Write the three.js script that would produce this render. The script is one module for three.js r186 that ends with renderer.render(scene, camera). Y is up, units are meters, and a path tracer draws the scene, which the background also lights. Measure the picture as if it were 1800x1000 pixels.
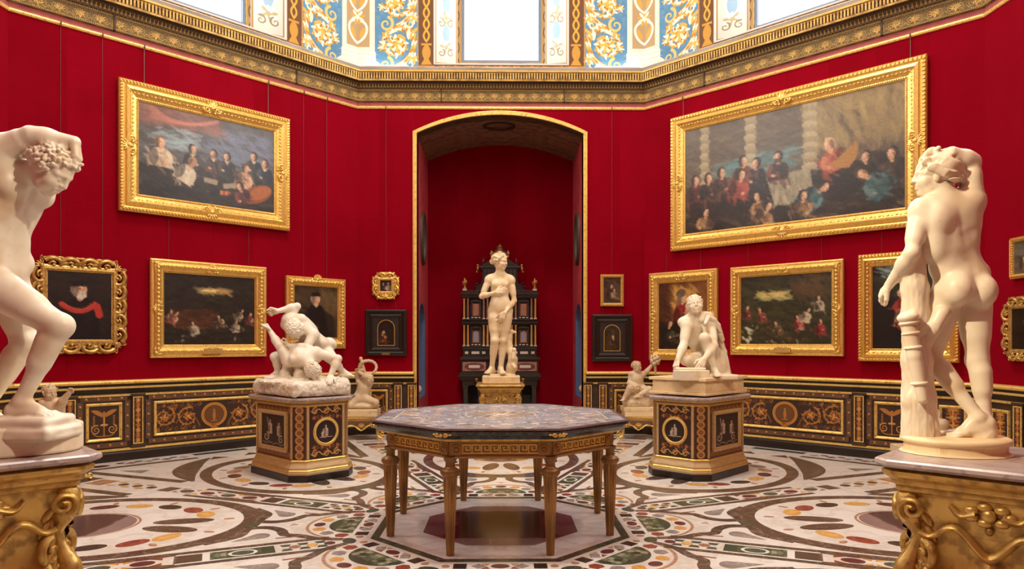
import * as THREE from 'three';
import { mergeGeometries } from 'three/addons/utils/BufferGeometryUtils.js';
import { RoundedBoxGeometry } from 'three/addons/geometries/RoundedBoxGeometry.js';
import { ImprovedNoise } from 'three/addons/math/ImprovedNoise.js';
import { RectAreaLightUniformsLib } from 'three/addons/lights/RectAreaLightUniformsLib.js';

// ------------------------------------------------------------------ camera, sky, lights, exposure
const scene = new THREE.Scene();
const camera = new THREE.PerspectiveCamera(44.42, 1.8, 0.05, 80);
camera.position.set(0.0125, 1.5, 5.75);
camera.rotation.y = -0.0142;
camera.setViewOffset(1800, 1000, 0, -101.4, 1800, 1000);          // lens shifted upwards, verticals stay upright
const renderer = new THREE.WebGLRenderer({ antialias: true });
renderer.toneMapping = THREE.LinearToneMapping;
renderer.toneMappingExposure = 1.27;
renderer.shadowMap.enabled = true;
RectAreaLightUniformsLib.init();
scene.background = new THREE.Color(1, 1, 1);                      // bright overcast sky outside the eight windows
scene.backgroundIntensity = 3.0;
const DAYLIGHT = { color: new THREE.Color(0.96, 1.0, 0.99), intensity: 14, share: [1, 1, 1, 0.4, 0.1, 0.4, 1, 1] };   // at each drum window; the gallery stands against the entrance side
const LANTERN = { color: new THREE.Color(1.0, 1.0, 0.96), intensity: 42 };      // at the lantern in the crown of the dome
const BARLIGHT = { color: new THREE.Color(1.0, 0.97, 0.9), intensity: 9 };      // cornice light bars

const SPOTLIGHT = { color: new THREE.Color(1.0, 0.86, 0.62), intensity: 200 };    // warm picture-gallery spotlights on the entrance side

// ------------------------------------------------------------------ room constants
const A = 5.69, T8 = Math.tan(Math.PI / 8), HS = A * T8;          // apothem and half a side of the octagon
const SIDES = ['back', 'back_right', 'right', 'front_right', 'front', 'front_left', 'left', 'back_left'];
const R = Math.PI / 180;

// ------------------------------------------------------------------ helpers
let seedState = 7;
const rnd = () => { seedState = (seedState * 1664525 + 1013904223) >>> 0; return seedState / 4294967296; };
const reseed = (s) => { seedState = s >>> 0; };
const noise = new ImprovedNoise();
const fbm = (x, y, z, o = 4) => { let s = 0, a = 0.5; for (let i = 0; i < o; i++) { s += a * noise.noise(x, y, z); x *= 2.03; y *= 2.03; z *= 2.03; a *= 0.5; } return s; };
const V = (x, y, z) => new THREE.Vector3(x, y, z);
const lerp = (a, b, t) => a + (b - a) * t;
const clamp = (x, a = 0, b = 1) => Math.min(b, Math.max(a, x));

// inward-facing frame of wall k: x along the wall, y up, z into the room, origin in the wall plane
function wallMatrix(k) {
  const th = k * Math.PI / 4;
  const m = new THREE.Matrix4().makeRotationY(-th);
  return m.setPosition(Math.sin(th) * A, 0, -Math.cos(th) * A);
}
const used = new Map();
function numbered(name) { const n = used.get(name) ?? 0; used.set(name, n + 1); return n ? name + '_' + String(n).padStart(3, '0') : name; }
function shade(o) { o.castShadow = true; o.receiveShadow = true; return o; }
function fixGeo(g) {
  if (!g.attributes.normal) g.computeVertexNormals();
  if (!g.attributes.uv) g.setAttribute('uv', new THREE.BufferAttribute(new Float32Array(g.attributes.position.count * 2), 2));
  for (const n of Object.keys(g.attributes)) if (!['position', 'normal', 'uv'].includes(n)) g.deleteAttribute(n);
  if (!g.index) { const n = g.attributes.position.count, ix = new Uint32Array(n); for (let i = 0; i < n; i++) ix[i] = i; g.setIndex(new THREE.BufferAttribute(ix, 1)); }
  g.morphAttributes = {}; g.clearGroups();
  return g;
}
function merge(list) { list = list.flat(9).filter(Boolean).map(fixGeo); if (list.length === 1) return list[0]; const g = mergeGeometries(list, false); if (list.every((q) => q.userData.keepUV)) g.userData.keepUV = true; return g; }
function uvScale(g, a, b) { const u = g.attributes.uv; for (let i = 0; i < u.count; i++) u.setXY(i, u.getX(i) * a, u.getY(i) * b); g.userData.keepUV = true; return g; }
// uv in metres by dominant axis of the normal
function metric(g, s = 1) {
  fixGeo(g); if (g.userData.keepUV) return g;                          // round carved forms already run their own uv in metres
  const p = g.attributes.position, n = g.attributes.normal, uv = g.attributes.uv;
  for (let i = 0; i < p.count; i++) {
    const ax = Math.abs(n.getX(i)), ay = Math.abs(n.getY(i)), az = Math.abs(n.getZ(i));
    if (ay >= ax && ay >= az) uv.setXY(i, p.getX(i) * s, p.getZ(i) * s);
    else if (ax >= az) uv.setXY(i, p.getZ(i) * s, p.getY(i) * s);
    else uv.setXY(i, p.getX(i) * s, p.getY(i) * s);
  }
  return g;
}
function at(g, x = 0, y = 0, z = 0, rx = 0, ry = 0, rz = 0) {
  if (rx || ry || rz) g.applyMatrix4(new THREE.Matrix4().makeRotationFromEuler(new THREE.Euler(rx, ry, rz)));
  return g.translate(x, y, z);
}
const box = (w, h, d, x = 0, y = 0, z = 0, ry = 0, rx = 0, rz = 0) => at(new THREE.BoxGeometry(w, h, d), x, y, z, rx, ry, rz);
const rbox = (w, h, d, x = 0, y = 0, z = 0, r = 0.006, ry = 0) => at(new RoundedBoxGeometry(w, h, d, 2, Math.min(r, w / 2.01, h / 2.01, d / 2.01)), x, y, z, 0, ry, 0);
const ball = (r, x = 0, y = 0, z = 0, sx = 1, sy = 1, sz = 1, seg = 10) => at(uvScale(new THREE.SphereGeometry(r, seg, Math.max(5, seg * 0.7 | 0)), 6.28 * r, 3.14 * r).scale(sx, sy, sz), x, y, z);
const cyl = (r0, r1, h, x = 0, y = 0, z = 0, seg = 16) => at(new THREE.CylinderGeometry(r1, r0, h, seg), x, y, z);
const lathe = (pts, seg = 24) => new THREE.LatheGeometry(pts.map((p) => new THREE.Vector2(p[0], p[1])), seg);
function tube(pts, r, seg = 20, rs = 6, closed = false) { return new THREE.TubeGeometry(new THREE.CatmullRomCurve3(pts.map((p) => p.isVector3 ? p : V(...p)), closed), seg, r, rs, closed); }
// tube whose radius changes along its length
function taper(pts, r, seg = 20, rs = 7) {
  const c = new THREE.CatmullRomCurve3(pts.map((p) => p.isVector3 ? p : V(...p))), g = new THREE.TubeGeometry(c, seg, 1, rs, false), p = g.attributes.position;
  for (let i = 0; i <= seg; i++) {
    const q = c.getPointAt(i / seg), rr = typeof r === 'function' ? r(i / seg) : lerp(r[0], r[1], i / seg);
    for (let j = 0; j <= rs; j++) { const k = i * (rs + 1) + j; p.setXYZ(k, q.x + (p.getX(k) - q.x) * rr, q.y + (p.getY(k) - q.y) * rr, q.z + (p.getZ(k) - q.z) * rr); }
  }
  g.computeVertexNormals(); return uvScale(g, c.getLength(), 6.28 * (typeof r === 'function' ? r(0.5) : (r[0] + r[1]) / 2));
}
function shapeOf(pts) { const s = new THREE.Shape(); pts.forEach((p, i) => (i ? s.lineTo(p[0], p[1]) : s.moveTo(p[0], p[1]))); s.closePath(); return s; }
function holed(shape, holes) { for (const h of holes) { const p = new THREE.Path(); h.forEach((q, i) => (i ? p.lineTo(q[0], q[1]) : p.moveTo(q[0], q[1]))); p.closePath(); shape.holes.push(p); } return shape; }
function extrude(shape, depth, bevel = 0, curveSegments = 10) { return new THREE.ExtrudeGeometry(shape, { depth, bevelEnabled: bevel > 0, bevelThickness: bevel, bevelSize: bevel, bevelSegments: 2, curveSegments }); }
const ellipsePts = (cx, cy, rx, ry, n = 40, a0 = 0, a1 = Math.PI * 2) => Array.from({ length: n }, (_, i) => { const a = a0 + (a1 - a0) * i / (a1 - a0 > 6.28 ? n : n - 1); return [cx + rx * Math.cos(a), cy + ry * Math.sin(a)]; });
function mesh(name, geos, mat, parent) {
  const m = shade(new THREE.Mesh(Array.isArray(geos) ? merge(geos) : fixGeo(geos), mat));
  m.name = name; if (parent) parent.add(m); return m;
}
function struct(name, geos, mat, parent) {
  const m = mesh(name, geos, mat);
  if (parent) parent.add(m); else { m.userData.kind = 'structure'; scene.add(m); }
  return m;
}
function structGroup(name) { const g = new THREE.Group(); g.name = name; g.userData.kind = 'structure'; scene.add(g); return g; }
function thing(name, label, category, group) {
  const g = new THREE.Group(); g.name = numbered(name); g.userData = { label, category }; if (group) g.userData.group = group; scene.add(g); return g;
}
function onWall(o, k, u, v, p = 0) { o.matrixAutoUpdate = true; const m = wallMatrix(k).multiply(new THREE.Matrix4().makeTranslation(u, v, p)); m.decompose(o.position, o.quaternion, o.scale); return o; }

// moulding that runs along wall k, mitred at both ends; profile = [[into the room, height], ...] read upwards along the room face
function run(k, profile, closeBack = true, reach = null) {
  const pts = closeBack ? [...profile, [-0.02, profile[profile.length - 1][1]], [-0.02, profile[0][1]]] : profile;
  const n = pts.length, pos = [], uv = [], idx = []; let len = 0;
  const seg = closeBack ? n : n - 1;
  for (let i = 0; i < seg; i++) {
    const a = pts[i], b = pts[(i + 1) % n], d = Math.hypot(b[0] - a[0], b[1] - a[1]);
    const ha = [-(A - a[0]) * T8, (A - a[0]) * T8], hb = [-(A - b[0]) * T8, (A - b[0]) * T8];
    if (reach) { ha[0] = reach[0] ?? ha[0]; hb[0] = reach[0] ?? hb[0]; ha[1] = reach[1] ?? ha[1]; hb[1] = reach[1] ?? hb[1]; }
    const o = pos.length / 3;
    pos.push(ha[0], a[1], a[0], ha[1], a[1], a[0], hb[1], b[1], b[0], hb[0], b[1], b[0]);
    uv.push(ha[0], len, ha[1], len, hb[1], len + d, hb[0], len + d);
    idx.push(o, o + 1, o + 2, o, o + 2, o + 3);
    len += d;
  }
  if (reach) for (const e of [0, 1]) if (reach[e] != null) {       // square end cap where the moulding stops short of the corner
    const o = pos.length / 3; const tri = THREE.ShapeUtils.triangulateShape(pts.map((q) => new THREE.Vector2(q[0], q[1])), []);
    pts.forEach((q) => { pos.push(reach[e], q[1], q[0]); uv.push(q[0], q[1]); });
    tri.forEach((t) => idx.push(o + t[0], o + t[e ? 1 : 2], o + t[e ? 2 : 1]));
  }
  const g = new THREE.BufferGeometry();
  g.setAttribute('position', new THREE.Float32BufferAttribute(pos, 3)); g.setAttribute('uv', new THREE.Float32BufferAttribute(uv, 2)); g.setIndex(idx); g.computeVertexNormals();
  void k; return g;
}
// picture-frame moulding: profile = [[inward from the outer edge, height off the wall], ...]
function frameGeo(w, h, profile) {
  const pos = [], uv = [], idx = [];
  const corner = (q, c) => [(c === 0 || c === 3 ? -1 : 1) * (w / 2 - q[0]), (c < 2 ? -1 : 1) * (h / 2 - q[0]), q[1]];
  for (let c = 0; c < 4; c++) {
    const d = (c + 1) % 4; let len = 0;
    for (let i = 0; i < profile.length - 1; i++) {
      const a = profile[i], b = profile[i + 1], o = pos.length / 3, L = c % 2 ? h : w, dl = Math.hypot(b[0] - a[0], b[1] - a[1]);
      pos.push(...corner(a, c), ...corner(a, d), ...corner(b, d), ...corner(b, c));
      uv.push(a[0], len, L - a[0], len, L - b[0], len + dl, b[0], len + dl); len += dl;
      idx.push(o, o + 1, o + 2, o, o + 2, o + 3);
    }
  }
  const g = new THREE.BufferGeometry();
  g.setAttribute('position', new THREE.Float32BufferAttribute(pos, 3)); g.setAttribute('uv', new THREE.Float32BufferAttribute(uv, 2)); g.setIndex(idx); g.computeVertexNormals();
  return g;
}

// ------------------------------------------------------------------ textures
function canvasTex(w, h, draw, srgb = true, wrap = THREE.RepeatWrapping) {
  const c = document.createElement('canvas'); c.width = w; c.height = h; const x = c.getContext('2d'); draw(x, w, h);
  const t = new THREE.CanvasTexture(c); if (srgb) t.colorSpace = THREE.SRGBColorSpace; t.wrapS = t.wrapT = wrap; t.magFilter = THREE.LinearFilter; return t;
}
function dataTex(w, h, f, srgb = true, wrap = THREE.MirroredRepeatWrapping) {
  const d = new Uint8Array(w * h * 4);
  for (let y = 0, i = 0; y < h; y++) for (let x = 0; x < w; x++, i += 4) { const c = f(x / w, y / h); d[i] = clamp(c[0], 0, 255); d[i + 1] = clamp(c[1], 0, 255); d[i + 2] = clamp(c[2], 0, 255); d[i + 3] = 255; }
  const t = new THREE.DataTexture(d, w, h); if (srgb) t.colorSpace = THREE.SRGBColorSpace; t.wrapS = t.wrapT = wrap; t.magFilter = THREE.LinearFilter; t.needsUpdate = true; return t;
}
const grey = (f) => (x, y) => { const v = f(x, y); return [v, v, v]; };
const mixC = (a, b, t) => [lerp(a[0], b[0], t), lerp(a[1], b[1], t), lerp(a[2], b[2], t)];
function scaled(t, s, s2 = s) { const c = t.clone(); c.repeat.set(s, s2); c.needsUpdate = true; return c; }
const std = (o) => new THREE.MeshStandardMaterial(o);
const phys = (o) => new THREE.MeshPhysicalMaterial(o);
// stone with clouds and thin veins
function stoneTex(base, cloud, vein, seed, freq = 3, veinAmt = 0.6, n = 256) {
  return dataTex(n, n, (x, y) => {
    const c = clamp(0.5 + 1.1 * fbm(x * freq, y * freq, seed, 5)), w = Math.abs(fbm(x * freq * 1.3 + 9, y * freq * 1.3, seed + 5, 5));
    let k = mixC(base, cloud, c); k = mixC(k, vein, veinAmt * Math.pow(clamp(1 - w * 9), 2)); const g = 6 * noise.noise(x * 90, y * 90, seed); return [k[0] + g, k[1] + g, k[2] + g];
  });
}
const brecciaTex = (cols, ground, seed, cells = 7, n = 384) => {
  reseed(seed); const pts = []; for (let i = 0; i < cells * cells; i++) pts.push([(i % cells + 0.15 + 0.7 * rnd()) / cells, (Math.floor(i / cells) + 0.15 + 0.7 * rnd()) / cells, Math.floor(rnd() * cols.length)]);
  return dataTex(n, n, (x, y) => {
    const xx = x + 0.03 * noise.noise(x * 12, y * 12, seed), yy = y + 0.03 * noise.noise(x * 12, y * 12, seed + 3); let d1 = 9, d2 = 9, w = 0;
    for (const p of pts) { const d = (p[0] - xx) ** 2 + (p[1] - yy) ** 2; if (d < d1) { d2 = d1; d1 = d; w = p[2]; } else if (d < d2) d2 = d; }
    const e = Math.sqrt(d2) - Math.sqrt(d1), k = mixC(ground, cols[w], clamp(e * 40)), g = 14 * fbm(x * 24, y * 24, seed, 3); return [k[0] + g, k[1] + g, k[2] + g];
  });
};
// ------------------------------------------------------------------ materials
const leafNoise = dataTex(256, 256, grey((x, y) => 128 + 90 * fbm(x * 9, y * 9, 3, 4)), false);
const goldTexA = dataTex(256, 256, (x, y) => { const n = fbm(x * 5, y * 5, 1.7, 5), w = clamp((fbm(x * 14, y * 14, 8.1, 4) - 0.1) * 4); return mixC(mixC([238, 192, 90], [250, 218, 134], clamp(0.5 + n)), [158, 104, 44], 0.5 * w); });
const goldTexB = dataTex(256, 256, (x, y) => { const n = fbm(x * 4, y * 4, 21.7, 5), w = clamp((fbm(x * 9, y * 9, 4.1, 5) + 0.02) * 3.2); return mixC(mixC([196, 154, 78], [226, 190, 110], clamp(0.5 + n)), [122, 88, 50], 0.55 * w); });
const gold = std({ name: 'gilt', map: scaled(goldTexA, 2.2), metalness: 0.72, roughness: 0.36, bumpMap: scaled(leafNoise, 6), bumpScale: 0.0012 });
const goldWorn = std({ name: 'worn_gilt', map: scaled(goldTexB, 1.6), metalness: 0.6, roughness: 0.38, bumpMap: scaled(leafNoise, 4), bumpScale: 0.002 });
const goldPaint = std({ name: 'gold_paint', map: scaled(goldTexA, 1.7), metalness: 0.35, roughness: 0.45 });
const goldDark = std({ name: 'bronze_gilt', color: 0xb08040, metalness: 0.7, roughness: 0.4, bumpMap: scaled(leafNoise, 8), bumpScale: 0.001 });
const weave = dataTex(256, 256, grey((x, y) => 128 + 50 * Math.sin(x * 402) * Math.sin(y * 402) + 40 * fbm(x * 30, y * 30, 2, 3)), false);
const clothTex = (seed, a, b) => dataTex(320, 320, (x, y) => {
  const slub = fbm(x * 6, y * 140, seed, 3), cl = fbm(x * 3, y * 2.2, seed + 4, 4), th = noise.noise(x * 220, y * 8, seed);
  const c = mixC(a, b, clamp(0.5 + 0.75 * cl + 0.28 * slub + 0.1 * th)); return c;
});
const velvets = [0, 1, 2].map((i) => phys({ name: 'crimson_cloth', map: scaled(clothTex(11 + i * 7, [126 + i * 2, 0, 18], [150 - i * 3, 2, 28]), 0.45), roughness: 0.9, specularIntensity: 0.12, sheen: 0.04, sheenRoughness: 0.5, sheenColor: new THREE.Color(0.6, 0.05, 0.09), bumpMap: scaled(weave, 9), bumpScale: 0.0006 }));
const jambRed = std({ name: 'rose_red_plaster', map: scaled(dataTex(128, 128, (x, y) => mixC([186, 52, 62], [206, 78, 84], clamp(0.5 + fbm(x * 6, y * 6, 5, 5)))), 0.8), roughness: 0.7 });
const pinkBand = std({ name: 'dusty_pink_plaster', map: scaled(dataTex(128, 128, (x, y) => mixC([172, 88, 86], [196, 118, 108], clamp(0.5 + fbm(x * 8, y * 8, 6, 4)))), 1.1), roughness: 0.8 });
const shell = std({ name: 'wall_masonry', color: 0x7a6a58, roughness: 0.95 });
const ebonyTex = dataTex(256, 256, (x, y) => mixC([30, 23, 19], [50, 36, 27], clamp(0.5 + fbm(x * 3, y * 30, 2.2, 4))));
const ebony = std({ name: 'black_wood', map: ebonyTex, roughness: 0.32 });
const ebonyMatt = std({ name: 'black_wood_matt', map: ebonyTex, roughness: 0.5 });
const umberTex = dataTex(256, 256, (x, y) => mixC([54, 36, 24], [80, 54, 34], clamp(0.5 + fbm(x * 4, y * 16, 7.2, 4))));
const umber = std({ name: 'dark_umber_paint', map: umberTex, roughness: 0.55 });
const umberLight = std({ name: 'umber_paint', map: scaled(dataTex(256, 256, (x, y) => mixC([88, 60, 38], [116, 82, 52], clamp(0.5 + fbm(x * 5, y * 12, 9.2, 4)))), 1), roughness: 0.55 });
const statuary = phys({ name: 'statuary_marble', map: scaled(dataTex(256, 256, (x, y) => {
  const c = fbm(x * 4, y * 4, 31, 5), s = clamp((fbm(x * 7, y * 7, 45, 5) - 0.12) * 3), d = clamp((fbm(x * 26, y * 26, 61, 3) - 0.3) * 5);
  return mixC(mixC(mixC([226, 208, 178], [238, 226, 204], clamp(0.5 + c)), [206, 172, 124], 0.5 * s), [150, 124, 96], 0.35 * d);
}), 1.3), roughness: 0.34, specularIntensity: 0.8 });
const statuaryWarm = phys({ name: 'honey_marble', map: scaled(dataTex(256, 256, (x, y) => {
  const c = fbm(x * 5, y * 5, 131, 5), s = clamp((fbm(x * 8, y * 8, 145, 5) - 0.1) * 3);
  return mixC(mixC([222, 194, 146], [234, 212, 170], clamp(0.5 + c)), [196, 152, 98], 0.45 * s);
}), 1.5), roughness: 0.4, specularIntensity: 0.7 });
const plinthStone = std({ name: 'grey_violet_marble', map: scaled(stoneTex([150, 132, 124], [196, 178, 168], [110, 86, 84], 71, 4, 0.5, 256), 1.2), roughness: 0.3 });
const glass = phys({ name: 'window_glass', color: 0xffffff, transmission: 1, thickness: 0, roughness: 0.02, ior: 1.45 });
const leadGrey = std({ name: 'grey_blue_paint', color: 0x6f7f95, roughness: 0.6 });
const wireMat = std({ name: 'dull_wire', color: 0x7c4a42, metalness: 0.4, roughness: 0.5 });
// floor stones
const FS = {
  cream: std({ name: 'cream_marble', map: scaled(stoneTex([226, 220, 207], [243, 240, 231], [196, 180, 160], 1, 3, 0.4, 384), 0.55), roughness: 0.2 }),
  white: std({ name: 'white_marble', map: scaled(stoneTex([236, 232, 228], [248, 246, 243], [196, 190, 186], 2, 3, 0.5), 0.7), roughness: 0.16 }),
  dark: std({ name: 'brown_grey_marble', map: scaled(stoneTex([74, 58, 50], [104, 86, 74], [176, 150, 122], 3, 5, 0.55), 0.9), roughness: 0.2 }),
  black: std({ name: 'black_marble', map: scaled(stoneTex([40, 34, 34], [60, 52, 50], [150, 138, 128], 4, 4, 0.4), 1.1), roughness: 0.2 }),
  green: std({ name: 'green_breccia', map: scaled(brecciaTex([[84, 98, 72], [58, 76, 58], [120, 126, 96], [160, 156, 128], [46, 60, 50]], [92, 98, 76], 5, 10, 256), 2.2), roughness: 0.2 }),
  greenDark: std({ name: 'dark_green_marble', map: scaled(stoneTex([48, 60, 50], [78, 90, 72], [136, 142, 116], 6, 6, 0.5), 1.6), roughness: 0.2 }),
  red: std({ name: 'red_marble', map: scaled(stoneTex([128, 54, 44], [160, 84, 66], [198, 150, 128], 7, 5, 0.4), 1.6), roughness: 0.2 }),
  porphyry: std({ name: 'porphyry', map: scaled(stoneTex([84, 36, 42], [106, 54, 56], [150, 110, 104], 8, 12, 0.3), 2), roughness: 0.2 }),
  yellow: std({ name: 'yellow_marble', map: scaled(stoneTex([216, 158, 74], [232, 190, 116], [170, 96, 50], 9, 5, 0.5), 1.5), roughness: 0.2 }),
  grey: std({ name: 'grey_marble', map: scaled(stoneTex([128, 118, 112], [160, 150, 142], [206, 198, 188], 10, 5, 0.5), 1.3), roughness: 0.2 }),
  tan: std({ name: 'tan_marble', map: scaled(stoneTex([170, 122, 92], [202, 162, 130], [130, 86, 66], 12, 5, 0.5), 1.3), roughness: 0.2 }),
  purple: std({ name: 'purple_breccia', map: scaled(brecciaTex([[92, 66, 70], [120, 92, 92], [78, 54, 60], [150, 124, 120]], [100, 74, 78], 13, 4, 320), 0.55), roughness: 0.14 }),
  rose: std({ name: 'rose_marble', map: scaled(stoneTex([196, 160, 150], [214, 190, 178], [150, 108, 104], 14, 5, 0.5), 1.2), roughness: 0.2 }),
};
// ------------------------------------------------------------------ floor: white slab with inlaid stones, eight alike sectors
{
  const ro = (A + 0.3) / Math.cos(Math.PI / 8);
  const oct = (r, off = 0.5) => Array.from({ length: 8 }, (_, i) => { const a = (i + off) * Math.PI / 4; return [r * Math.sin(a), r * Math.cos(a)]; });
  const floorSlab = extrude(shapeOf(oct(ro)), 0.2).applyMatrix4(new THREE.Matrix4().makeRotationX(-Math.PI / 2)).translate(0, -0.2, 0);
  const floor = struct('floor', metric(floorSlab), FS.cream);
  // landing of the doorway under the camera
  struct('floor', metric(box(3.6, 0.2, 3.2, 0, -0.101, A + 1.9)), FS.cream).name = 'floor_landing';
  const cache = new Map();
  // stone lying in the sector: points are [along the wall, outwards from the room's centre]
  function stone(name, pts, mat, ang, lift = 0.002, holes = []) {
    const g = metric(extrude(holed(shapeOf(pts), holes), lift + 0.001).applyMatrix4(new THREE.Matrix4().makeRotationX(-Math.PI / 2)).translate(0, -0.001, 0));
    for (const a of ang) { const m = mesh(name, g, mat, floor); m.rotation.y = -a; }
  }
  const SECT = Array.from({ length: 8 }, (_, k) => k * Math.PI / 4), CORN = SECT.map((a) => a + Math.PI / 8);
  const mir = (pts) => pts.map((p) => [-p[0], p[1]]).reverse();
  const both = (name, pts, mat, lift) => { stone(name, pts, mat, SECT, lift); stone(name, mir(pts), mat, SECT, lift); };
  const bothC = (name, pts, mat, lift) => { stone(name, pts, mat, CORN, lift); stone(name, mir(pts), mat, CORN, lift); };
  const ell = (cx, cy, rx, ry, n = 22) => ellipsePts(cx, cy, rx, ry, n);
  const rot = (pts, cx, cy, a) => pts.map(([x, y]) => [cx + (x - cx) * Math.cos(a) - (y - cy) * Math.sin(a), cy + (x - cx) * Math.sin(a) + (y - cy) * Math.cos(a)]);
  const rect = (x0, x1, y0, y1) => [[x0, y0], [x1, y0], [x1, y1], [x0, y1]];
  const diamond = (cx, cy, rx, ry) => [[cx - rx, cy], [cx, cy - ry], [cx + rx, cy], [cx, cy + ry]];
  function ribbon(pts, w, n = 26) {
    const c = new THREE.CatmullRomCurve3(pts.map((p) => V(p[0], p[1], 0))), L = [], Rr = [];
    for (let i = 0; i <= n; i++) { const t = i / n, p = c.getPointAt(t), d = c.getTangentAt(t), h = (typeof w === 'function' ? w(t) : w) / 2; L.push([p.x - d.y * h, p.y + d.x * h]); Rr.push([p.x + d.y * h, p.y - d.x * h]); }
    return [...Rr, ...L.reverse()];
  }
  void cache;
  // middle octagon under the table
  stone('centre_slab', oct(1.005), FS.white, [0], 0.0015);
  stone('centre_octagon', oct(0.66), FS.purple, [0], 0.0028);
  stone('octagon_border', oct(1.075), FS.greenDark, [0], 0.0022, [oct(1.005).reverse()]);
  // strip around the octagon: disc, lozenges, dark squares
  const s0 = 1.025, s1 = 1.145, sm = 1.085;
  stone('strip_disc', ell(0, sm, 0.062, 0.042), FS.porphyry, SECT);
  both('strip_lozenge', diamond(0.145, sm, 0.05, 0.05), FS.grey);
  both('strip_square', rect(0.225, 0.315, s0 + 0.01, s1 - 0.01), FS.black);
  both('strip_disc', ell(0.365, sm, 0.028, 0.03, 14), FS.tan);
  both('strip_wedge', [[0.07, s0 + 0.008], [0.13, s0 + 0.008], [0.09, sm - 0.012]], FS.tan);
  both('strip_wedge', [[0.07, s1 - 0.008], [0.13, s1 - 0.008], [0.09, sm + 0.012]], FS.red);
  stone('roundel', ell(0, 1.235, 0.075, 0.05), FS.greenDark, CORN);
  // half rosette on each side of the octagon
  stone('green_half_round', [...ellipsePts(0, 1.165, 0.255, 0.235, 26, 0, Math.PI)], FS.green, SECT);
  stone('rosette_rim', [...ellipsePts(0, 1.16, 0.43, 0.425, 30, 0, Math.PI), ...ellipsePts(0, 1.16, 0.405, 0.40, 30, 0, Math.PI).reverse()], FS.tan, SECT, 0.0018);
  const pet = [FS.red, FS.grey, FS.yellow, FS.porphyry, FS.yellow, FS.grey, FS.red];
  pet.forEach((m, i) => { const a = Math.PI * (i + 0.5) / 7, cx = 0.33 * Math.cos(a), cy = 1.16 + 0.325 * Math.sin(a); stone('rosette_petal', rot(m === FS.porphyry ? ell(cx, cy, 0.058, 0.046, 18) : [[cx - 0.052, cy - 0.02], [cx - 0.02, cy - 0.05], [cx + 0.035, cy - 0.046], [cx + 0.058, cy], [cx + 0.03, cy + 0.05], [cx - 0.03, cy + 0.046]], cx, cy, a - Math.PI / 2), m, SECT); });
  // great oval: dark ring, petals, middle roundel
  const OC = 3.3;
  stone('dark_ring', ell(0, OC, 1.0, 1.32, 64), FS.dark, SECT, 0.002, [ell(0, OC, 0.88, 1.15, 64).reverse()]);
  stone('middle_roundel', ell(0, OC + 0.12, 0.37, 0.4, 40), FS.purple, SECT, 0.0024);
  stone('roundel_rim', ell(0, OC + 0.12, 0.405, 0.435, 44), FS.tan, SECT, 0.0018, [ell(0, OC + 0.12, 0.385, 0.415, 44).reverse()]);
  const ringPiece = (deg, rx, ry, m, r = 0.8, name = 'ring_petal') => {
    const a = deg * R, cx = 0.9 * r * Math.cos(a), cy = OC + 1.17 * r * Math.sin(a), dir = Math.atan2(1.17 * Math.sin(a), 0.9 * Math.cos(a));
    stone(name, rot(ell(cx, cy, rx, ry, 20), cx, cy, dir), m, SECT);
  };
  const petals = [[-104, FS.dark], [-76, FS.dark], [-58, FS.yellow], [-122, FS.yellow], [-40, FS.red], [-140, FS.red], [-20, FS.black], [-160, FS.black], [0, FS.yellow], [180, FS.yellow], [20, FS.porphyry], [160, FS.porphyry], [40, FS.tan], [140, FS.tan], [60, FS.grey], [120, FS.grey], [82, FS.black], [98, FS.black]];
  petals.forEach(([d, m]) => (m === FS.dark ? ringPiece(d, 0.24, 0.09, m, 0.57) : ringPiece(d, 0.075, 0.12, m, 0.74)));
  for (let d = -165; d < 180; d += 30) ringPiece(d, 0.045, 0.024, [FS.greenDark, FS.tan][Math.abs(d / 15 | 0) % 2], 0.88, 'ring_chip');
  // crescents outside the far end of the oval
  both('crescent', ribbon([[1.07, 3.62], [1.0, 4.0], [0.86, 4.36], [0.62, 4.72], [0.32, 5.02]], (t) => 0.03 + 0.26 * Math.sin(Math.PI * t)), FS.dark, 0.0028);
  stone('oval_node', ell(0, 2.04, 0.09, 0.05, 20), FS.greenDark, SECT, 0.0036);
  // flowing dark bands from the half rosette to the oval
  both('flowing_band', ribbon([[0.43, 1.2], [0.415, 1.38], [0.33, 1.56], [0.30, 1.68], [0.17, 1.75], [0.09, 1.88], [0.12, 2.02], [0.34, 2.02], [0.56, 2.2]], (t) => 0.055 + 0.03 * Math.sin(Math.PI * t)), FS.dark, 0.0024);
  both('teardrop', [[0.50, 2.02], ...ellipsePts(0.335, 1.86, 0.075, 0.075, 12, Math.PI * 0.78, Math.PI * 1.78)], FS.grey);
  both('red_bar', ribbon([[0.36, 1.6], [0.4, 1.72]], 0.018, 2), FS.red);
  stone('small_wedge', [[0.05, 1.72], [0.0, 1.66], [-0.05, 1.72]].reverse(), FS.rose, SECT);
  both('side_leaf', ribbon([[0.82, 2.28], [0.93, 2.56], [1.04, 2.86]], (t) => 0.02 + 0.07 * Math.sin(Math.PI * t)), FS.dark, 0.0026);
  // spandrels towards the walls
  both('spandrel_band', ribbon([[1.14, 3.66], [1.76, 5.13]], 0.11, 2), FS.dark, 0.0022);
  both('spandrel_band', ribbon([[1.70, 5.14], [0.42, 5.14]], 0.09, 2), FS.dark, 0.0025);
  both('spandrel_wedge', [[1.42, 4.86], [1.16, 4.66], [1.3, 4.52]], FS.grey);
  both('spandrel_wedge', [[0.24, 5.08], [0.1, 4.92], [0.36, 4.9]], FS.porphyry);
  // border along the walls
  stone('border_slab', rect(-0.36, 0.36, 5.36, 5.5), FS.greenDark, SECT);
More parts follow.
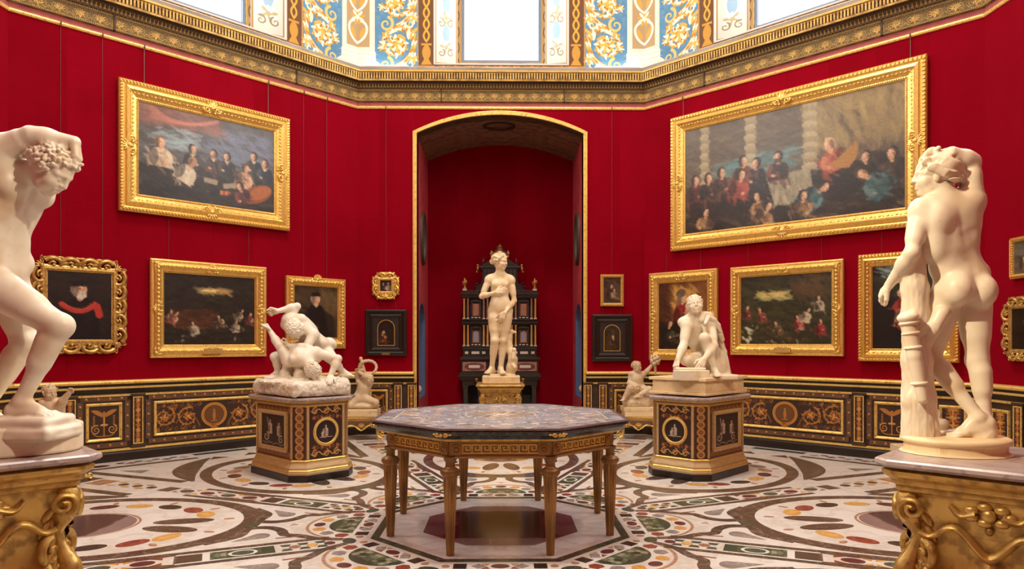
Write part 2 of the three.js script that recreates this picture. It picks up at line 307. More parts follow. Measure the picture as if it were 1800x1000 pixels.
  for (let i = 0; i < 4; i++) { const x = 0.52 + i * 0.21; both('border_lozenge', diamond(x, 5.34, 0.075, 0.05), [FS.tan, FS.porphyry, FS.grey, FS.red][i]); both('border_disc', ell(x + 0.105, 5.41, 0.05, 0.04, 14), [FS.dark, FS.red, FS.greenDark, FS.porphyry][i]); }
  both('border_disc', ell(1.5, 5.34, 0.11, 0.07), FS.porphyry); both('border_square', rect(1.66, 1.84, 5.3, 5.42), FS.grey);
  // spokes that run to the corners of the room
  const wsp = 0.088;
  for (const s of [1, -1]) stone('spoke_edge', s > 0 ? rect(0.122, 0.172, 1.36, 3.3) : rect(-0.172, -0.122, 1.36, 3.3), FS.dark, CORN, 0.0031);
  for (let i = 0; i < 3; i++) { const y = 1.38 + i * 0.125; stone('spoke_disc', ell(0, y, 0.042, 0.042, 14), [FS.porphyry, FS.yellow, FS.tan][i], CORN); bothC('spoke_chip', [[0.03, y + 0.035], [0.078, y + 0.02], [0.078, y + 0.1], [0.03, y + 0.085]], FS.greenDark); }
  stone('spoke_panel', rect(-wsp, wsp, 1.77, 2.2), FS.green, CORN, 0.002, [ell(0, 1.985, 0.074, 0.1).reverse()]);
  stone('spoke_disc', ell(0, 1.985, 0.05, 0.075), FS.greenDark, CORN);
  stone('spoke_square', rect(-wsp, wsp, 2.25, 2.43), FS.dark, CORN);
  for (let i = 0; i < 4; i++) {
    const y = 2.62 + i * 0.265, m = [FS.porphyry, FS.greenDark, FS.porphyry, FS.greenDark][i];
    stone('spoke_disc', ell(0, y, 0.055, 0.078), m, CORN);
    bothC('spoke_chip', [[0.035, y - 0.12], [wsp, y - 0.12], [wsp, y - 0.03]], i % 2 ? FS.yellow : FS.red); bothC('spoke_chip', [[0.035, y + 0.12], [wsp, y + 0.03], [wsp, y + 0.12]], i % 2 ? FS.grey : FS.yellow);
  }
  stone('spoke_square', rect(-wsp, wsp, 3.58, 3.74), FS.dark, CORN);
  for (let i = 0; i < 3; i++) { const y = 3.9 + i * 0.2; stone('spoke_disc', ell(0, y, 0.05, 0.055, 18), FS.greenDark, CORN); bothC('spoke_chip', diamond(0.075, y + 0.1, 0.03, 0.075), FS.yellow); }
  stone('spoke_panel', rect(-0.12, 0.12, 4.5, 4.74), FS.tan, CORN); stone('spoke_panel', rect(-0.16, 0.16, 4.8, 4.98), FS.dark, CORN); stone('spoke_panel', rect(-0.2, 0.2, 5.06, 5.26), FS.rose, CORN); stone('spoke_panel', rect(-0.16, 0.16, 5.36, 5.56), FS.grey, CORN);
}
// ------------------------------------------------------------------ walls
const RAIL = 5.335, DADO = 1.02, CORN0 = 5.43, DRUM0 = 5.95, DRUM1 = 9.4;
const NX0 = -1.395, NX1 = 1.358, NSPRING = 4.93, NCROWN = 5.235, NDEEP = 1.8, NC = (NX0 + NX1) / 2, NH = (NX1 - NX0) / 2;
// points of the flat segmental arch from right to left
const arcPts = (half, spring, crown, n = 24) => { const s = crown - spring, r = (half * half + s * s) / (2 * s), cy = crown - r, a0 = Math.asin(half / r); return Array.from({ length: n + 1 }, (_, i) => { const a = a0 - 2 * a0 * i / n; return [NC + r * Math.sin(a), cy + r * Math.cos(a)]; }); };
const wallGroups = [];
for (let k = 0; k < 8; k++) {
  const side = SIDES[k];
  let g;
  const o = HS + 0.34 * T8;
  if (k === 0) {
    g = extrude(holed(shapeOf([[-o, -0.1], [o, -0.1], [o, DRUM0], [-o, DRUM0]]), [[[NX1, 0], [NX1, NSPRING], ...arcPts(NH, NSPRING, NCROWN).slice(1, -1), [NX0, NSPRING], [NX0, 0]].reverse()]), 0.3).translate(0, 0, -0.3);
  } else if (k === 4) {                                              // entrance opening in which the photographer stands
    g = extrude(shapeOf([[-o, -0.1], [-1.7, -0.1], [-1.7, 3.6], [1.7, 3.6], [1.7, -0.1], [o, -0.1], [o, DRUM0], [-o, DRUM0]]), 0.3).translate(0, 0, -0.3);
  } else {
    const plan = shapeOf([[-HS, 0], [HS, 0], [HS + 0.3 * T8, 0.3], [-HS - 0.3 * T8, 0.3]]);
    g = extrude(plan, DRUM0 + 0.1).applyMatrix4(new THREE.Matrix4().makeRotationX(-Math.PI / 2)).translate(0, -0.1, 0);
  }
  const w = struct('wall_' + side, metric(g), shell);
  onWall(w, k, 0, 0, 0); wallGroups[k] = w;
  // lengths of crimson cloth, seam beside seam
  const v0 = DADO - 0.02, v1 = RAIL;
  const cloth = (u0, u1, y0, y1, i) => mesh('fabric_length', metric(rbox(u1 - u0 - 0.0006, y1 - y0, 0.012, (u0 + u1) / 2, (y0 + y1) / 2, 0.006, 0.0012)), velvets[(i + k) % 3], w);
  if (k === 0) {
    const L = [-HS, -2.0, -1.66, NX0 - 0.02], Rr = [NX1 + 0.02, 1.62, 1.95, HS];
    for (let i = 0; i < 3; i++) { cloth(L[i], L[i + 1], v0, v1, i); cloth(Rr[i], Rr[i + 1], v0, v1, i + 1); }
    const top = extrude(shapeOf([[NX1 + 0.02, NSPRING], [NX1 + 0.02, v1], [NX0 - 0.02, v1], [NX0 - 0.02, NSPRING], ...arcPts(NH + 0.02, NSPRING, NCROWN + 0.02).reverse()]), 0.012);
    mesh('fabric_length', metric(top), velvets[1], w);
  } else if (k === 4) { for (const s of [-1, 1]) cloth(s < 0 ? -HS : 1.7, s < 0 ? -1.7 : HS, v0, v1, 0); cloth(-1.7, 1.7, 3.62, v1, 1); } else {
    const n = 8; for (let i = 0; i < n; i++) cloth(-HS + 2 * HS * i / n, -HS + 2 * HS * (i + 1) / n, v0, v1, (i * 2) % 3);
  }
  // pink plaster above the picture rail
  mesh('plaster_band', metric(run(k, [[0.012, RAIL], [0.012, CORN0 + 0.02]])), pinkBand, w);
}
// roof of the entrance passage and its sides, so that daylight enters by the drum only
struct('wall_passage', metric(merge([box(0.3, 3.9, 3.4, -1.85, 1.85, A + 1.95), box(0.3, 3.9, 3.4, 1.85, 1.85, A + 1.95), box(4, 0.2, 3.4, 0, 3.7, A + 1.95), box(4, 3.9, 0.2, 0, 1.85, A + 3.7)])), std({ color: 0x8a3038, roughness: 0.8 }));

// ------------------------------------------------------------------ picture rail and cornice, one run to each wall
const ornament = (w, h, draw) => canvasTex(w, h, draw);
function frieze(x, w, h) {                                           // gilt palmettes and festoons on brown ground
  x.fillStyle = '#6a5732'; x.fillRect(0, 0, w, h); x.lineCap = 'round';
  const n = 4, s = w / n;
  for (let i = 0; i < n; i++) {
    const cx = (i + 0.5) * s;
    x.strokeStyle = '#c69a45'; x.lineWidth = h * 0.05;
    for (const d of [-1, 1]) { x.beginPath(); x.arc(cx + d * s * 0.24, h * 0.55, h * 0.17, 0, 6.3); x.stroke(); x.beginPath(); x.moveTo(cx, h * 0.85); x.quadraticCurveTo(cx + d * s * 0.3, h * 0.95, cx + d * s * 0.5, h * 0.6); x.stroke(); }
    x.fillStyle = '#cfa655'; for (let j = -3; j <= 3; j++) { x.save(); x.translate(cx, h * 0.7); x.rotate(j * 0.38); x.beginPath(); x.ellipse(0, -h * 0.24, h * 0.045, h * 0.2, 0, 0, 6.3); x.fill(); x.restore(); }
    x.beginPath(); x.arc(cx, h * 0.72, h * 0.09, 0, 6.3); x.fill();
    x.fillStyle = '#d2a650'; for (let j = 0; j < 10; j++) { x.beginPath(); x.arc(i * s + (j + 0.5) * s / 10, h * 0.09, h * 0.04, 0, 6.3); x.fill(); x.beginPath(); x.arc(i * s + (j + 0.5) * s / 10, h * 0.93, h * 0.035, 0, 6.3); x.fill(); }
  }
  reseed(6); for (let i = 0; i < 1500; i++) { x.save(); x.translate(rnd() * w, h * (0.12 + 0.76 * rnd())); x.rotate(rnd() * 6.3); x.globalAlpha = 0.75; x.fillStyle = ['#a98344', '#c79c50', '#4a3a22', '#8d6f3c'][rnd() * 4 | 0]; x.beginPath(); x.ellipse(0, 0, 3 + 5 * rnd(), 1.5 + 2 * rnd(), 0, 0, 6.3); x.fill(); x.restore(); }
  reseed(5); for (let i = 0; i < 900; i++) { x.fillStyle = `rgba(${rnd() < 0.5 ? '40,28,14' : '226,190,110'},${0.25 * rnd()})`; x.fillRect(rnd() * w, rnd() * h, 2 + rnd() * 3, 2 + rnd() * 3); }
}
const friezeTex = ornament(1024, 192, frieze); friezeTex.repeat.set(1.15, 1 / 0.2);
const friezeBump = friezeTex.clone(); friezeBump.colorSpace = THREE.NoColorSpace;
const friezeMat = std({ name: 'frieze_gilding', map: friezeTex, bumpMap: friezeBump, bumpScale: 0.012, metalness: 0.25, roughness: 0.5 });
const leafTex = ornament(512, 96, (x, w, h) => {
  x.fillStyle = '#4e3d25'; x.fillRect(0, 0, w, h); for (let i = 0; i < 16; i++) { const cx = (i + 0.5) * w / 16; x.strokeStyle = '#b8924a'; x.lineWidth = 5; x.beginPath(); x.arc(cx, h * 0.95, w / 36, Math.PI, 0); x.stroke(); x.beginPath(); x.arc(cx, h * 0.6, w / 60, 0, 6.3); x.stroke(); x.fillStyle = '#cda257'; x.fillRect(cx - 3, h * 0.15, 6, h * 0.5); }
}); leafTex.repeat.set(1.3, 1 / 0.1);
const leafBump = leafTex.clone(); leafBump.colorSpace = THREE.NoColorSpace;
const leafMat = std({ name: 'leaf_gilding', map: leafTex, bumpMap: leafBump, bumpScale: 0.01, metalness: 0.2, roughness: 0.5 });
const ledgeStone = std({ name: 'grey_ledge', map: scaled(stoneTex([150, 140, 128], [184, 174, 160], [120, 110, 100], 77, 3, 0.3, 256), 0.7), roughness: 0.6 });
const fluteDark = std({ name: 'flute_ground', color: 0x4a3a22, roughness: 0.7 });
const fluteGold = std({ name: 'flute_gilding', map: goldTexB, metalness: 0.35, roughness: 0.45 });
for (let k = 0; k < 8; k++) {
  const c = onWall(structGroup('trim_' + (k + 1)), k, 0, 0, 0);
  const half = (p) => (A - p) * T8;
  mesh('picture_rail', metric(run(k, [[0.005, RAIL - 0.024], [0.028, RAIL - 0.02], [0.036, RAIL], [0.028, RAIL + 0.02], [0.005, RAIL + 0.024]])), goldPaint, c);
  mesh('frieze', run(k, [[0.05, CORN0], [0.05, CORN0 + 0.2]]), friezeMat, c);
  mesh('leaf_moulding', run(k, [[0.055, CORN0 + 0.2], [0.07, CORN0 + 0.21], [0.075, CORN0 + 0.235], [0.115, CORN0 + 0.29]]), leafMat, c);
  mesh('soffit', metric(run(k, [[0.06, CORN0 + 0.285], [0.165, CORN0 + 0.287], [0.165, CORN0 + 0.305]])), fluteDark, c);
  mesh('flute_ground', metric(run(k, [[0.15, CORN0 + 0.3], [0.165, CORN0 + 0.43]])), fluteDark, c);
  mesh('lower_fillet', metric(run(k, [[0.175, CORN0 + 0.292], [0.18, CORN0 + 0.318]])), fluteGold, c);
  // small upright tongues between the flutes: alike, about four pixels each
  const tongues = []; const n = Math.round(2 * half(0.17) / 0.043), step = 2 * half(0.17) / n;
  for (let i = 0; i < n; i++) tongues.push(box(step * 0.5, 0.095, 0.02, -half(0.17) + (i + 0.5) * step, CORN0 + 0.372, 0.168), box(step * 0.72, 0.02, 0.024, -half(0.17) + (i + 0.5) * step, CORN0 + 0.415, 0.168));
  mesh('flutes', metric(merge(tongues)), fluteGold, c).userData.kind = 'stuff';
  mesh('upper_fillet', metric(run(k, [[0.17, CORN0 + 0.428], [0.195, CORN0 + 0.432], [0.2, CORN0 + 0.455]])), goldPaint, c);
  mesh('ledge', metric(run(k, [[0.19, CORN0 + 0.455], [0.2, CORN0 + 0.5], [0.19, CORN0 + 0.512], [-0.04, CORN0 + 0.53]])), ledgeStone, c);
  const joint = (u) => mesh('joint_bracket', metric(box(0.022, 0.2, 0.07, u, CORN0 + 0.1, 0.03)), fluteDark, c);
  if (k === 0) { joint(-0.98); joint(1.03); } else { joint(-1.25); joint(1.25); }
}
// ------------------------------------------------------------------ drum with eight windows, fresco between them
const OW = 1.1, OB = 6.06, OT = 8.9, WW = 0.74, WB = 6.2, WT = 8.7, RD = 0.42;      // opening at the wall face, window, depth of the splay
function scroll(x, cx, cy, r, turns, dir, w, col) { x.strokeStyle = col; x.lineCap = 'round'; const N = 60; let px, py; for (let i = 0; i <= N; i++) { const t = i / N, a = dir * t * turns * 6.283 - 1.2, rr = r * (1 - 0.86 * t), nx = cx + rr * Math.cos(a), ny = cy + rr * Math.sin(a); if (i) { x.lineWidth = w * (1 - 0.65 * t); x.beginPath(); x.moveTo(px, py); x.lineTo(nx, ny); x.stroke(); } px = nx; py = ny; } }
function leafBlob(x, cx, cy, r, n, col, col2, rot0 = 0) { for (let i = 0; i < n; i++) { x.save(); x.translate(cx, cy); x.rotate(rot0 + i * 6.283 / n); x.fillStyle = i % 2 ? col : col2; x.beginPath(); x.ellipse(0, -r * 0.55, r * 0.2, r * 0.5, 0, 0, 6.3); x.fill(); x.restore(); } x.fillStyle = col; x.beginPath(); x.arc(cx, cy, r * 0.32, 0, 6.3); x.fill(); }
// fresco of half a wall from the room's corner (left) to the window opening (right); 1 px = 3 mm
const FW = HS - OW, FPX = 420, FH = 1024, mPerPx = FW / FPX, FRH = FH * mPerPx;
function paintFresco(x, w, h) {
  const M = (m) => m / FW * w, Y = (m) => h - m / FRH * h;
  x.fillStyle = '#5a8fb4'; x.fillRect(0, 0, w, h);
  reseed(91); for (let i = 0; i < 500; i++) { x.fillStyle = `rgba(${rnd() < 0.5 ? '40,100,140' : '190,210,214'},0.12)`; x.beginPath(); x.arc(rnd() * w, rnd() * h, 5 + 22 * rnd(), 0, 6.3); x.fill(); }
  // corner pilaster, half of it on this wall
  x.fillStyle = '#efe6d2'; x.fillRect(0, 0, M(0.285), h); x.fillStyle = '#b79c70'; x.fillRect(0, 0, M(0.2), Y(0.38));
  x.lineCap = 'round';
  for (let i = 0; i < 5; i++) { const y = Y(0.45 + i * 0.52); x.strokeStyle = '#f6efdf'; x.lineWidth = M(0.04); x.beginPath(); x.moveTo(0, y); x.bezierCurveTo(M(0.2), y - M(0.1), M(0.2), y - M(0.34), M(0.04), y - M(0.36)); x.stroke(); leafBlob(x, M(0.0), y - M(0.42), M(0.12), 9, '#f3ead6', '#d9a94a'); x.fillStyle = '#d9a94a'; x.beginPath(); x.ellipse(M(0.08), y - M(0.16), M(0.035), M(0.09), 0.4, 0, 6.3); x.fill(); }
  x.fillStyle = '#f4ecdc'; x.beginPath(); x.moveTo(0, h); x.lineTo(M(0.42), h); x.quadraticCurveTo(M(0.4), Y(0.1), M(0.3), Y(0.16)); x.lineTo(M(0.3), Y(0.3)); x.lineTo(0, Y(0.34)); x.fill();
  x.strokeStyle = '#d8c49a'; x.lineWidth = 3; for (const yy of [0.12, 0.2, 0.28]) { x.beginPath(); x.moveTo(0, Y(yy)); x.lineTo(M(0.34), Y(yy - 0.02)); x.stroke(); }
  // blue panel with acanthus scrolls
  for (let i = 0; i < 4; i++) {
    const y0 = 0.08 + i * 0.66, flip = i % 2;
    for (const [dx, cA, wd] of [[0, '#c98f2c', 0.085], [0, '#f1e6cc', 0.06]]) { x.strokeStyle = cA; x.lineWidth = M(wd); x.beginPath(); x.moveTo(M(0.66), Y(y0)); x.bezierCurveTo(M(0.95), Y(y0 + 0.12), M(1.02), Y(y0 + 0.5), M(0.78), Y(y0 + 0.64)); x.stroke(); void dx; }
    scroll(x, M(0.64), Y(y0 + 0.36), M(0.26), 1.5, flip ? 1 : -1, M(0.085), '#d9a843'); scroll(x, M(0.64), Y(y0 + 0.36), M(0.255), 1.45, flip ? 1 : -1, M(0.05), '#f5ecd6');
    leafBlob(x, M(0.62), Y(y0 + 0.36), M(0.15), 11, '#e3b654', '#f6e9c4', i);
    scroll(x, M(0.47), Y(y0 + 0.02), M(0.12), 1.3, 1, M(0.05), '#e9c777'); scroll(x, M(0.86), Y(y0 + 0.03), M(0.1), 1.2, -1, M(0.045), '#f3e8cf');
    leafBlob(x, M(0.92), Y(y0 + 0.12), M(0.1), 7, '#e6bb5c', '#f3e6c8', 0.3 + i); leafBlob(x, M(0.4), Y(y0 + 0.3), M(0.07), 7, '#f3e6c8', '#dfb14e', i);
    for (let j = 0; j < 34; j++) { const q = j / 34, a = (flip ? 1 : -1) * q * 1.5 * 6.283 - 1.2, rr = M(0.26) * (1 - 0.86 * q), lx = M(0.64) + rr * Math.cos(a), ly = Y(y0 + 0.36) + rr * Math.sin(a); x.save(); x.translate(lx, ly); x.rotate(a + (j % 2 ? 0.5 : 2.4)); x.fillStyle = ['#b07a26', '#f7efdc', '#dca944'][j % 3]; x.beginPath(); x.ellipse(M(0.035), 0, M(0.05) * (1 - 0.5 * q), M(0.017), 0, 0, 6.3); x.fill(); x.restore(); }
    for (let j = 0; j < 26; j++) { const q = j / 25, b1 = 1 - q, bx = b1 ** 3 * 0.66 + 3 * b1 * b1 * q * 0.95 + 3 * b1 * q * q * 1.02 + q ** 3 * 0.78, by = y0 + 3 * b1 * b1 * q * 0.12 + 3 * b1 * q * q * 0.5 + q ** 3 * 0.64; x.save(); x.translate(M(bx), Y(by)); x.rotate(j % 2 ? -0.5 - q : 2.6 - q); x.fillStyle = ['#c08a32', '#f6eeda', '#e2b454'][j % 3]; x.beginPath(); x.ellipse(M(0.045), 0, M(0.055), M(0.018), 0, 0, 6.3); x.fill(); x.restore(); }
    for (let j = 0; j < 5; j++) { x.fillStyle = j % 2 ? '#f4ead2' : '#e0b250'; x.save(); x.translate(M(0.5 + 0.11 * j), Y(y0 + 0.52 + 0.06 * Math.sin(j * 2))); x.rotate(j); x.beginPath(); x.ellipse(0, 0, M(0.026), M(0.075), 0, 0, 6.3); x.fill(); x.restore(); }
  }
  x.strokeStyle = '#c58d33'; x.lineWidth = M(0.02); x.beginPath(); x.moveTo(M(0.985), 0); x.lineTo(M(0.985), h); x.stroke();
  // brown strip with a twisted gilt stem on a vase
  x.fillStyle = '#6b4522'; x.fillRect(M(1.0), 0, w - M(1.0), h);
  const cx = M(1.128); x.strokeStyle = '#dca63c'; x.lineWidth = M(0.032);
  for (const s of [-1, 1]) { x.beginPath(); for (let i = 0; i <= 80; i++) { const yy = Y(0.48 + i * 0.033), xx = cx + s * M(0.045) * Math.sin(i * 0.55); i ? x.lineTo(xx, yy) : x.moveTo(xx, yy); } x.stroke(); }
  x.fillStyle = '#c9953a'; x.beginPath(); x.ellipse(cx, Y(0.3), M(0.07), M(0.12), 0, 0, 6.3); x.fill(); x.fillRect(cx - M(0.085), Y(0.45), M(0.17), M(0.035)); x.beginPath(); x.moveTo(cx - M(0.09), Y(0.1)); x.lineTo(cx + M(0.09), Y(0.1)); x.lineTo(cx, Y(0.26)); x.fill();
  x.fillStyle = '#b77d2c'; x.fillRect(M(1.0), Y(0.09), w, h);
  for (let i = 0; i < 300; i++) { x.fillStyle = 'rgba(30,16,4,0.18)'; x.fillRect(M(1.0) + rnd() * (w - M(1.0)), rnd() * h, 3, 6 * rnd()); }
}
const frescoTex = canvasTex(FPX * 1.5 | 0, FH * 1.5 | 0, paintFresco, true, THREE.ClampToEdgeWrapping);
const frescoMat = std({ name: 'fresco_paint', map: frescoTex, roughness: 0.75 });
const apronTex = canvasTex(1024, 80, (x, w, h) => { x.fillStyle = '#8a6030'; x.fillRect(0, 0, w, h); reseed(17); for (let i = 0; i < 9; i++) { leafBlob(x, (i + 0.5) * w / 9, h * 0.55, h * 0.42, 9, '#c9923c', '#a9742c', i); scroll(x, (i + 1) * w / 9, h * 0.5, h * 0.3, 1.2, i % 2 ? 1 : -1, 8, '#b7833a'); } }, true, THREE.ClampToEdgeWrapping);
const apronMat = std({ name: 'apron_fresco', map: apronTex, roughness: 0.75 });
const revealTex = canvasTex(128, 768, (x, w, h) => {
  x.fillStyle = '#a9a193'; x.fillRect(0, 0, w, h); x.strokeStyle = '#8a6428'; x.lineWidth = 6; x.strokeRect(8, 8, w - 16, h - 16);
  for (let i = 0; i < 5; i++) { const y = h - 90 - i * 150; x.fillStyle = '#6f8694'; x.beginPath(); x.ellipse(w / 2, y - 70, 20, 44, 0, 0, 6.3); x.fill(); x.strokeStyle = '#cfc6b2'; x.lineWidth = 8; x.beginPath(); x.ellipse(w / 2, y - 70, 26, 50, 0, 0, 6.3); x.stroke(); leafBlob(x, w / 2, y, 34, 9, '#8c7c58', '#c9bfa8', i); scroll(x, w * 0.3, y + 30, 20, 1.2, 1, 7, '#6e5d3a'); scroll(x, w * 0.7, y + 30, 20, 1.2, -1, 7, '#6e5d3a'); }
}, true, THREE.ClampToEdgeWrapping);
const revealMat = std({ name: 'reveal_fresco', map: revealTex, roughness: 0.7 });
const sillMat = std({ name: 'white_sill', color: 0xcfc9be, roughness: 0.6 });
const guillTex = canvasTex(64, 512, (x, w, h) => { x.fillStyle = '#a98548'; x.fillRect(0, 0, w, h); x.strokeStyle = '#5a4526'; x.lineWidth = 7; for (let i = 0; i < 10; i++) { x.beginPath(); x.arc(w / 2, (i + 0.5) * h / 10, 17, 0, 6.3); x.stroke(); } }, true);
const guillMat = std({ name: 'guilloche_paint', map: guillTex, roughness: 0.6 });
const quad = (a, b, c, d, uvs = [[0, 0], [1, 0], [1, 1], [0, 1]]) => { const g = new THREE.BufferGeometry(); g.setAttribute('position', new THREE.Float32BufferAttribute([...a, ...b, ...c, ...d], 3)); g.setAttribute('uv', new THREE.Float32BufferAttribute(uvs.flat(), 2)); g.setIndex([0, 1, 2, 0, 2, 3]); g.computeVertexNormals(); return g; };
for (let k = 0; k < 8; k++) {
  const o = HS + 0.2;
  // masonry of the drum stands behind the splay; fresco skin in front
  const d = struct('wall_drum_' + SIDES[k], extrude(holed(shapeOf([[-o, DRUM0 - 0.05], [o, DRUM0 - 0.05], [o, DRUM1], [-o, DRUM1]]), [[[OW + 0.02, OB - 0.02], [OW + 0.02, OT + 0.02], [-OW - 0.02, OT + 0.02], [-OW - 0.02, OB - 0.02]].reverse()]), 0.6).translate(0, 0, -0.62), shell);
  onWall(d, k, 0, 0, 0);
  for (const s of [-1, 1]) {
    const y0 = DRUM0, y1 = DRUM0 + FRH; const x0 = s * HS, x1 = s * OW;
    const q = s < 0 ? quad([x0, y0, 0], [x1, y0, 0], [x1, y1, 0], [x0, y1, 0]) : quad([x1, y0, 0], [x0, y0, 0], [x0, y1, 0], [x1, y1, 0], [[1, 0], [0, 0], [0, 1], [1, 1]]);
    mesh('fresco_panel', q, frescoMat, d);
    if (DRUM1 > y1) mesh('fresco_top', s < 0 ? quad([x0, y1, 0], [x1, y1, 0], [x1, DRUM1, 0], [x0, DRUM1, 0]) : quad([x1, y1, 0], [x0, y1, 0], [x0, DRUM1, 0], [x1, DRUM1, 0]), apronMat, d);
    // painted splay of the opening
    const a = [s * OW, OB, 0], b = [s * WW, WB, -RD], c2 = [s * WW, WT, -RD], e = [s * OW, OT, 0];
    mesh('window_splay', s < 0 ? quad(a, b, c2, e) : quad(b, a, e, c2, [[1, 0], [0, 0], [0, 1], [1, 1]]), revealMat, d);
  }
  mesh('apron_fresco', quad([-OW, DRUM0, 0], [OW, DRUM0, 0], [OW, OB, 0], [-OW, OB, 0]), apronMat, d);
  mesh('fresco_top', quad([-OW, OT, 0], [OW, OT, 0], [OW, DRUM1, 0], [-OW, DRUM1, 0]), apronMat, d);
  mesh('window_sill', quad([-OW, OB, 0], [OW, OB, 0], [WW, WB, -RD], [-WW, WB, -RD]), sillMat, d);
  mesh('window_head', quad([-WW, WT, -RD], [WW, WT, -RD], [OW, OT, 0], [-OW, OT, 0]), revealMat, d);
  mesh('splay_edge', merge([box(0.024, OT - OB + 0.024, 0.024, -OW, (OT + OB) / 2, 0), box(0.024, OT - OB + 0.024, 0.024, OW, (OT + OB) / 2, 0), box(2 * OW, 0.024, 0.024, 0, OB, 0)]), sillMat, d);
  // window: painted band, grey frame, panes of glass
  const w = onWall(structGroup('window_' + (k + 1)), k, 0, 0, 0);
  const fr = (x0, x1, y0, y1, t, dz, z) => merge([box(t, y1 - y0, dz, x0 + t / 2, (y0 + y1) / 2, z), box(t, y1 - y0, dz, x1 - t / 2, (y0 + y1) / 2, z), box(x1 - x0 - 2 * t, t, dz, 0, y0 + t / 2, z), box(x1 - x0 - 2 * t, t, dz, 0, y1 - t / 2, z)]);
  mesh('ornament_band', fr(-WW - 0.1, WW + 0.1, WB - 0.1, WT + 0.1, 0.16, 0.04, -RD - 0.02), guillMat, w);
  mesh('window_frame', fr(-WW + 0.06, WW - 0.06, WB + 0.06, WT - 0.06, 0.05, 0.05, -RD - 0.05), leadGrey, w);
  mesh('pane', box(2 * WW - 0.2, WT - WB - 0.2, 0.004, 0, (WT + WB) / 2, -RD - 0.06), glass, w);
  // daylight coming in through the window
  const L = new THREE.RectAreaLight(DAYLIGHT.color, DAYLIGHT.intensity * DAYLIGHT.share[k], 2 * WW - 0.2, WT - WB - 0.2);
  L.name = 'daylight_' + SIDES[k]; L.position.set(0, (WT + WB) / 2, -RD - 0.03); L.rotation.y = Math.PI; w.add(L);
}
// wall of the gallery building that stands against the entrance side and keeps the daylight off its windows
struct('wall_gallery', metric(box(14, 6, 0.4, 0, 8, A + 3)), shell);
// ------------------------------------------------------------------ dome
{
  const segs = [[A + 0.05, DRUM1 - 0.02], [A * 0.94, 10.4], [A * 0.76, 11.5], [A * 0.5, 12.3], [A * 0.22, 12.75]];
  const geos = [];
  for (let k = 0; k < 8; k++) for (let i = 0; i < segs.length - 1; i++) {
    const [r0, y0] = segs[i], [r1, y1] = segs[i + 1], th = k * Math.PI / 4, P = (r, y, s) => [Math.sin(th) * r + Math.cos(th) * s * r * T8, y, -Math.cos(th) * r + Math.sin(th) * s * r * T8];
    geos.push(quad(P(r0, y0, -1), P(r0, y0, 1), P(r1, y1, 1), P(r1, y1, -1)), quad(P(r0 + 0.2, y0 + 0.1, 1), P(r0 + 0.2, y0 + 0.1, -1), P(r1 + 0.2, y1 + 0.2, -1), P(r1 + 0.2, y1 + 0.2, 1)));
  }
  struct('ceiling', metric(merge(geos)), std({ name: 'dome_gilding', map: scaled(dataTex(128, 128, (x, y) => mixC([150, 70, 50], [206, 160, 96], clamp(0.5 + 1.5 * fbm(x * 12, y * 12, 3, 3)))), 0.5), roughness: 0.6 }));
  const lr = A * 0.22 / Math.cos(Math.PI / 8);
  const g = structGroup('window_lantern');
  mesh('lantern_glass', cyl(lr, lr, 0.05, 0, 12.76, 0, 8), glass, g);
  const L = new THREE.RectAreaLight(LANTERN.color, LANTERN.intensity, 2.0, 2.0); L.name = 'daylight_lantern'; L.position.set(0, 12.7, 0); L.rotation.x = -Math.PI / 2; g.add(L);
}
// ------------------------------------------------------------------ light bars lying on the cornice by the back corners
for (const [u, k] of [[-1.86, 0], [1.9, 0]]) {
  const b = thing('light_bar', u < 0 ? 'slim white light bar on the cornice, at the corner beside the music-making painting' : 'slim white light bar on the cornice, at the corner beside the banquet painting', 'light');
  onWall(b, k, u, CORN0 + 0.535, 0.1);
  mesh('housing', rbox(0.72, 0.022, 0.05, 0, 0.012, 0, 0.004), std({ color: 0xd8d8d4, roughness: 0.5 }), b);
  mesh('diffuser', rbox(0.68, 0.006, 0.036, 0, 0.026, 0, 0.002), std({ color: 0xffffff, emissive: 0xfff4e0, emissiveIntensity: 2.5, roughness: 0.6 }), b);
  const L = new THREE.RectAreaLight(BARLIGHT.color, BARLIGHT.intensity, 0.66, 0.034); L.name = 'bar_light'; L.position.set(0, 0.034, 0); L.lookAt(0, 2, -0.6); L.rotation.set(Math.PI / 2 - 0.25, 0, 0); b.add(L);
}
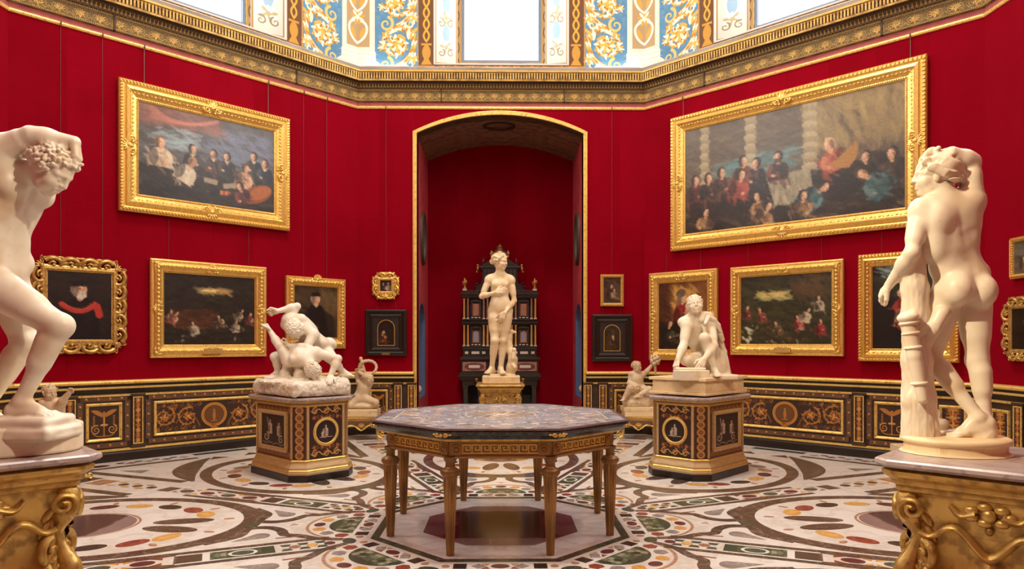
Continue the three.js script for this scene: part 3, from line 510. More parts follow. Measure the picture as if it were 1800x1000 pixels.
// ------------------------------------------------------------------ niche behind the arch
{
  const n = structGroup('wall_niche'); onWall(n, 0, 0, 0, 0);
  const zb = -NDEEP;
  const lengths = 5; for (let i = 0; i < lengths; i++) { const x0 = NX0 + (NX1 - NX0) * i / lengths, w = (NX1 - NX0) / lengths; mesh('fabric_length', metric(rbox(w - 0.0006, NCROWN + 0.1, 0.012, x0 + w / 2, (NCROWN + 0.1) / 2, zb + 0.006, 0.0012)), velvets[i % 3], n); }
  mesh('niche_back', box(NX1 - NX0 + 0.6, NCROWN + 0.6, 0.2, NC, (NCROWN + 0.4) / 2, zb - 0.1), shell, n);
  // vault
  const arc = arcPts(NH, NSPRING, NCROWN), vault = [...arc, ...arcPts(NH + 0.3, NSPRING + 0.25, NCROWN + 0.25).reverse()];
  mesh('vault', metric(extrude(shapeOf(vault), NDEEP + 0.05).translate(0, 0, zb - 0.05)), std({ name: 'dark_painted_vault', map: scaled(dataTex(256, 256, (x, y) => mixC([104, 76, 58], [152, 118, 84], clamp(0.4 + 1.4 * fbm(x * 9, y * 9, 44, 5)))), 0.9), roughness: 0.6 }), n);
  mesh('vault_medallion', at(new THREE.TorusGeometry(0.17, 0.02, 8, 30).scale(1.5, 1, 1), NC - 0.02, NCROWN - 0.03, -0.55, Math.PI / 2 - 0.05), umber, n);
  // side walls, each pierced by an oval and an arched recess
  for (const s of [-1, 1]) {
    const X = s < 0 ? NX0 : NX1, cz = -0.85;
    const ovalP = ellipsePts(cz, 3.32, 0.3, 0.43, 36), recessAt = (r) => [[cz - r, 0.55 - (r - 0.43)], [cz + r, 0.55 - (r - 0.43)], [cz + r, 1.83], ...ellipsePts(cz, 1.83, r, r - 0.08, 18, 0, Math.PI), [cz - r, 1.83]], recess = recessAt(0.455);
    const sh = holed(shapeOf([[-NDEEP, 0], [0, 0], [0, NSPRING + 0.06], [-NDEEP, NSPRING + 0.06]]), [ovalP.slice().reverse(), recess.slice().reverse()]);
    const g = extrude(sh, 0.3).applyMatrix4(new THREE.Matrix4().makeRotationY(-Math.PI / 2));        // shape x becomes depth z, thickness runs to -x
    g.translate(s < 0 ? X : X + 0.3, 0, 0);
    mesh('jamb', metric(g), jambRed, n);
    const slate = std({ name: 'slate_blue_plaster', color: 0x5a6a8c, roughness: 0.8 });
    mesh('recess_lining', metric(extrude(holed(shapeOf(recessAt(0.46)), [recessAt(0.43).reverse()]), 0.3).applyMatrix4(new THREE.Matrix4().makeRotationY(-Math.PI / 2)).translate(s < 0 ? X - 0.002 : X + 0.302, 0, 0)), slate, n);
    const xo = X + s * 0.3;
    mesh('recess_back', box(0.06, 2.2, 1.0, xo + s * 0.03, 1.4, cz), slate, n);
    mesh('oval_surround', at(new THREE.TorusGeometry(1, 0.1, 10, 44).scale(0.3, 0.43, 0.5), X - s * 0.004, 3.32, cz, 0, Math.PI / 2, 0), umber, n);
    mesh('oval_pane', at(new THREE.CylinderGeometry(1, 1, 0.01, 40).scale(0.29, 1, 0.42), X + s * 0.03, 3.32, cz, 0, 0, Math.PI / 2), phys({ name: 'leaded_glass', color: 0xf2f4f0, transmission: 0.8, thickness: 0, roughness: 0.7 }), n);
    const bars = []; for (let i = -1; i <= 1; i++) bars.push(box(0.012, 0.8 - 0.12 * Math.abs(i), 0.012, X + s * 0.02, 3.32, cz + i * 0.14), box(0.012, 0.012, 0.56 - 0.08 * Math.abs(i), X + s * 0.02, 3.32 + i * 0.22, cz));
    mesh('lead_cames', merge(bars), ebony, n);
  }
  // gilt bead around the opening of the arch
  const bead = [[NX1 + 0.025, 0.0], [NX1 + 0.025, NSPRING + 0.005], ...arcPts(NH + 0.025, NSPRING + 0.01, NCROWN + 0.03).slice(1, -1), [NX0 - 0.025, NSPRING + 0.005], [NX0 - 0.025, 0.0]];
  const inner = [[NX1 - 0.006, 0], [NX1 - 0.006, NSPRING - 0.005], ...arcPts(NH - 0.006, NSPRING - 0.005, NCROWN - 0.006).slice(1, -1), [NX0 + 0.006, NSPRING - 0.005], [NX0 + 0.006, 0]];
  mesh('gilt_bead', metric(extrude(shapeOf([...bead, ...inner.reverse()]), 0.028, 0.006).translate(0, 0, 0.006)), goldPaint, n);
  const b2 = [[NX1 + 0.05, DADO], [NX1 + 0.05, NSPRING + 0.02], ...arcPts(NH + 0.05, NSPRING + 0.02, NCROWN + 0.055).slice(1, -1), [NX0 - 0.05, NSPRING + 0.02], [NX0 - 0.05, DADO]];
  const i2 = [[NX1 + 0.034, DADO], [NX1 + 0.034, NSPRING + 0.012], ...arcPts(NH + 0.034, NSPRING + 0.012, NCROWN + 0.04).slice(1, -1), [NX0 - 0.034, NSPRING + 0.012], [NX0 - 0.034, DADO]];
  mesh('outer_bead', metric(extrude(shapeOf([...b2, ...i2.reverse()]), 0.02, 0.004).translate(0, 0, 0.008)), gold, n);
  const fl = struct('floor_niche', metric(box(NX1 - NX0, 0.2, NDEEP, NC, -0.1 + 0.001, -A - NDEEP / 2)), FS.dark); void fl;
}
// ------------------------------------------------------------------ painted dado: black plinth, panelled field, gilt cornice
const arab = (kind) => (x, w, h) => {                                 // golden-brown grotesques on dark brown
  x.fillStyle = '#3a2416'; x.fillRect(0, 0, w, h); reseed(3 + w); for (let i = 0; i < 260; i++) { x.fillStyle = `rgba(${rnd() < 0.5 ? '20,12,8' : '96,60,30'},0.2)`; x.beginPath(); x.arc(rnd() * w, rnd() * h, 2 + rnd() * 9, 0, 6.3); x.fill(); }
  const c1 = '#b4762c', c2 = '#8a5420', c3 = '#d29a48'; x.lineCap = 'round';
  if (kind === 'long') {
    const cx = w / 2, cy = h / 2, r = h * 0.36;
    x.strokeStyle = c1; x.lineWidth = h * 0.09; x.beginPath(); x.arc(cx, cy, r, 0, 6.3); x.stroke(); x.strokeStyle = c3; x.lineWidth = h * 0.02; x.beginPath(); x.arc(cx, cy, r * 1.12, 0, 6.3); x.stroke(); x.fillStyle = '#6d4520'; x.beginPath(); x.arc(cx, cy, r * 0.82, 0, 6.3); x.fill();
    x.fillStyle = c1; x.beginPath(); x.ellipse(cx, cy - r * 0.4, h * 0.035, h * 0.045, 0, 0, 6.3); x.fill(); x.beginPath(); x.ellipse(cx, cy + r * 0.1, h * 0.05, h * 0.16, 0, 0, 6.3); x.fill(); x.fillRect(cx - h * 0.1, cy + r * 0.55, h * 0.2, h * 0.03);
    for (const s of [-1, 1]) for (let i = 0; i < 3; i++) {
      const sx = cx + s * (h * 0.82 + i * h * 0.72), up = i % 2 ? -1 : 1;
      scroll(x, sx, cy + up * h * 0.03, h * 0.34, 1.6, s * up, h * 0.06, c1); leafBlob(x, sx, cy, h * 0.14, 8, c3, '#9c4a22', i);
      x.strokeStyle = c2; x.lineWidth = h * 0.04; x.beginPath(); x.moveTo(sx - s * h * 0.36, cy + up * h * 0.34); x.quadraticCurveTo(sx, cy - up * h * 0.5, sx + s * h * 0.36, cy + up * h * 0.2); x.stroke();
      for (let j = 0; j < 4; j++) leafBlob(x, sx + s * h * (0.36 - 0.18 * j), cy + (j % 2 ? 1 : -1) * h * 0.4, h * 0.06, 5, c1, c2, j);
    }
    leafBlob(x, cx, h * 0.93, h * 0.14, 9, c1, c2);
    for (const s of [-1, 1]) for (let i = 0; i < 3; i++) { const sx = cx + s * (h * 0.82 + i * h * 0.72), up = i % 2 ? -1 : 1; for (let j = 0; j < 30; j++) { const q = j / 30, a = s * up * q * 1.6 * 6.283 - 1.2, rr = h * 0.34 * (1 - 0.86 * q); x.save(); x.translate(sx + rr * Math.cos(a), cy + up * h * 0.03 + rr * Math.sin(a)); x.rotate(a + (j % 2 ? 0.6 : 2.5)); x.fillStyle = [c2, '#c48838', c1, '#6e4018'][j % 4]; x.beginPath(); x.ellipse(h * 0.045, 0, h * 0.06 * (1 - 0.5 * q), h * 0.018, 0, 0, 6.3); x.fill(); x.restore(); } }
    for (let i = 0; i < 26; i++) { const px = w * (i + 0.5) / 26; if (Math.abs(px - cx) < r * 1.2) continue; scroll(x, px, h * (i % 2 ? 0.1 : 0.9), h * 0.075, 1.3, i % 2 ? 1 : -1, h * 0.022, i % 3 ? c2 : c1); scroll(x, px, h * (i % 2 ? 0.86 : 0.14), h * 0.05, 1.2, i % 2 ? -1 : 1, h * 0.016, '#7a4a1e'); }
  } else if (kind === 'square') {
    const cx = w / 2; x.fillStyle = c1; x.beginPath(); x.ellipse(cx, h * 0.24, w * 0.05, h * 0.06, 0, 0, 6.3); x.fill();
    for (const s of [-1, 1]) { x.beginPath(); x.moveTo(cx, h * 0.28); x.quadraticCurveTo(cx + s * w * 0.2, h * 0.08, cx + s * w * 0.42, h * 0.14); x.quadraticCurveTo(cx + s * w * 0.26, h * 0.3, cx, h * 0.36); x.fill(); scroll(x, cx + s * w * 0.26, h * 0.72, w * 0.16, 1.6, s, w * 0.04, c3); for (let j = 0; j < 5; j++) leafBlob(x, cx + s * w * 0.32, h * (0.32 + 0.06 * j), w * 0.045, 5, c1, c2, j); x.strokeStyle = c1; x.lineWidth = w * 0.03; x.beginPath(); x.moveTo(cx, h * 0.9); x.quadraticCurveTo(cx + s * w * 0.4, h * 0.98, cx + s * w * 0.4, h * 0.6); x.stroke(); }
    x.fillStyle = c3; x.fillRect(cx - w * 0.025, h * 0.36, w * 0.05, h * 0.22); x.beginPath(); x.ellipse(cx, h * 0.58, w * 0.13, h * 0.035, 0, 0, 6.3); x.fill(); x.fillStyle = c1; x.fillRect(cx - w * 0.02, h * 0.6, w * 0.04, h * 0.34);
  } else {
    for (let i = 0; i < 9; i++) { const y = (i + 0.5) * h / 9; leafBlob(x, w / 2, y, w * 0.34, 8, i % 2 ? '#a5482a' : c3, c1, i); x.fillStyle = c3; x.fillRect(w * 0.47, y - h / 18, w * 0.06, h / 9); }
  }
};
const dadoTex = { long: canvasTex(1024, 288, arab('long'), true, THREE.ClampToEdgeWrapping), square: canvasTex(256, 288, arab('square'), true, THREE.ClampToEdgeWrapping), strip: canvasTex(96, 512, arab('strip'), true, THREE.ClampToEdgeWrapping) };
const dadoMat = Object.fromEntries(Object.entries(dadoTex).map(([n, t]) => [n, std({ name: 'grotesque_' + n, map: t, roughness: 0.5 })]));
const studGeo = merge([ball(0.015, 0, 0, 0, 1, 1, 0.7, 8), at(new THREE.TorusGeometry(0.015, 0.004, 5, 10), 0, 0, 0)]);
const studMat = std({ name: 'copper_gilt', color: 0xb98348, metalness: 0.45, roughness: 0.4 });
for (let k = 0; k < 8; k++) {
  const reaches = k === 0 ? [[null, NX0 - 0.03], [NX1 + 0.03, null]] : k === 4 ? [[null, -1.7], [1.7, null]] : [null];
  const bb = onWall(structGroup('baseboard_' + SIDES[k]), k, 0, 0, 0);
  const all = (profile) => merge(reaches.map((r) => metric(run(k, profile, true, r))));
  mesh('plinth', all([[0.1, 0], [0.1, 0.1], [0.085, 0.115], [0.07, 0.125]]), ebony, bb);
  mesh('plinth_fillet', all([[0.07, 0.125], [0.078, 0.13], [0.078, 0.148], [0.06, 0.155]]), goldPaint, bb);
  const d = onWall(structGroup('trim_' + (k + 9)), k, 0, 0, 0);
  mesh('field', all([[0.045, 0.15], [0.045, 0.83]]), umber, d);
  mesh('field_fillet', all([[0.06, 0.815], [0.066, 0.82], [0.066, 0.838], [0.05, 0.845]]), goldPaint, d);
  mesh('dado_neck', all([[0.05, 0.84], [0.05, 0.87], [0.085, 0.915]]), ebonyMatt, d);
  mesh('lower_gilt_moulding', all([[0.085, 0.912], [0.102, 0.918], [0.105, 0.935], [0.095, 0.942]]), goldPaint, d);
  mesh('dado_band', all([[0.095, 0.94], [0.1, 0.975]]), ebonyMatt, d);
  mesh('upper_gilt_moulding', all([[0.1, 0.972], [0.122, 0.98], [0.126, 1.0], [0.118, 1.016], [0.02, 1.022]]), goldPaint, d);
  const P = 0.045;
  function panel(u, w, v0, v1, kind) {
    const h = v1 - v0, f = mesh('panel_frame', metric(frameGeo(w, h, [[0, 0], [0.004, 0.022], [0.016, 0.026], [0.028, 0.018], [0.036, 0.012], [0.04, 0.0]])), goldPaint, d); f.position.set(u, (v0 + v1) / 2, P);
    const q = mesh('painted_panel', new THREE.BoxGeometry(w - 0.06, h - 0.06, 0.008), dadoMat[kind], d); q.position.set(u, (v0 + v1) / 2, P + 0.004);
  }
  function pilaster(u, w = 0.125) {
    mesh('pilaster', metric(merge([rbox(w, 0.66, 0.03, u, 0.48, P + 0.012, 0.004), rbox(w + 0.05, 0.03, 0.045, u, 0.825, P + 0.02, 0.004), rbox(w + 0.05, 0.035, 0.045, u, 0.17, P + 0.02, 0.004)])), umber, d);
    const f = mesh('pilaster_frame', metric(frameGeo(w, 0.61, [[0, 0], [0.003, 0.012], [0.014, 0.012], [0.018, 0.0]])), goldPaint, d); f.position.set(u, 0.5, P + 0.027);
    const q = mesh('painted_strip', new THREE.BoxGeometry(w - 0.03, 0.58, 0.006), dadoMat.strip, d); q.position.set(u, 0.5, P + 0.029);
  }
  function border(u0, u1, v0, v1) {                                    // studded umber border around a panel
    for (const v of [v0, v1]) mesh('stud_rail', metric(rbox(u1 - u0, 0.062, 0.012, (u0 + u1) / 2, v, P + 0.006, 0.003)), umberLight, d);
    for (const u of [u0, u1]) mesh('stud_stile', metric(rbox(0.062, v1 - v0 - 0.07, 0.012, u, (v0 + v1) / 2, P + 0.006, 0.003)), umberLight, d);
    const stud = (u, v) => { const s = mesh('stud', studGeo, studMat, d); s.position.set(u, v, P + 0.014); };
    const n = Math.max(2, Math.round((u1 - u0) / 0.13)); for (let i = 0; i < n; i++) for (const v of [v0, v1]) stud(u0 + (i + 0.5) * (u1 - u0) / n, v);
    for (let i = 0; i < 4; i++) for (const u of [u0, u1]) stud(u, v0 + (i + 0.65) * (v1 - v0) / 4.3);
  }
  if (k === 0) {
    for (const s of [-1, 1]) { pilaster(s < 0 ? -1.465 : 1.42, 0.115); pilaster(s < 0 ? -1.68 : 1.66, 0.12); panel(s * 2.0, 0.3, 0.27, 0.73, 'square'); border(s * 2.0 - 0.2, s * 2.0 + 0.2, 0.215, 0.785); }
  } else if (k === 4) { for (const s of [-1, 1]) { panel(s * 2.03, 0.42, 0.27, 0.73, 'square'); } } else {
    panel(0, 1.58, 0.27, 0.73, 'long'); border(-0.855, 0.855, 0.212, 0.785);
    for (const s of [-1, 1]) { pilaster(s * 0.985); panel(s * 1.37, 0.41, 0.26, 0.74, 'square'); border(s * 1.37 - 0.265, s * 1.37 + 0.265, 0.205, 0.79); pilaster(s * 1.745); panel(s * 2.04, 0.3, 0.26, 0.74, 'strip'); }
  }
}
// ------------------------------------------------------------------ octagonal table
{
  const t = thing('octagonal_table', 'octagonal table with grey inlaid stone top and fluted gilt legs', 'table');
  const octP = (ap) => Array.from({ length: 8 }, (_, i) => { const a = (i + 0.5) * Math.PI / 4, r = ap / Math.cos(Math.PI / 8); return [r * Math.sin(a), r * Math.cos(a)]; });
  const flat = (g) => g.applyMatrix4(new THREE.Matrix4().makeRotationX(-Math.PI / 2));
  function octRing(profile) {                                          // profile [[apothem, height] ...] swept round the octagon
    const pos = [], uv = [], idx = [];
    for (let i = 0; i < 8; i++) { let len = 0; for (let j = 0; j < profile.length - 1; j++) { const [a0, y0] = profile[j], [a1, y1] = profile[j + 1], P = (a, y, e) => { const th = (i + e - 0.5) * Math.PI / 4, r = a / Math.cos(Math.PI / 8); return [r * Math.sin(th), y, r * Math.cos(th)]; }; const o = pos.length / 3, d = Math.hypot(a1 - a0, y1 - y0); pos.push(...P(a0, y0, 0), ...P(a0, y0, 1), ...P(a1, y1, 1), ...P(a1, y1, 0)); uv.push(0, len, a0 * 0.83, len, a1 * 0.83, len + d, 0, len + d); len += d; idx.push(o, o + 1, o + 2, o, o + 2, o + 3); } }
    const g = new THREE.BufferGeometry(); g.setAttribute('position', new THREE.Float32BufferAttribute(pos, 3)); g.setAttribute('uv', new THREE.Float32BufferAttribute(uv, 2)); g.setIndex(idx); g.computeVertexNormals(); return g;
  }
  const H = 0.905;
  // inlaid top: grey ground strewn with flowers, scrolls and trophies
  const topTex = canvasTex(1024, 1024, (x, w, h) => {
    const px = x.createImageData(w, h); for (let i = 0; i < w * h; i++) { const u = i % w / w, v = (i / w | 0) / h, n = fbm(u * 8, v * 8, 3, 4), g = 12 * noise.noise(u * 120, v * 120, 1); px.data.set([150 + 40 * n + g, 148 + 40 * n + g, 154 + 42 * n + g, 255], i * 4); } x.putImageData(px, 0, 0);
    const cols = ['#c9b9a0', '#8c6a58', '#5d6a5a', '#d8cfc0', '#a3837a', '#6c6478', '#b89a66', '#e0d6c8']; reseed(33);
    for (let s = 0; s < 8; s++) { x.save(); x.translate(w / 2, h / 2); x.rotate((s + 0.5) * Math.PI / 4); reseed(41);
      for (let i = 0; i < 46; i++) { const r = 60 + 400 * Math.sqrt(rnd()), a = (rnd() - 0.5) * 0.72, c = cols[rnd() * cols.length | 0], c2 = cols[rnd() * cols.length | 0], q = 9 + 20 * rnd(), px2 = r * Math.sin(a), py = -r * Math.cos(a); for (const m of [1]) { leafBlob(x, px2 * m, py, q, 5 + (rnd() * 5 | 0), c, c2, i); scroll(x, px2 * m + q, py + q, q * 0.9, 1.1, i % 2 ? 1 : -1, 4, c2); } }
      x.restore(); }
    x.strokeStyle = '#d5c8b4'; x.lineWidth = 5; for (const rr of [150, 440]) { x.beginPath(); for (let i = 0; i <= 8; i++) { const a = (i + 0.5) * Math.PI / 4; x.lineTo(w / 2 + rr * Math.sin(a), h / 2 + rr * Math.cos(a)); } x.stroke(); }
    leafBlob(x, w / 2, h / 2, 120, 24, '#b9a48a', '#7f6b66'); leafBlob(x, w / 2, h / 2, 60, 12, '#d8cdb8', '#96806f');
  });
  const topMat = std({ name: 'inlaid_stone_top', map: topTex, roughness: 0.32 });
  const slab = flat(extrude(shapeOf(octP(0.965)), 0.012)); { const p = slab.attributes.position, u = slab.attributes.uv; for (let i = 0; i < p.count; i++) u.setXY(i, 0.5 + p.getX(i) / 2.1, 0.5 + p.getZ(i) / 2.1); }
  const top = mesh('stone_top', slab.translate(0, H - 0.012, 0), topMat, t);
  const rim = mesh('top_rim', metric(octRing([[0.96, H - 0.016], [0.985, H - 0.012], [0.99, H + 0.001], [0.962, H + 0.002]])), std({ name: 'violet_stone_rim', map: scaled(stoneTex([112, 84, 80], [140, 112, 106], [80, 56, 56], 90, 5, 0.4, 256), 1.4), roughness: 0.25 }), top); void rim;
  mesh('edge_moulding', metric(octRing([[0.9, H - 0.075], [0.95, H - 0.075], [0.965, H - 0.062], [0.985, H - 0.045], [0.99, H - 0.03], [0.98, H - 0.018], [0.96, H - 0.014]])), std({ name: 'black_green_stone', map: scaled(stoneTex([34, 38, 38], [58, 62, 58], [110, 112, 104], 91, 6, 0.4, 256), 1.5), roughness: 0.22 }), t);
  mesh('gilt_lip', metric(octRing([[0.9, H - 0.09], [0.945, H - 0.088], [0.95, H - 0.075], [0.9, H - 0.074]])), goldWorn, t);
  for (let i = 0; i < 8; i++) {                                        // gilt mounts at the corners of the top
    const a = (i + 0.5) * Math.PI / 4, r = 0.978 / Math.cos(Math.PI / 8), g = [ball(0.02, 0, 0, 0.012, 1, 1, 0.7, 10)];
    for (const s of [-1, 1]) { g.push(ball(0.03, s * 0.045, 0, -0.006, 1.2, 0.75, 0.5, 8), ball(0.018, s * 0.085, 0.004, -0.022, 1.5, 0.6, 0.5, 8)); g.push(at(new THREE.TorusGeometry(0.018, 0.005, 5, 10), s * 0.05, 0, 0.008, 0, s * 0.4, 0)); }
    const m = mesh('corner_mount', metric(merge(g), 3), gold, t); m.position.set(r * Math.sin(a), H - 0.042, r * Math.cos(a)); m.rotation.y = a; m.scale.setScalar(0.66);
  }
  // apron
  const ap = 0.865, y0 = H - 0.215, y1 = H - 0.09, apronMat2 = std({ name: 'gilt_wood_apron', map: scaled(dataTex(256, 256, (x, y) => mixC([150, 108, 58], [180, 138, 78], clamp(0.5 + fbm(x * 3, y * 22, 4, 4)))), 1), metalness: 0.3, roughness: 0.45 });
  mesh('apron', metric(octRing([[ap - 0.03, y0], [ap - 0.004, y0], [ap, y0 + 0.006], [ap, y1], [ap - 0.03, y1]])), apronMat2, t);
  mesh('apron_fillet', metric(merge([octRing([[ap, y0 - 0.006], [ap + 0.01, y0 - 0.004], [ap + 0.012, y0 + 0.012], [ap, y0 + 0.014]]), octRing([[ap, y1 - 0.016], [ap + 0.014, y1 - 0.014], [ap + 0.03, y1 + 0.004], [ap, y1 + 0.006]])])), apronMat2, t);
  const side = ap * T8 * 2;
  // Greek key: one meander unit as boxes
  const unit = 0.066, th = 0.0075, kh = 0.058;
  const keyU = (ox) => { const L = (x0, x1, y) => box(x1 - x0 + th, th, 0.008, ox + (x0 + x1) / 2, y, 0), U = (x, ya, yb) => box(th, yb - ya + th, 0.008, ox + x, (ya + yb) / 2, 0); const u = unit, h = kh; return [L(0, u * 0.82, h), U(0, 0, h), U(u * 0.82, h * 0.36, h), L(u * 0.38, u * 0.82, h * 0.36), U(u * 0.38, h * 0.36, h * 0.68), L(0, u, 0), U(u, 0, h)].slice(0, 6); };
  const nk = 8, keyG = []; for (let i = 0; i < nk; i++) keyG.push(...keyU(-nk * unit / 2 + i * unit)); const keyGeo = metric(merge(keyG), 2);
  const rosG = merge([box(0.085, 0.09, 0.012, 0, 0, 0), at(new THREE.TorusGeometry(0.028, 0.007, 7, 18), 0, 0, 0.008), ball(0.014, 0, 0, 0.01, 1, 1, 0.6, 8), at(new THREE.TorusGeometry(0.018, 0.004, 6, 14), 0, 0, 0.007)]);
  for (let i = 0; i < 8; i++) {
    const a = i * Math.PI / 4, place = (m, u, r, y) => { m.position.set(Math.sin(a) * r + Math.cos(a) * u, y, Math.cos(a) * r - Math.sin(a) * u); m.rotation.y = a; };
    place(mesh('greek_key', keyGeo, gold, t), 0, ap + 0.003, (y0 + y1) / 2 - kh / 2);
    for (const s of [-1, 1]) place(mesh('rosette_block', rosG, apronMat2, t), s * (side / 2 - 0.05), ap + 0.004, (y0 + y1) / 2);
  }
  // fluted tapering legs
  const legG = (() => {
    const n = 48, pos = [], idx = [], yTop = 0.555; const rows = [[0, 0.03], [yTop, 0.056]];
    for (const [y, r] of rows) for (let i = 0; i <= n; i++) { const th2 = i / n * Math.PI * 2, f = Math.abs(((i / n * 12) % 1) - 0.5) * 2, rr = r * (0.86 + 0.14 * Math.pow(f, 0.6)) * (0.94 + 0.06 * Math.cos(4 * th2)); pos.push(rr * Math.sin(th2), y, rr * Math.cos(th2)); }
    for (let i = 0; i < n; i++) idx.push(i, i + 1, n + 2 + i, i, n + 2 + i, n + 1 + i);
    const g = new THREE.BufferGeometry(); g.setAttribute('position', new THREE.Float32BufferAttribute(pos, 3)); g.setIndex(idx); return metric(g.toNonIndexed());
  })();
  legG.computeVertexNormals();
  const legMat = std({ name: 'fluted_gilt_wood', map: scaled(dataTex(256, 256, (x, y) => { const w = clamp((fbm(x * 20, y * 3, 14, 4) + 0.05) * 3); return mixC(mixC([166, 120, 62], [190, 148, 84], clamp(0.5 + fbm(x * 6, y * 2, 2, 4))), [104, 70, 36], 0.6 * w); }), 1.2), metalness: 0.3, roughness: 0.42 });
  const collarG = metric(at(lathe([[0.054, 0], [0.066, 0.012], [0.073, 0.03], [0.066, 0.045], [0.056, 0.056], [0.044, 0.06], [0.034, 0.07], [0.034, 0.105], [0.046, 0.114], [0.046, 0.14]], 8), 0, 0.555, 0, 0, Math.PI / 8));
  const lr = 0.85 / Math.cos(Math.PI / 8);
  for (let i = 0; i < 8; i++) {
    const a = (i + 0.5) * Math.PI / 4, leg = mesh('leg', legG, legMat, t); leg.position.set(lr * Math.sin(a), 0.003, lr * Math.cos(a)); leg.rotation.y = a;
    mesh('collar', collarG, legMat, leg);
  }
}
// ------------------------------------------------------------------ pictures: painted canvases in carved frames
function blob(x, cx, cy, rx, ry, rot, col, a = 1) { x.globalAlpha = a; x.fillStyle = col; x.beginPath(); x.ellipse(cx, cy, rx, ry, rot, 0, 6.3); x.fill(); x.globalAlpha = 1; }
function brush(x, w, h, n, cols, size, ang, a = 0.25, box4 = [0, 0, 1, 1]) { for (let i = 0; i < n; i++) { x.save(); x.translate(w * lerp(box4[0], box4[2], rnd()), h * lerp(box4[1], box4[3], rnd())); x.rotate(ang + (rnd() - 0.5) * 1.1); blob(x, 0, 0, size * (0.5 + rnd()), size * 0.22 * (0.4 + rnd()), 0, cols[rnd() * cols.length | 0], a * (0.5 + rnd())); x.restore(); } }
function dabs(x, cx, cy, rx, ry, rot, cols, n = 26, a = 0.4) { for (let i = 0; i < n; i++) { const t = rnd() * 6.28, q = Math.sqrt(rnd()) * 0.8, lx = rx * q * Math.cos(t), ly = ry * q * Math.sin(t); blob(x, cx + lx * Math.cos(rot) - ly * Math.sin(rot), cy + lx * Math.sin(rot) + ly * Math.cos(rot), rx * 0.28, ry * 0.1, rot + (rnd() - 0.5) * 1.2, cols[rnd() * cols.length | 0], a); } }
// half-length figure: (cx, cy) is the head, s the head's half height, lean the tilt of the body
function figure(x, cx, cy, s, o) {
  const { robe = ['#5a3a2a', '#7a5238', '#3a241a'], skin = '#c89a74', hair = '#2c1d14', lean = 0, cap, face = 1, arms = true, shirt, back = false } = o, L = o.len ?? 4.2;
  x.save(); x.translate(cx, cy); x.rotate(lean);
  x.fillStyle = robe[0]; x.beginPath(); x.moveTo(-s * 0.5, s * 0.9); x.bezierCurveTo(-s * 2.2, s * 1.2, -s * 2.1, s * L * 0.7, -s * 1.9, s * L); x.lineTo(s * 1.9, s * L); x.bezierCurveTo(s * 2.1, s * L * 0.7, s * 2.2, s * 1.2, s * 0.5, s * 0.9); x.fill();
  dabs(x, -s * 0.2, s * L * 0.6, s * 1.6, s * L * 0.34, 0.3, [robe[1], robe[2], robe[0]], 46, 0.55);
  for (let i = 0; i < 16; i++) { x.save(); x.translate((rnd() - 0.5) * s * 4.4, s * (1.6 + rnd() * L * 0.8)); x.rotate((rnd() - 0.5) * 1.6 + 0.9); blob(x, 0, 0, s * (0.5 + rnd() * 0.9), s * (0.14 + 0.2 * rnd()), 0, robe[rnd() * 3 | 0], 0.6); x.restore(); }
  if (shirt) { x.fillStyle = shirt; x.beginPath(); x.moveTo(-s * 0.6, s * 0.9); x.quadraticCurveTo(0, s * 2.6, s * 0.7, s * 0.9); x.fill(); }
  blob(x, 0, s * 0.75, s * 0.42, s * 0.6, 0, skin);
  blob(x, -face * s * 0.12, -s * 0.12, s * 0.86, s * 1.06, 0, hair);
  if (!back) { blob(x, face * s * 0.1, 0, s * 0.64, s * 0.86, 0, skin); blob(x, face * s * 0.34, -s * 0.1, s * 0.3, s * 0.5, 0, o.light ?? '#e6c29c', 0.7); blob(x, face * s * 0.0, -s * 0.12, s * 0.12, s * 0.06, 0, '#3a2418', 0.8); blob(x, face * s * 0.42, -s * 0.12, s * 0.1, s * 0.06, 0, '#3a2418', 0.8); blob(x, face * s * 0.28, s * 0.14, s * 0.08, s * 0.2, 0, '#a87450', 0.7); blob(x, face * s * 0.22, s * 0.42, s * 0.18, s * 0.05, 0, '#8a3e30', 0.8); if (o.beard) { blob(x, face * s * 0.1, s * 0.62, s * 0.6, s * 0.45, 0, o.beard); blob(x, -face * s * 0.55, s * 0.25, s * 0.2, s * 0.5, 0, o.beard); blob(x, face * s * 0.22, s * 0.42, s * 0.18, s * 0.05, 0, '#8a4a38', 0.8); dabs(x, 0, s * 0.65, s * 0.5, s * 0.36, 1.4, ['#fff6e4', o.beard, '#8a7a68'], 16, 0.5); } }
  blob(x, -face * s * 0.5, s * 0.05, s * 0.34, s * 0.75, 0, '#2a1810', 0.45); blob(x, -face * s * 1.2, s * L * 0.62, s * 0.8, s * L * 0.36, 0, '#140c08', 0.45);
  if (cap) { x.fillStyle = cap; x.beginPath(); x.ellipse(-face * s * 0.05, -s * 0.6, s * 0.86, s * 0.55, 0, Math.PI, 0); x.lineTo(s * 0.8, -s * 0.45); x.lineTo(-s * 0.9, -s * 0.4); x.fill(); }
  if (arms) { x.strokeStyle = robe[1]; x.lineCap = 'round'; x.lineWidth = s * 0.75; x.beginPath(); x.moveTo(face * s * 1.3, s * 1.7); x.quadraticCurveTo(face * s * 2.1, s * 2.8, face * s * 1.1, s * 3.2); x.stroke(); blob(x, face * s * 0.9, s * 3.25, s * 0.4, s * 0.3, 0, skin); }
  x.restore();
}
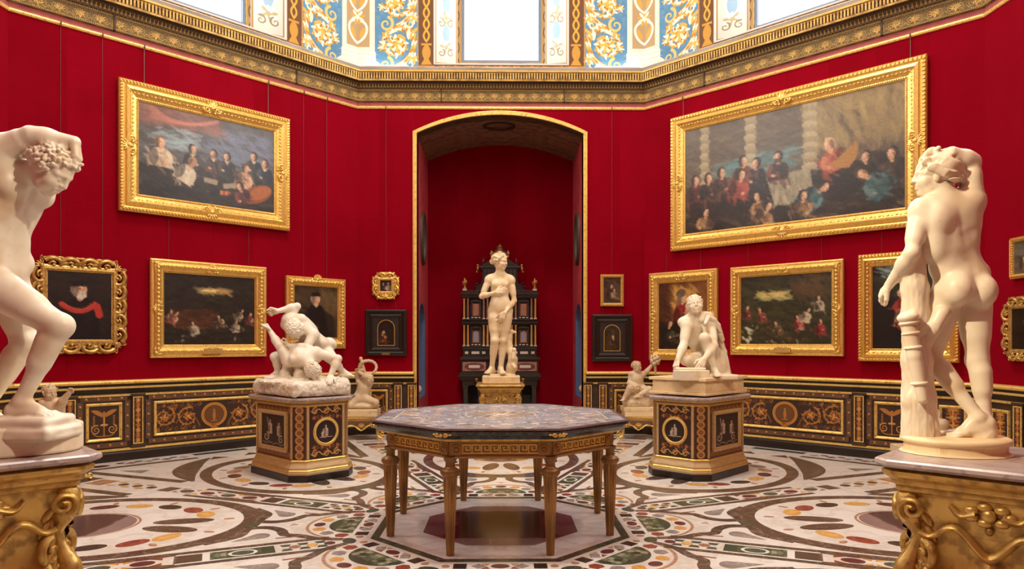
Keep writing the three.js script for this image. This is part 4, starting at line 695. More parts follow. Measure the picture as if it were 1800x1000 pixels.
// break the laid-in shapes up into strokes that follow the forms
function strokes(x, w, h, n, size, jit) {
  const im = x.getImageData(0, 0, w, h).data; x.globalAlpha = 0.75;
  for (let i = 0; i < n; i++) {
    const px = rnd() * w | 0, py = rnd() * h | 0, o = (py * w + px) * 4, j = (rnd() - 0.5) * jit, a = fbm(px / w * 4, py / h * 4, 5, 2) * 5 + 0.6, l = size * (0.5 + rnd());
    x.fillStyle = `rgb(${clamp(im[o] + j, 0, 255) | 0},${clamp(im[o + 1] + j * 0.9, 0, 255) | 0},${clamp(im[o + 2] + j * 0.8, 0, 255) | 0})`; x.beginPath(); x.ellipse(px + (rnd() - 0.5) * 3, py + (rnd() - 0.5) * 3, l, l * 0.3, a, 0, 6.3); x.fill();
  }
  x.globalAlpha = 1;
}
const painted = (kind) => (x, w, h) => { PAINT[kind](x, w, h); x.filter = 'blur(2px)'; x.drawImage(x.canvas, 0, 0); x.filter = 'none'; const A2 = w * h; strokes(x, w, h, A2 / 70 | 0, 7, 26); strokes(x, w, h, A2 / 28 | 0, 3.4, 18); x.globalAlpha = 0.5; x.filter = 'blur(1px)'; x.drawImage(x.canvas, 0, 0); x.filter = 'none'; x.globalAlpha = 1; };
const PAINT = {
  music(x, w, h) {
    x.fillStyle = '#4c443e'; x.fillRect(0, 0, w, h); brush(x, w, h, 700, ['#5a5450', '#3c3634', '#6a6664', '#54504e'], 60, 0.3, 0.35);
    brush(x, w, h, 260, ['#74809a', '#667086', '#8088a0'], 46, 0.4, 0.22, [0.45, 0.1, 1, 0.55]); brush(x, w, h, 200, ['#8a5a4a', '#a06a54', '#6a4438'], 60, 0.2, 0.3, [0, 0, 0.55, 0.2]);
    x.strokeStyle = 'rgba(196,120,96,0.5)'; x.lineWidth = 16; for (let i = 0; i < 4; i++) { x.beginPath(); x.moveTo(w * 0.08, h * (0.02 + 0.04 * i)); x.quadraticCurveTo(w * 0.3, h * (0.26 - 0.02 * i), w * 0.56, h * 0.03); x.stroke(); }
    brush(x, w, h, 90, ['#a0b0b0', '#8fa2a4'], 40, 0.1, 0.35, [0.12, 0.22, 0.4, 0.44]);
    brush(x, w, h, 300, ['#2a211c', '#352a22', '#1e1814'], 70, 0.2, 0.5, [0, 0.62, 1, 1]);
    figure(x, w * 0.15, h * 0.4, h * 0.062, { robe: ['#b9a484', '#d8c6a4', '#8a6a50'], hair: '#8a5a34', face: 1, skin: '#d8aa84', shirt: '#dcc0a0' });
    for (const [a, b, c] of [[0.37, 0.41, '#3a3230'], [0.52, 0.42, '#6a3c34'], [0.62, 0.42, '#2c2a2c'], [0.83, 0.36, '#33302e']]) figure(x, w * a, h * b, h * 0.05, { robe: [c, '#4c423a', '#1e1a18'], face: a > 0.5 ? -1 : 1, beard: a === 0.52 ? '#8a6a4c' : undefined, shirt: '#b8a890' });
    figure(x, w * 0.92, h * 0.42, h * 0.052, { robe: ['#2e3038', '#4a4a50', '#1c1c20'], face: -1, hair: '#4a2c1c', shirt: '#d6c4a8' });
    figure(x, w * 0.77, h * 0.52, h * 0.055, { robe: ['#b48a6a', '#d0aa88', '#6e4636'], face: 1, hair: '#5a2c20', lean: 0.2 });
    figure(x, w * 0.37, h * 0.56, h * 0.058, { robe: ['#c8b89a', '#e0d4bc', '#9a8468'], back: true, hair: '#a8805c', lean: 0.5, arms: false, len: 4.4 });
    blob(x, w * 0.86, h * 0.8, w * 0.13, h * 0.1, -0.45, '#8a4a22'); blob(x, w * 0.88, h * 0.78, w * 0.1, h * 0.07, -0.45, '#a8602e');
    for (const [a, b, r] of [[0.5, 0.73, 0.1], [0.64, 0.75, -0.2]]) { x.save(); x.translate(w * a, h * b); x.rotate(r); x.fillStyle = '#9a8a70'; x.fillRect(-w * 0.05, -h * 0.03, w * 0.1, h * 0.06); x.restore(); }
    figure(x, w * 0.72, h * 0.74, h * 0.05, { robe: ['#5a2c2a', '#7a4038', '#3a1c1a'], face: -1, lean: -0.3, len: 3 }); for (let i = 0; i < 7; i++) blob(x, w * (0.58 + 0.02 * (i % 4)), h * (0.83 + 0.02 * (i / 4 | 0)), w * 0.012, h * 0.018, 0, i % 2 ? '#a84a2a' : '#c07a4a');
  },
  banquet(x, w, h) {
    x.fillStyle = '#5a4a36'; x.fillRect(0, 0, w, h); brush(x, w, h, 900, ['#6a5a44', '#4c3e2e', '#746248', '#5c4e3c'], 70, 0.2, 0.35); brush(x, w, h, 260, ['#a08a58', '#b49a62', '#8a764c'], 60, 1.2, 0.22, [0.6, 0, 1, 0.4]);
    brush(x, w, h, 90, ['#5a7874', '#6e8a84', '#4c6a6a'], 46, 0, 0.55, [0.18, 0.36, 0.55, 0.54]);
    for (const [a, ww] of [[0.11, 0.05], [0.345, 0.06], [0.62, 0.07]]) { for (let i = 0; i < 14; i++) blob(x, w * a + (i % 2 ? 3 : -3), h * (0.02 + 0.044 * i), w * ww * 0.5, h * 0.034, 0.12, i % 2 ? '#9a8a66' : '#b4a47c', 0.8); }
    brush(x, w, h, 420, ['#2a1e16', '#34261a', '#1e1610'], 70, 0.2, 0.5, [0, 0.6, 1, 1]);
    x.fillStyle = '#948a6c'; x.beginPath(); x.moveTo(w * 0.42, h * 0.58); x.lineTo(w * 0.62, h * 0.56); x.lineTo(w * 0.64, h * 0.86); x.lineTo(w * 0.46, h * 0.84); x.fill(); brush(x, w, h, 60, ['#b4aa8a', '#7a7058'], 30, 1.4, 0.4, [0.44, 0.58, 0.62, 0.82]);
    for (const [a, b, c] of [[0.06, 0.5, '#5a2420'], [0.13, 0.5, '#33281f'], [0.2, 0.47, '#4a3426'], [0.31, 0.4, '#6c3a28'], [0.37, 0.44, '#2c2a2a'], [0.475, 0.42, '#50302a']]) figure(x, w * a, h * b, h * 0.048, { robe: [c, '#7a4434', '#2a1a14'], face: a < 0.35 ? 1 : -1, beard: a > 0.4 ? '#4a3020' : undefined });
    figure(x, w * 0.3, h * 0.52, h * 0.05, { robe: ['#8a3a2c', '#a85040', '#5a221c'], face: 1, lean: 0.2 }); figure(x, w * 0.7, h * 0.4, h * 0.055, { robe: ['#a8543c', '#c07850', '#7a3428'], face: -1, lean: -0.3, hair: '#c8a878' });
    x.fillStyle = '#a8783c'; x.beginPath(); x.moveTo(w * 0.81, h * 0.4); x.quadraticCurveTo(w * 0.84, h * 0.5, w * 0.78, h * 0.62); x.lineTo(w * 0.7, h * 0.58); x.fill();
    figure(x, w * 0.85, h * 0.55, h * 0.046, { face: -1, robe: ['#2c2620', '#463a2e', '#1a1612'] }); figure(x, w * 0.95, h * 0.56, h * 0.05, { face: -1, robe: ['#3a2c22', '#54402e', '#1c1612'] });
    figure(x, w * 0.68, h * 0.74, h * 0.05, { robe: ['#3c5a5a', '#5e7c78', '#28403e'], face: 1, lean: 0.9, len: 5 }); figure(x, w * 0.84, h * 0.68, h * 0.055, { robe: ['#3a5452', '#5c7672', '#22383a'], face: -1, lean: -0.8, len: 4.6, hair: '#3a2618' }); dabs(x, w * 0.9, h * 0.78, w * 0.06, h * 0.1, 0.6, ['#5c7672', '#2c4442', '#44605c'], 50, 0.45);
    for (const [a, b, l] of [[0.38, 0.74, -0.2], [0.43, 0.84, 0.4], [0.59, 0.79, 0.1], [0.12, 0.82, 0.2]]) figure(x, w * a, h * b, h * 0.045, { robe: ['#7a5a38', '#a88458', '#4a3420'], lean: l, len: 3, face: a < 0.4 ? -1 : 1 });
  },
  elder(x, w, h) {
    x.fillStyle = '#1c140e'; x.fillRect(0, 0, w, h); brush(x, w, h, 300, ['#2a1e14', '#140e0a', '#241a12'], 50, 0.3, 0.4);
    figure(x, w * 0.5, h * 0.27, h * 0.125, { robe: ['#0e0c0c', '#181416', '#080606'], cap: '#0c0a0a', beard: '#cfc4b0', hair: '#8a8070', skin: '#c08a68', face: 1, len: 8, arms: false });
    x.strokeStyle = '#b4382c'; x.lineCap = 'round'; x.lineWidth = h * 0.075; x.beginPath(); x.moveTo(w * 0.22, h * 0.48); x.quadraticCurveTo(w * 0.5, h * 0.68, w * 0.74, h * 0.47); x.stroke(); x.lineWidth = h * 0.1; x.beginPath(); x.moveTo(w * 0.76, h * 0.5); x.lineTo(w * 0.8, h * 0.63); x.stroke(); x.strokeStyle = '#d0503c'; x.lineWidth = h * 0.02; x.beginPath(); x.moveTo(w * 0.24, h * 0.46); x.quadraticCurveTo(w * 0.5, h * 0.64, w * 0.72, h * 0.46); x.stroke();
  },
  dusk(x, w, h) {
    x.fillStyle = '#1e1a14'; x.fillRect(0, 0, w, h); brush(x, w, h, 600, ['#2c261c', '#181410', '#343020', '#24201a'], 46, 0.1, 0.4); brush(x, w, h, 70, ['#c89a50', '#a88a54', '#7a7a5a'], 30, 0.12, 0.4, [0.36, 0.2, 0.7, 0.26]); brush(x, w, h, 24, ['#f0c878'], 18, 0.1, 0.5, [0.42, 0.215, 0.56, 0.24]);
    brush(x, w, h, 200, ['#4a2c18', '#5c3a20', '#382214'], 40, 0.1, 0.4, [0.15, 0.52, 0.5, 0.75]);
    for (const [a, b, c] of [[0.08, 0.54, '#8a4034'], [0.14, 0.56, '#a05a44'], [0.3, 0.7, '#b0a890'], [0.58, 0.6, '#5a4430'], [0.78, 0.66, '#a49c88'], [0.85, 0.5, '#6a5a44'], [0.95, 0.55, '#7a2c28']]) figure(x, w * a, h * b, h * 0.032, { robe: [c, '#c0b090', '#3a2a1c'], lean: (a * 7 % 1) - 0.4, len: 5 });
    for (let i = 0; i < 26; i++) blob(x, w * (0.1 + 0.8 * rnd()), h * (0.75 + 0.2 * rnd()), w * 0.03 * rnd(), h * 0.03 * rnd(), rnd() * 3, ['#8a7a5c', '#5a3c24', '#b0a68c', '#3a2a1c'][i % 4], 0.6);
  },
  scholar(x, w, h) {
    x.fillStyle = '#3a2c1c'; x.fillRect(0, 0, w, h); brush(x, w, h, 400, ['#4a3824', '#2c2016', '#54422a'], 50, 0.6, 0.35); brush(x, w, h, 60, ['#6a5434'], 60, 1.3, 0.2, [0.6, 0, 1, 0.5]);
    figure(x, w * 0.5, h * 0.24, h * 0.115, { robe: ['#141010', '#1e1818', '#0a0808'], cap: '#15110f', hair: '#b8ac98', skin: '#cc9a74', face: 1, len: 8.2, arms: false });
    blob(x, w * 0.5, h * 0.78, w * 0.055, h * 0.055, 0.3, '#c48e68'); x.fillStyle = '#0e0c0c'; x.beginPath(); x.moveTo(w * 0.12, h); x.lineTo(w * 0.16, h * 0.5); x.lineTo(w * 0.4, h * 0.42); x.lineTo(w * 0.66, h * 0.42); x.lineTo(w * 0.9, h * 0.56); x.lineTo(w * 0.96, h); x.globalAlpha = 0.5; x.fill(); x.globalAlpha = 1; x.fillStyle = '#b0936a'; x.fillRect(w * 0.4, h * 0.95, w * 0.6, h * 0.05);
  },
  pair(x, w, h) { x.fillStyle = '#18100c'; x.fillRect(0, 0, w, h); brush(x, w, h, 80, ['#2a1c14', '#100a08'], 40, 0, 0.4); figure(x, w * 0.3, h * 0.35, h * 0.12, { robe: ['#3a2430', '#6a2c2c', '#20141a'] }); figure(x, w * 0.72, h * 0.36, h * 0.12, { robe: ['#a89878', '#c8b898', '#6a5a44'], face: -1 }); },
  candle(x, w, h) { x.fillStyle = '#120b08'; x.fillRect(0, 0, w, h); brush(x, w, h, 120, ['#2a160c', '#1c100a', '#0c0806'], 40, 0.2, 0.4); figure(x, w * 0.32, h * 0.5, h * 0.1, { robe: ['#4a2a18', '#6e4424', '#241408'], lean: 0.3 }); blob(x, w * 0.45, h * 0.66, w * 0.12, h * 0.05, 0.5, '#c8844a', 0.8); blob(x, w * 0.5, h * 0.86, w * 0.2, h * 0.03, 0, '#6a1c16'); },
  duskRoom(x, w, h) { x.fillStyle = '#1e150c'; x.fillRect(0, 0, w, h); brush(x, w, h, 120, ['#3a2c18', '#2a1e10', '#4a3a22'], 40, 0.8, 0.4); figure(x, w * 0.6, h * 0.48, h * 0.09, { robe: ['#3a2a1a', '#6a4e2e', '#1c140c'], face: -1 }); blob(x, w * 0.3, h * 0.8, w * 0.2, h * 0.08, 0, '#4c2a1c'); blob(x, w * 0.55, h * 0.3, w * 0.1, h * 0.12, 0, '#7a6038', 0.4); },
  small(x, w, h) { x.fillStyle = '#2a2018'; x.fillRect(0, 0, w, h); brush(x, w, h, 200, ['#3e3226', '#544434', '#1c1610', '#5a3a2a'], 40, 0.5, 0.4); figure(x, w * 0.45, h * 0.35, h * 0.08, { robe: ['#4a2c28', '#7a4a3a', '#281814'] }); figure(x, w * 0.65, h * 0.5, h * 0.07, { robe: ['#8a7254', '#b09a74', '#5a4632'], face: -1 }); },
  mother(x, w, h) {
    x.fillStyle = '#7a4c24'; x.fillRect(0, 0, w, h); brush(x, w, h, 400, ['#a8702e', '#8a5626', '#5c3418', '#6e4020'], 44, 1.2, 0.3); brush(x, w, h, 140, ['#d8a850', '#e0b868', '#c08c3c'], 44, 0.9, 0.28, [0.3, 0.08, 0.75, 0.4]); brush(x, w, h, 160, ['#3c2014', '#4c2a18'], 50, 0.5, 0.4, [0, 0, 0.2, 1]);
    figure(x, w * 0.5, h * 0.24, h * 0.075, { robe: ['#8a2c22', '#ac4634', '#561812'], hair: '#5a4030', skin: '#d8aa80', face: 1, len: 7 }); blob(x, w * 0.47, h * 0.17, w * 0.1, h * 0.06, -0.3, '#6a5440'); blob(x, w * 0.42, h * 0.27, w * 0.035, h * 0.09, 0.1, '#7a6450');
    figure(x, w * 0.68, h * 0.24, h * 0.048, { robe: ['#d0a47c', '#e2bc94', '#b08058'], skin: '#dab088', hair: '#7a5030', face: -1, len: 5 }); brush(x, w, h, 120, ['#16120e', '#241a14'], 40, 0.4, 0.6, [0.02, 0.62, 0.6, 0.98]);
    figure(x, w * 0.24, h * 0.62, h * 0.058, { robe: ['#1e1c18', '#4c4a30', '#12100c'], skin: '#cc9a70', hair: '#2a1a10', face: 1, lean: 0.25, len: 5 }); dabs(x, w * 0.45, h * 0.85, w * 0.2, h * 0.1, 0.3, ['#5a5840', '#7a6e4a', '#342c1c'], 40, 0.5);
  },
  harvest(x, w, h) {
    x.fillStyle = '#2c2c18'; x.fillRect(0, 0, w, h); brush(x, w, h, 700, ['#3a3a20', '#222414', '#4a4424', '#33301a'], 40, 0.2, 0.4); brush(x, w, h, 80, ['#c8b870', '#a8a060', '#88905a'], 30, 0.1, 0.4, [0.2, 0.24, 0.55, 0.36]); brush(x, w, h, 30, ['#e8c878', '#d8a858'], 20, 0.1, 0.45, [0.26, 0.26, 0.5, 0.32]); brush(x, w, h, 100, ['#5a4a2c', '#6a4a30', '#4a3a24'], 50, 0.6, 0.3, [0.6, 0, 1, 0.3]);
    for (const [a, b, c] of [[0.08, 0.46, '#6a3a2a'], [0.22, 0.5, '#8a4a3a'], [0.64, 0.62, '#b04a44'], [0.76, 0.52, '#c0b494'], [0.86, 0.36, '#b0a488'], [0.88, 0.68, '#9a3430'], [0.4, 0.7, '#6a5436']]) figure(x, w * a, h * b, h * 0.036, { robe: [c, c, '#3a2418'], lean: (a * 5 % 1) - 0.4, len: 5 });
    for (let i = 0; i < 60; i++) blob(x, w * rnd(), h * (0.62 + 0.36 * rnd()), w * 0.03 * rnd(), h * 0.03 * rnd(), rnd() * 3, ['#a89a70', '#6a5230', '#c8c0a0', '#3a2a1a', '#8a4a2c'][i % 5], 0.55); for (let i = 0; i < 8; i++) blob(x, w * (0.03 + 0.09 * rnd()), h * (0.72 + 0.24 * rnd()), w * 0.03, h * 0.022, rnd(), '#d0c8ac', 0.8);
  },
  group(x, w, h) {
    x.fillStyle = '#15120c'; x.fillRect(0, 0, w, h); brush(x, w, h, 120, ['#7a9088', '#94a89c', '#5a7068'], 30, 0.2, 0.5, [0.1, 0.02, 0.7, 0.22]); brush(x, w, h, 200, ['#2a2c18', '#1c1e12', '#3a3820'], 44, 0.4, 0.5, [0, 0.16, 1, 0.4]); brush(x, w, h, 200, ['#0e0a08', '#1a120c'], 40, 0.2, 0.5, [0, 0.5, 1, 1]);
    figure(x, w * 0.42, h * 0.34, h * 0.06, { robe: ['#7a2420', '#9a3c30', '#46120e'], hair: '#4a2a18', face: -1, lean: -0.2, len: 7 }); figure(x, w * 0.7, h * 0.38, h * 0.055, { robe: ['#2c2a30', '#4a4650', '#18161a'], face: -1, len: 6 });
    for (const [a, b, l] of [[0.48, 0.5, 0.2], [0.55, 0.66, -0.3]]) figure(x, w * a, h * b, h * 0.045, { robe: ['#cc9a6a', '#dcb080', '#a87448'], skin: '#d8a878', hair: '#8a5a34', lean: l, len: 4.4 }); blob(x, w * 0.6, h * 0.86, w * 0.08, h * 0.03, 0.3, '#b88a5c');
  },
  misty(x, w, h) { x.fillStyle = '#4a4438'; x.fillRect(0, 0, w, h); brush(x, w, h, 200, ['#5c5648', '#6c6658', '#3a342a'], 40, 0.4, 0.4); figure(x, w * 0.3, h * 0.55, h * 0.08, { robe: ['#6a4a3a', '#8a6a50', '#3a281e'] }); figure(x, w * 0.7, h * 0.45, h * 0.08, { robe: ['#3c4a4a', '#5a6a68', '#243030'], face: -1 }); },
  sitter(x, w, h) { x.fillStyle = '#1a120e'; x.fillRect(0, 0, w, h); brush(x, w, h, 160, ['#281c16', '#120c0a'], 44, 0.4, 0.4); figure(x, w * 0.42, h * 0.32, h * 0.1, { robe: ['#14100e', '#241c18', '#0c0a08'], cap: '#120e0c', hair: '#4a2e1e', skin: '#c48a64', beard: '#6a4028', len: 8, arms: false }); },
};
const craze = dataTex(256, 256, grey((x, y) => 128 + 60 * fbm(x * 40, y * 40, 1, 3)), false);
function canvasMat(kind, w, h) {
  reseed(kind.length * 131 + kind.charCodeAt(0) * 7);
  const px = Math.min(1024, Math.round(w * 420)), py = Math.round(px * h / w);
  return std({ name: 'oil_paint', map: canvasTex(px, py, painted(kind), true, THREE.ClampToEdgeWrapping), roughness: 0.34, bumpMap: craze, bumpScale: 0.0006 });
}
// carved ornament: leaf fan with two curls, about 1 unit wide
function cartouche(s, depth = 1) {
  const g = [ball(0.16, 0, 0, 0.1, 1, 1, 0.8, 10)];
  for (let i = -3; i <= 3; i++) { const a = i * 0.42; g.push(at(new THREE.SphereGeometry(0.1, 8, 6).scale(0.7, 2.2, 0.7), 0, 0.26, 0.05).applyMatrix4(new THREE.Matrix4().makeRotationZ(a))); }
  for (const d of [-1, 1]) { const pts = []; for (let i = 0; i <= 16; i++) { const t = i / 16, a = d * (0.4 + t * 8.4), r = 0.24 * (1 - 0.8 * t); pts.push([d * 0.36 + r * Math.sin(a), -0.16 + r * Math.cos(a) * 0.9, 0.05 + 0.08 * t]); } g.push(taper(pts, [0.085, 0.04], 22, 6)); g.push(ball(0.1, d * 0.56, -0.12, 0.03, 1.5, 0.8, 0.7, 8), ball(0.08, d * 0.2, -0.34, 0.04, 1, 1.2, 0.7, 8)); }
  return merge(g).scale(s, s, s * depth);
}
function cornerLeaf(s) { const g = []; for (let i = 0; i < 5; i++) { const a = Math.PI / 4 + (i - 2) * 0.42; g.push(at(new THREE.SphereGeometry(0.1, 8, 6).scale(2.6, 0.8, 0.8), 0.3, 0, 0.06).applyMatrix4(new THREE.Matrix4().makeRotationZ(a))); } g.push(ball(0.16, 0.06, 0.06, 0.08, 1, 1, 0.8, 8)); for (const q of [0, 1]) { const pts = []; for (let i = 0; i <= 12; i++) { const t = i / 12, a = t * 6, r = 0.16 * (1 - 0.75 * t); const p = [0.62 + r * Math.cos(a), 0.02 + r * Math.sin(a)]; pts.push(q ? [p[1], p[0], 0.06] : [p[0], p[1], 0.06]); } g.push(taper(pts, [0.06, 0.03], 16, 6)); } return merge(g).scale(s, s, s); }
// small forms repeated along a rectangle
function along(w, h, inset, step, make) { const g = [], W2 = w / 2 - inset, H2 = h / 2 - inset; for (const [len, f] of [[2 * W2, (t) => [t, -H2, 0]], [2 * W2, (t) => [t, H2, Math.PI]], [2 * H2, (t) => [-W2, t, -Math.PI / 2]], [2 * H2, (t) => [W2, t, Math.PI / 2]]]) { const n = Math.max(2, Math.round(len / step)); for (let i = 0; i < n; i++) { const [px, py, a] = f(-len / 2 + (i + 0.5) * len / n); const q = make(i); q.applyMatrix4(new THREE.Matrix4().makeRotationZ(a)); q.translate(px, py, 0); g.push(q); } } return merge(g); }
const STYLE = {
  rope: { prof: (f) => [[0, 0], [0, 0.06], [f * 0.06, 0.075], [f * 0.2, 0.078], [f * 0.28, 0.066], [f * 0.36, 0.085], [f * 0.5, 0.095], [f * 0.58, 0.075], [f * 0.68, 0.06], [f * 0.86, 0.045], [f * 0.92, 0.05], [f, 0.034], [f, 0.02]] },
  leaf: { prof: (f) => [[0, 0], [0, 0.05], [f * 0.1, 0.06], [f * 0.22, 0.058], [f * 0.3, 0.075], [f * 0.48, 0.09], [f * 0.64, 0.08], [f * 0.76, 0.06], [f * 0.86, 0.058], [f * 0.92, 0.05], [f, 0.034], [f, 0.02]] },
};
function picture(o) {
  const { k, u, v, w, h, f, kind, style } = o;
  const t = thing('framed_painting', o.label, 'painting'); const base = o.p ?? 0.022; onWall(t, k, u, v, base);
  const cw = w - 2 * f, ch = h - 2 * f;
  if (style === 'ebony') {
    mesh('frame', metric(frameGeo(w, h, [[0, 0], [0, 0.05], [f * 0.12, 0.06], [f * 0.3, 0.06], [f * 0.36, 0.04], [f * 0.52, 0.034], [f * 0.6, 0.046], [f * 0.76, 0.05], [f * 0.82, 0.036], [f, 0.026], [f, 0.015]])), ebony, t);
    // black spandrel board with an arched sight edge and a gilt slip
    const iw = cw * 0.66, ih = ch * 0.84, arch = [[iw / 2, -ih / 2], [iw / 2, ih / 2 - iw / 2], ...ellipsePts(0, ih / 2 - iw / 2, iw / 2, iw / 2, 20, 0, Math.PI), [-iw / 2, ih / 2 - iw / 2], [-iw / 2, -ih / 2]];
    mesh('spandrel', extrude(holed(shapeOf([[-cw / 2 - 0.004, -ch / 2 - 0.004], [cw / 2 + 0.004, -ch / 2 - 0.004], [cw / 2 + 0.004, ch / 2 + 0.004], [-cw / 2 - 0.004, ch / 2 + 0.004]]), [arch.slice().reverse()]), 0.006).translate(0, 0, 0.016), ebonyMatt, t);
    mesh('gilt_slip', extrude(holed(shapeOf(arch.map(([a, b]) => [a * 1.04, b * 1.025])), [arch.map(([a, b]) => [a * 0.97, b * 0.98]).reverse()]), 0.004).translate(0, 0, 0.022), gold, t);
    mesh('canvas', new THREE.BoxGeometry(iw * 1.02, ih * 1.02, 0.004).translate(0, 0, 0.013), canvasMat(kind, iw, ih), t);
    if (o.plaque) mesh('nameplate', rbox(0.13, 0.03, 0.006, 0, -h / 2 + f * 0.22, 0.062, 0.002), goldDark, t);
  } else {
    mesh('canvas', new THREE.BoxGeometry(cw + 0.02, ch + 0.02, 0.01).translate(0, 0, 0.02), canvasMat(kind, cw, ch), t);
    if (style === 'scroll') {                                            // openwork frame of scrolling leaves
      mesh('frame', metric(frameGeo(cw + f * 0.9, ch + f * 0.9, [[0, 0], [0, 0.035], [f * 0.12, 0.045], [f * 0.3, 0.048], [f * 0.36, 0.036], [f * 0.45, 0.034], [f * 0.45, 0.02]]), 2), o.gilt ?? gold, t);
      const g = []; const S = f * 0.82;
      const leafRun = (len, place) => { const n = Math.max(2, Math.round(len / (f * 1.22))); for (let i = 0; i < n; i++) { const d = i < n / 2 ? 1 : -1, c = -len / 2 + (i + 0.5) * len / n, pts = []; for (let j = 0; j <= 18; j++) { const q = j / 18, a = 2.6 - q * 8.2, r = S * 0.62 * (1 - 0.78 * q); pts.push([d * r * Math.cos(a) * 1.25, r * Math.sin(a), 0.03 + 0.02 * Math.sin(q * 9)]); }
        const one = [taper(pts, (q) => S * 0.24 * (1 - 0.55 * q), 26, 7), ball(S * 0.3, d * S * 0.85, S * 0.12, 0.03, 1.4, 0.65, 0.6, 8), ball(S * 0.22, d * S * 0.5, S * 0.62, 0.03, 1.7, 0.6, 0.6, 8), ball(S * 0.2, -d * S * 0.6, S * 0.55, 0.03, 1.5, 0.6, 0.6, 8), ball(S * 0.14, 0, -S * 0.1, 0.05, 1, 1, 0.8, 8)]; const m = merge(one); m.translate(c, 0, 0); g.push(place(m)); } };
      const cy = ch / 2 + f * 0.5, cx = cw / 2 + f * 0.5;
      leafRun(cw + f * 0.4, (m) => m.translate(0, cy, 0)); leafRun(cw + f * 0.4, (m) => at(m, 0, -cy, 0, 0, 0, Math.PI)); leafRun(ch + f * 0.4, (m) => at(m, -cx, 0, 0, 0, 0, Math.PI / 2)); leafRun(ch + f * 0.4, (m) => at(m, cx, 0, 0, 0, 0, -Math.PI / 2));
      mesh('carved_scrolls', metric(merge(g), 2), o.gilt ?? gold, t);
      for (let c = 0; c < 4; c++) { const m = mesh('corner_leaf', metric(cornerLeaf(f * 1.0), 3), o.gilt ?? gold, t); const sx = c === 0 || c === 3 ? -1 : 1, sy = c < 2 ? -1 : 1; m.position.set(sx * (cw / 2 + f * 0.3), sy * (ch / 2 + f * 0.3), 0.02); m.rotation.z = [Math.PI, -Math.PI / 2, 0, Math.PI / 2][c]; }
      if (o.crest) { const m = mesh('crest', metric(cartouche(f * 1.1, 0.5), 3), gold, t); m.position.set(0, ch / 2 + f * 0.6, 0.03); }
    } else if (style === 'plain') {
      mesh('frame', metric(frameGeo(w, h, STYLE.leaf.prof(f).map(([a, b]) => [a, b * 0.7])), 2), gold, t);
      mesh('leaf_edge', metric(along(w, h, f * 0.75, 0.03, () => ball(0.011, 0, 0, 0.045, 1.2, 0.8, 0.7, 6)), 4), gold, t).userData.kind = 'stuff';
    } else {
      mesh('frame', metric(frameGeo(w, h, STYLE[style].prof(f)), 2), gold, t);
      if (style === 'rope') {
        mesh('bead_edge', metric(along(w, h, f * 0.12, o.bead ?? 0.04, () => at(new THREE.SphereGeometry(0.019, 7, 5).scale(0.62, 1.15, 0.9), 0, 0, 0.078, 0, 0, o.tilt ?? 0.5)), 4), gold, t).userData.kind = 'stuff';
        mesh('leaf_edge', metric(along(w, h, f * 0.64, 0.05, (i) => at(new THREE.SphereGeometry(0.02, 7, 5).scale(1.1, 0.75, 0.6), 0, (i % 2) * 0.006, 0.062, 0, 0, i % 2 ? 0.5 : -0.5)), 4), gold, t).userData.kind = 'stuff';
        mesh('pearl_edge', metric(along(w, h, f * 0.9, 0.026, () => ball(0.008, 0, 0, 0.05, 1, 1, 1, 5)), 4), gold, t).userData.kind = 'stuff';
      } else {
        mesh('leaf_edge', metric(along(w, h, f * 0.5, 0.055, (i) => at(new THREE.SphereGeometry(0.026, 7, 5).scale(1.15, 0.8, 0.6), 0, 0, 0.085, 0, 0, i % 2 ? 0.6 : -0.3)), 4), gold, t).userData.kind = 'stuff';
        mesh('pearl_edge', metric(along(w, h, f * 0.88, 0.03, () => ball(0.01, 0, 0, 0.052, 1.2, 0.8, 1, 5)), 4), gold, t).userData.kind = 'stuff';
        for (let c = 0; c < 4; c++) { const m = mesh('corner_leaf', metric(cornerLeaf(f * 0.95), 3), gold, t); const sx = c === 0 || c === 3 ? -1 : 1, sy = c < 2 ? -1 : 1; m.position.set(sx * (w / 2 - f * 0.3), sy * (h / 2 - f * 0.3), 0.06); m.rotation.z = [0, Math.PI / 2, Math.PI, -Math.PI / 2][c]; }
      }
      const cs = o.cs ?? f * 0.85;
      for (const [sx, sy, rz] of o.mid ?? [[0, 1, 0], [0, -1, Math.PI], [-1, 0, Math.PI / 2], [1, 0, -Math.PI / 2]]) { const m = mesh('cartouche', metric(cartouche(cs, 0.55), 3), gold, t); m.position.set(sx * (w / 2 - f * 0.5), sy * (h / 2 - f * 0.5), 0.075); m.rotation.z = rz; }
      if (o.plaque) mesh('nameplate', rbox(f * 1.5, f * 0.42, 0.012, 0, -h / 2 + f * 0.46, 0.1, 0.004), goldWorn, t);
    }
  }
  if (o.crown) { const m = mesh('crest', metric(cartouche(f * 1.3, 0.5), 3), gold, t); m.position.set(0, h / 2 - f * 0.25, 0.07); }
  for (const wu of o.wires ?? []) { const top = o.below ?? RAIL + 0.01, L = top - (v + h / 2) + 0.05; mesh('hanging_wire', merge([cyl(o.rod ?? 0.0022, o.rod ?? 0.0022, L, wu, h / 2 + L / 2 - 0.05, 0.02 - base), ...(o.below ? [] : [rbox(0.014, 0.05, 0.018, wu, RAIL - v, 0.046 - base, 0.003)])]), wireMat, t); }
  return t;
}
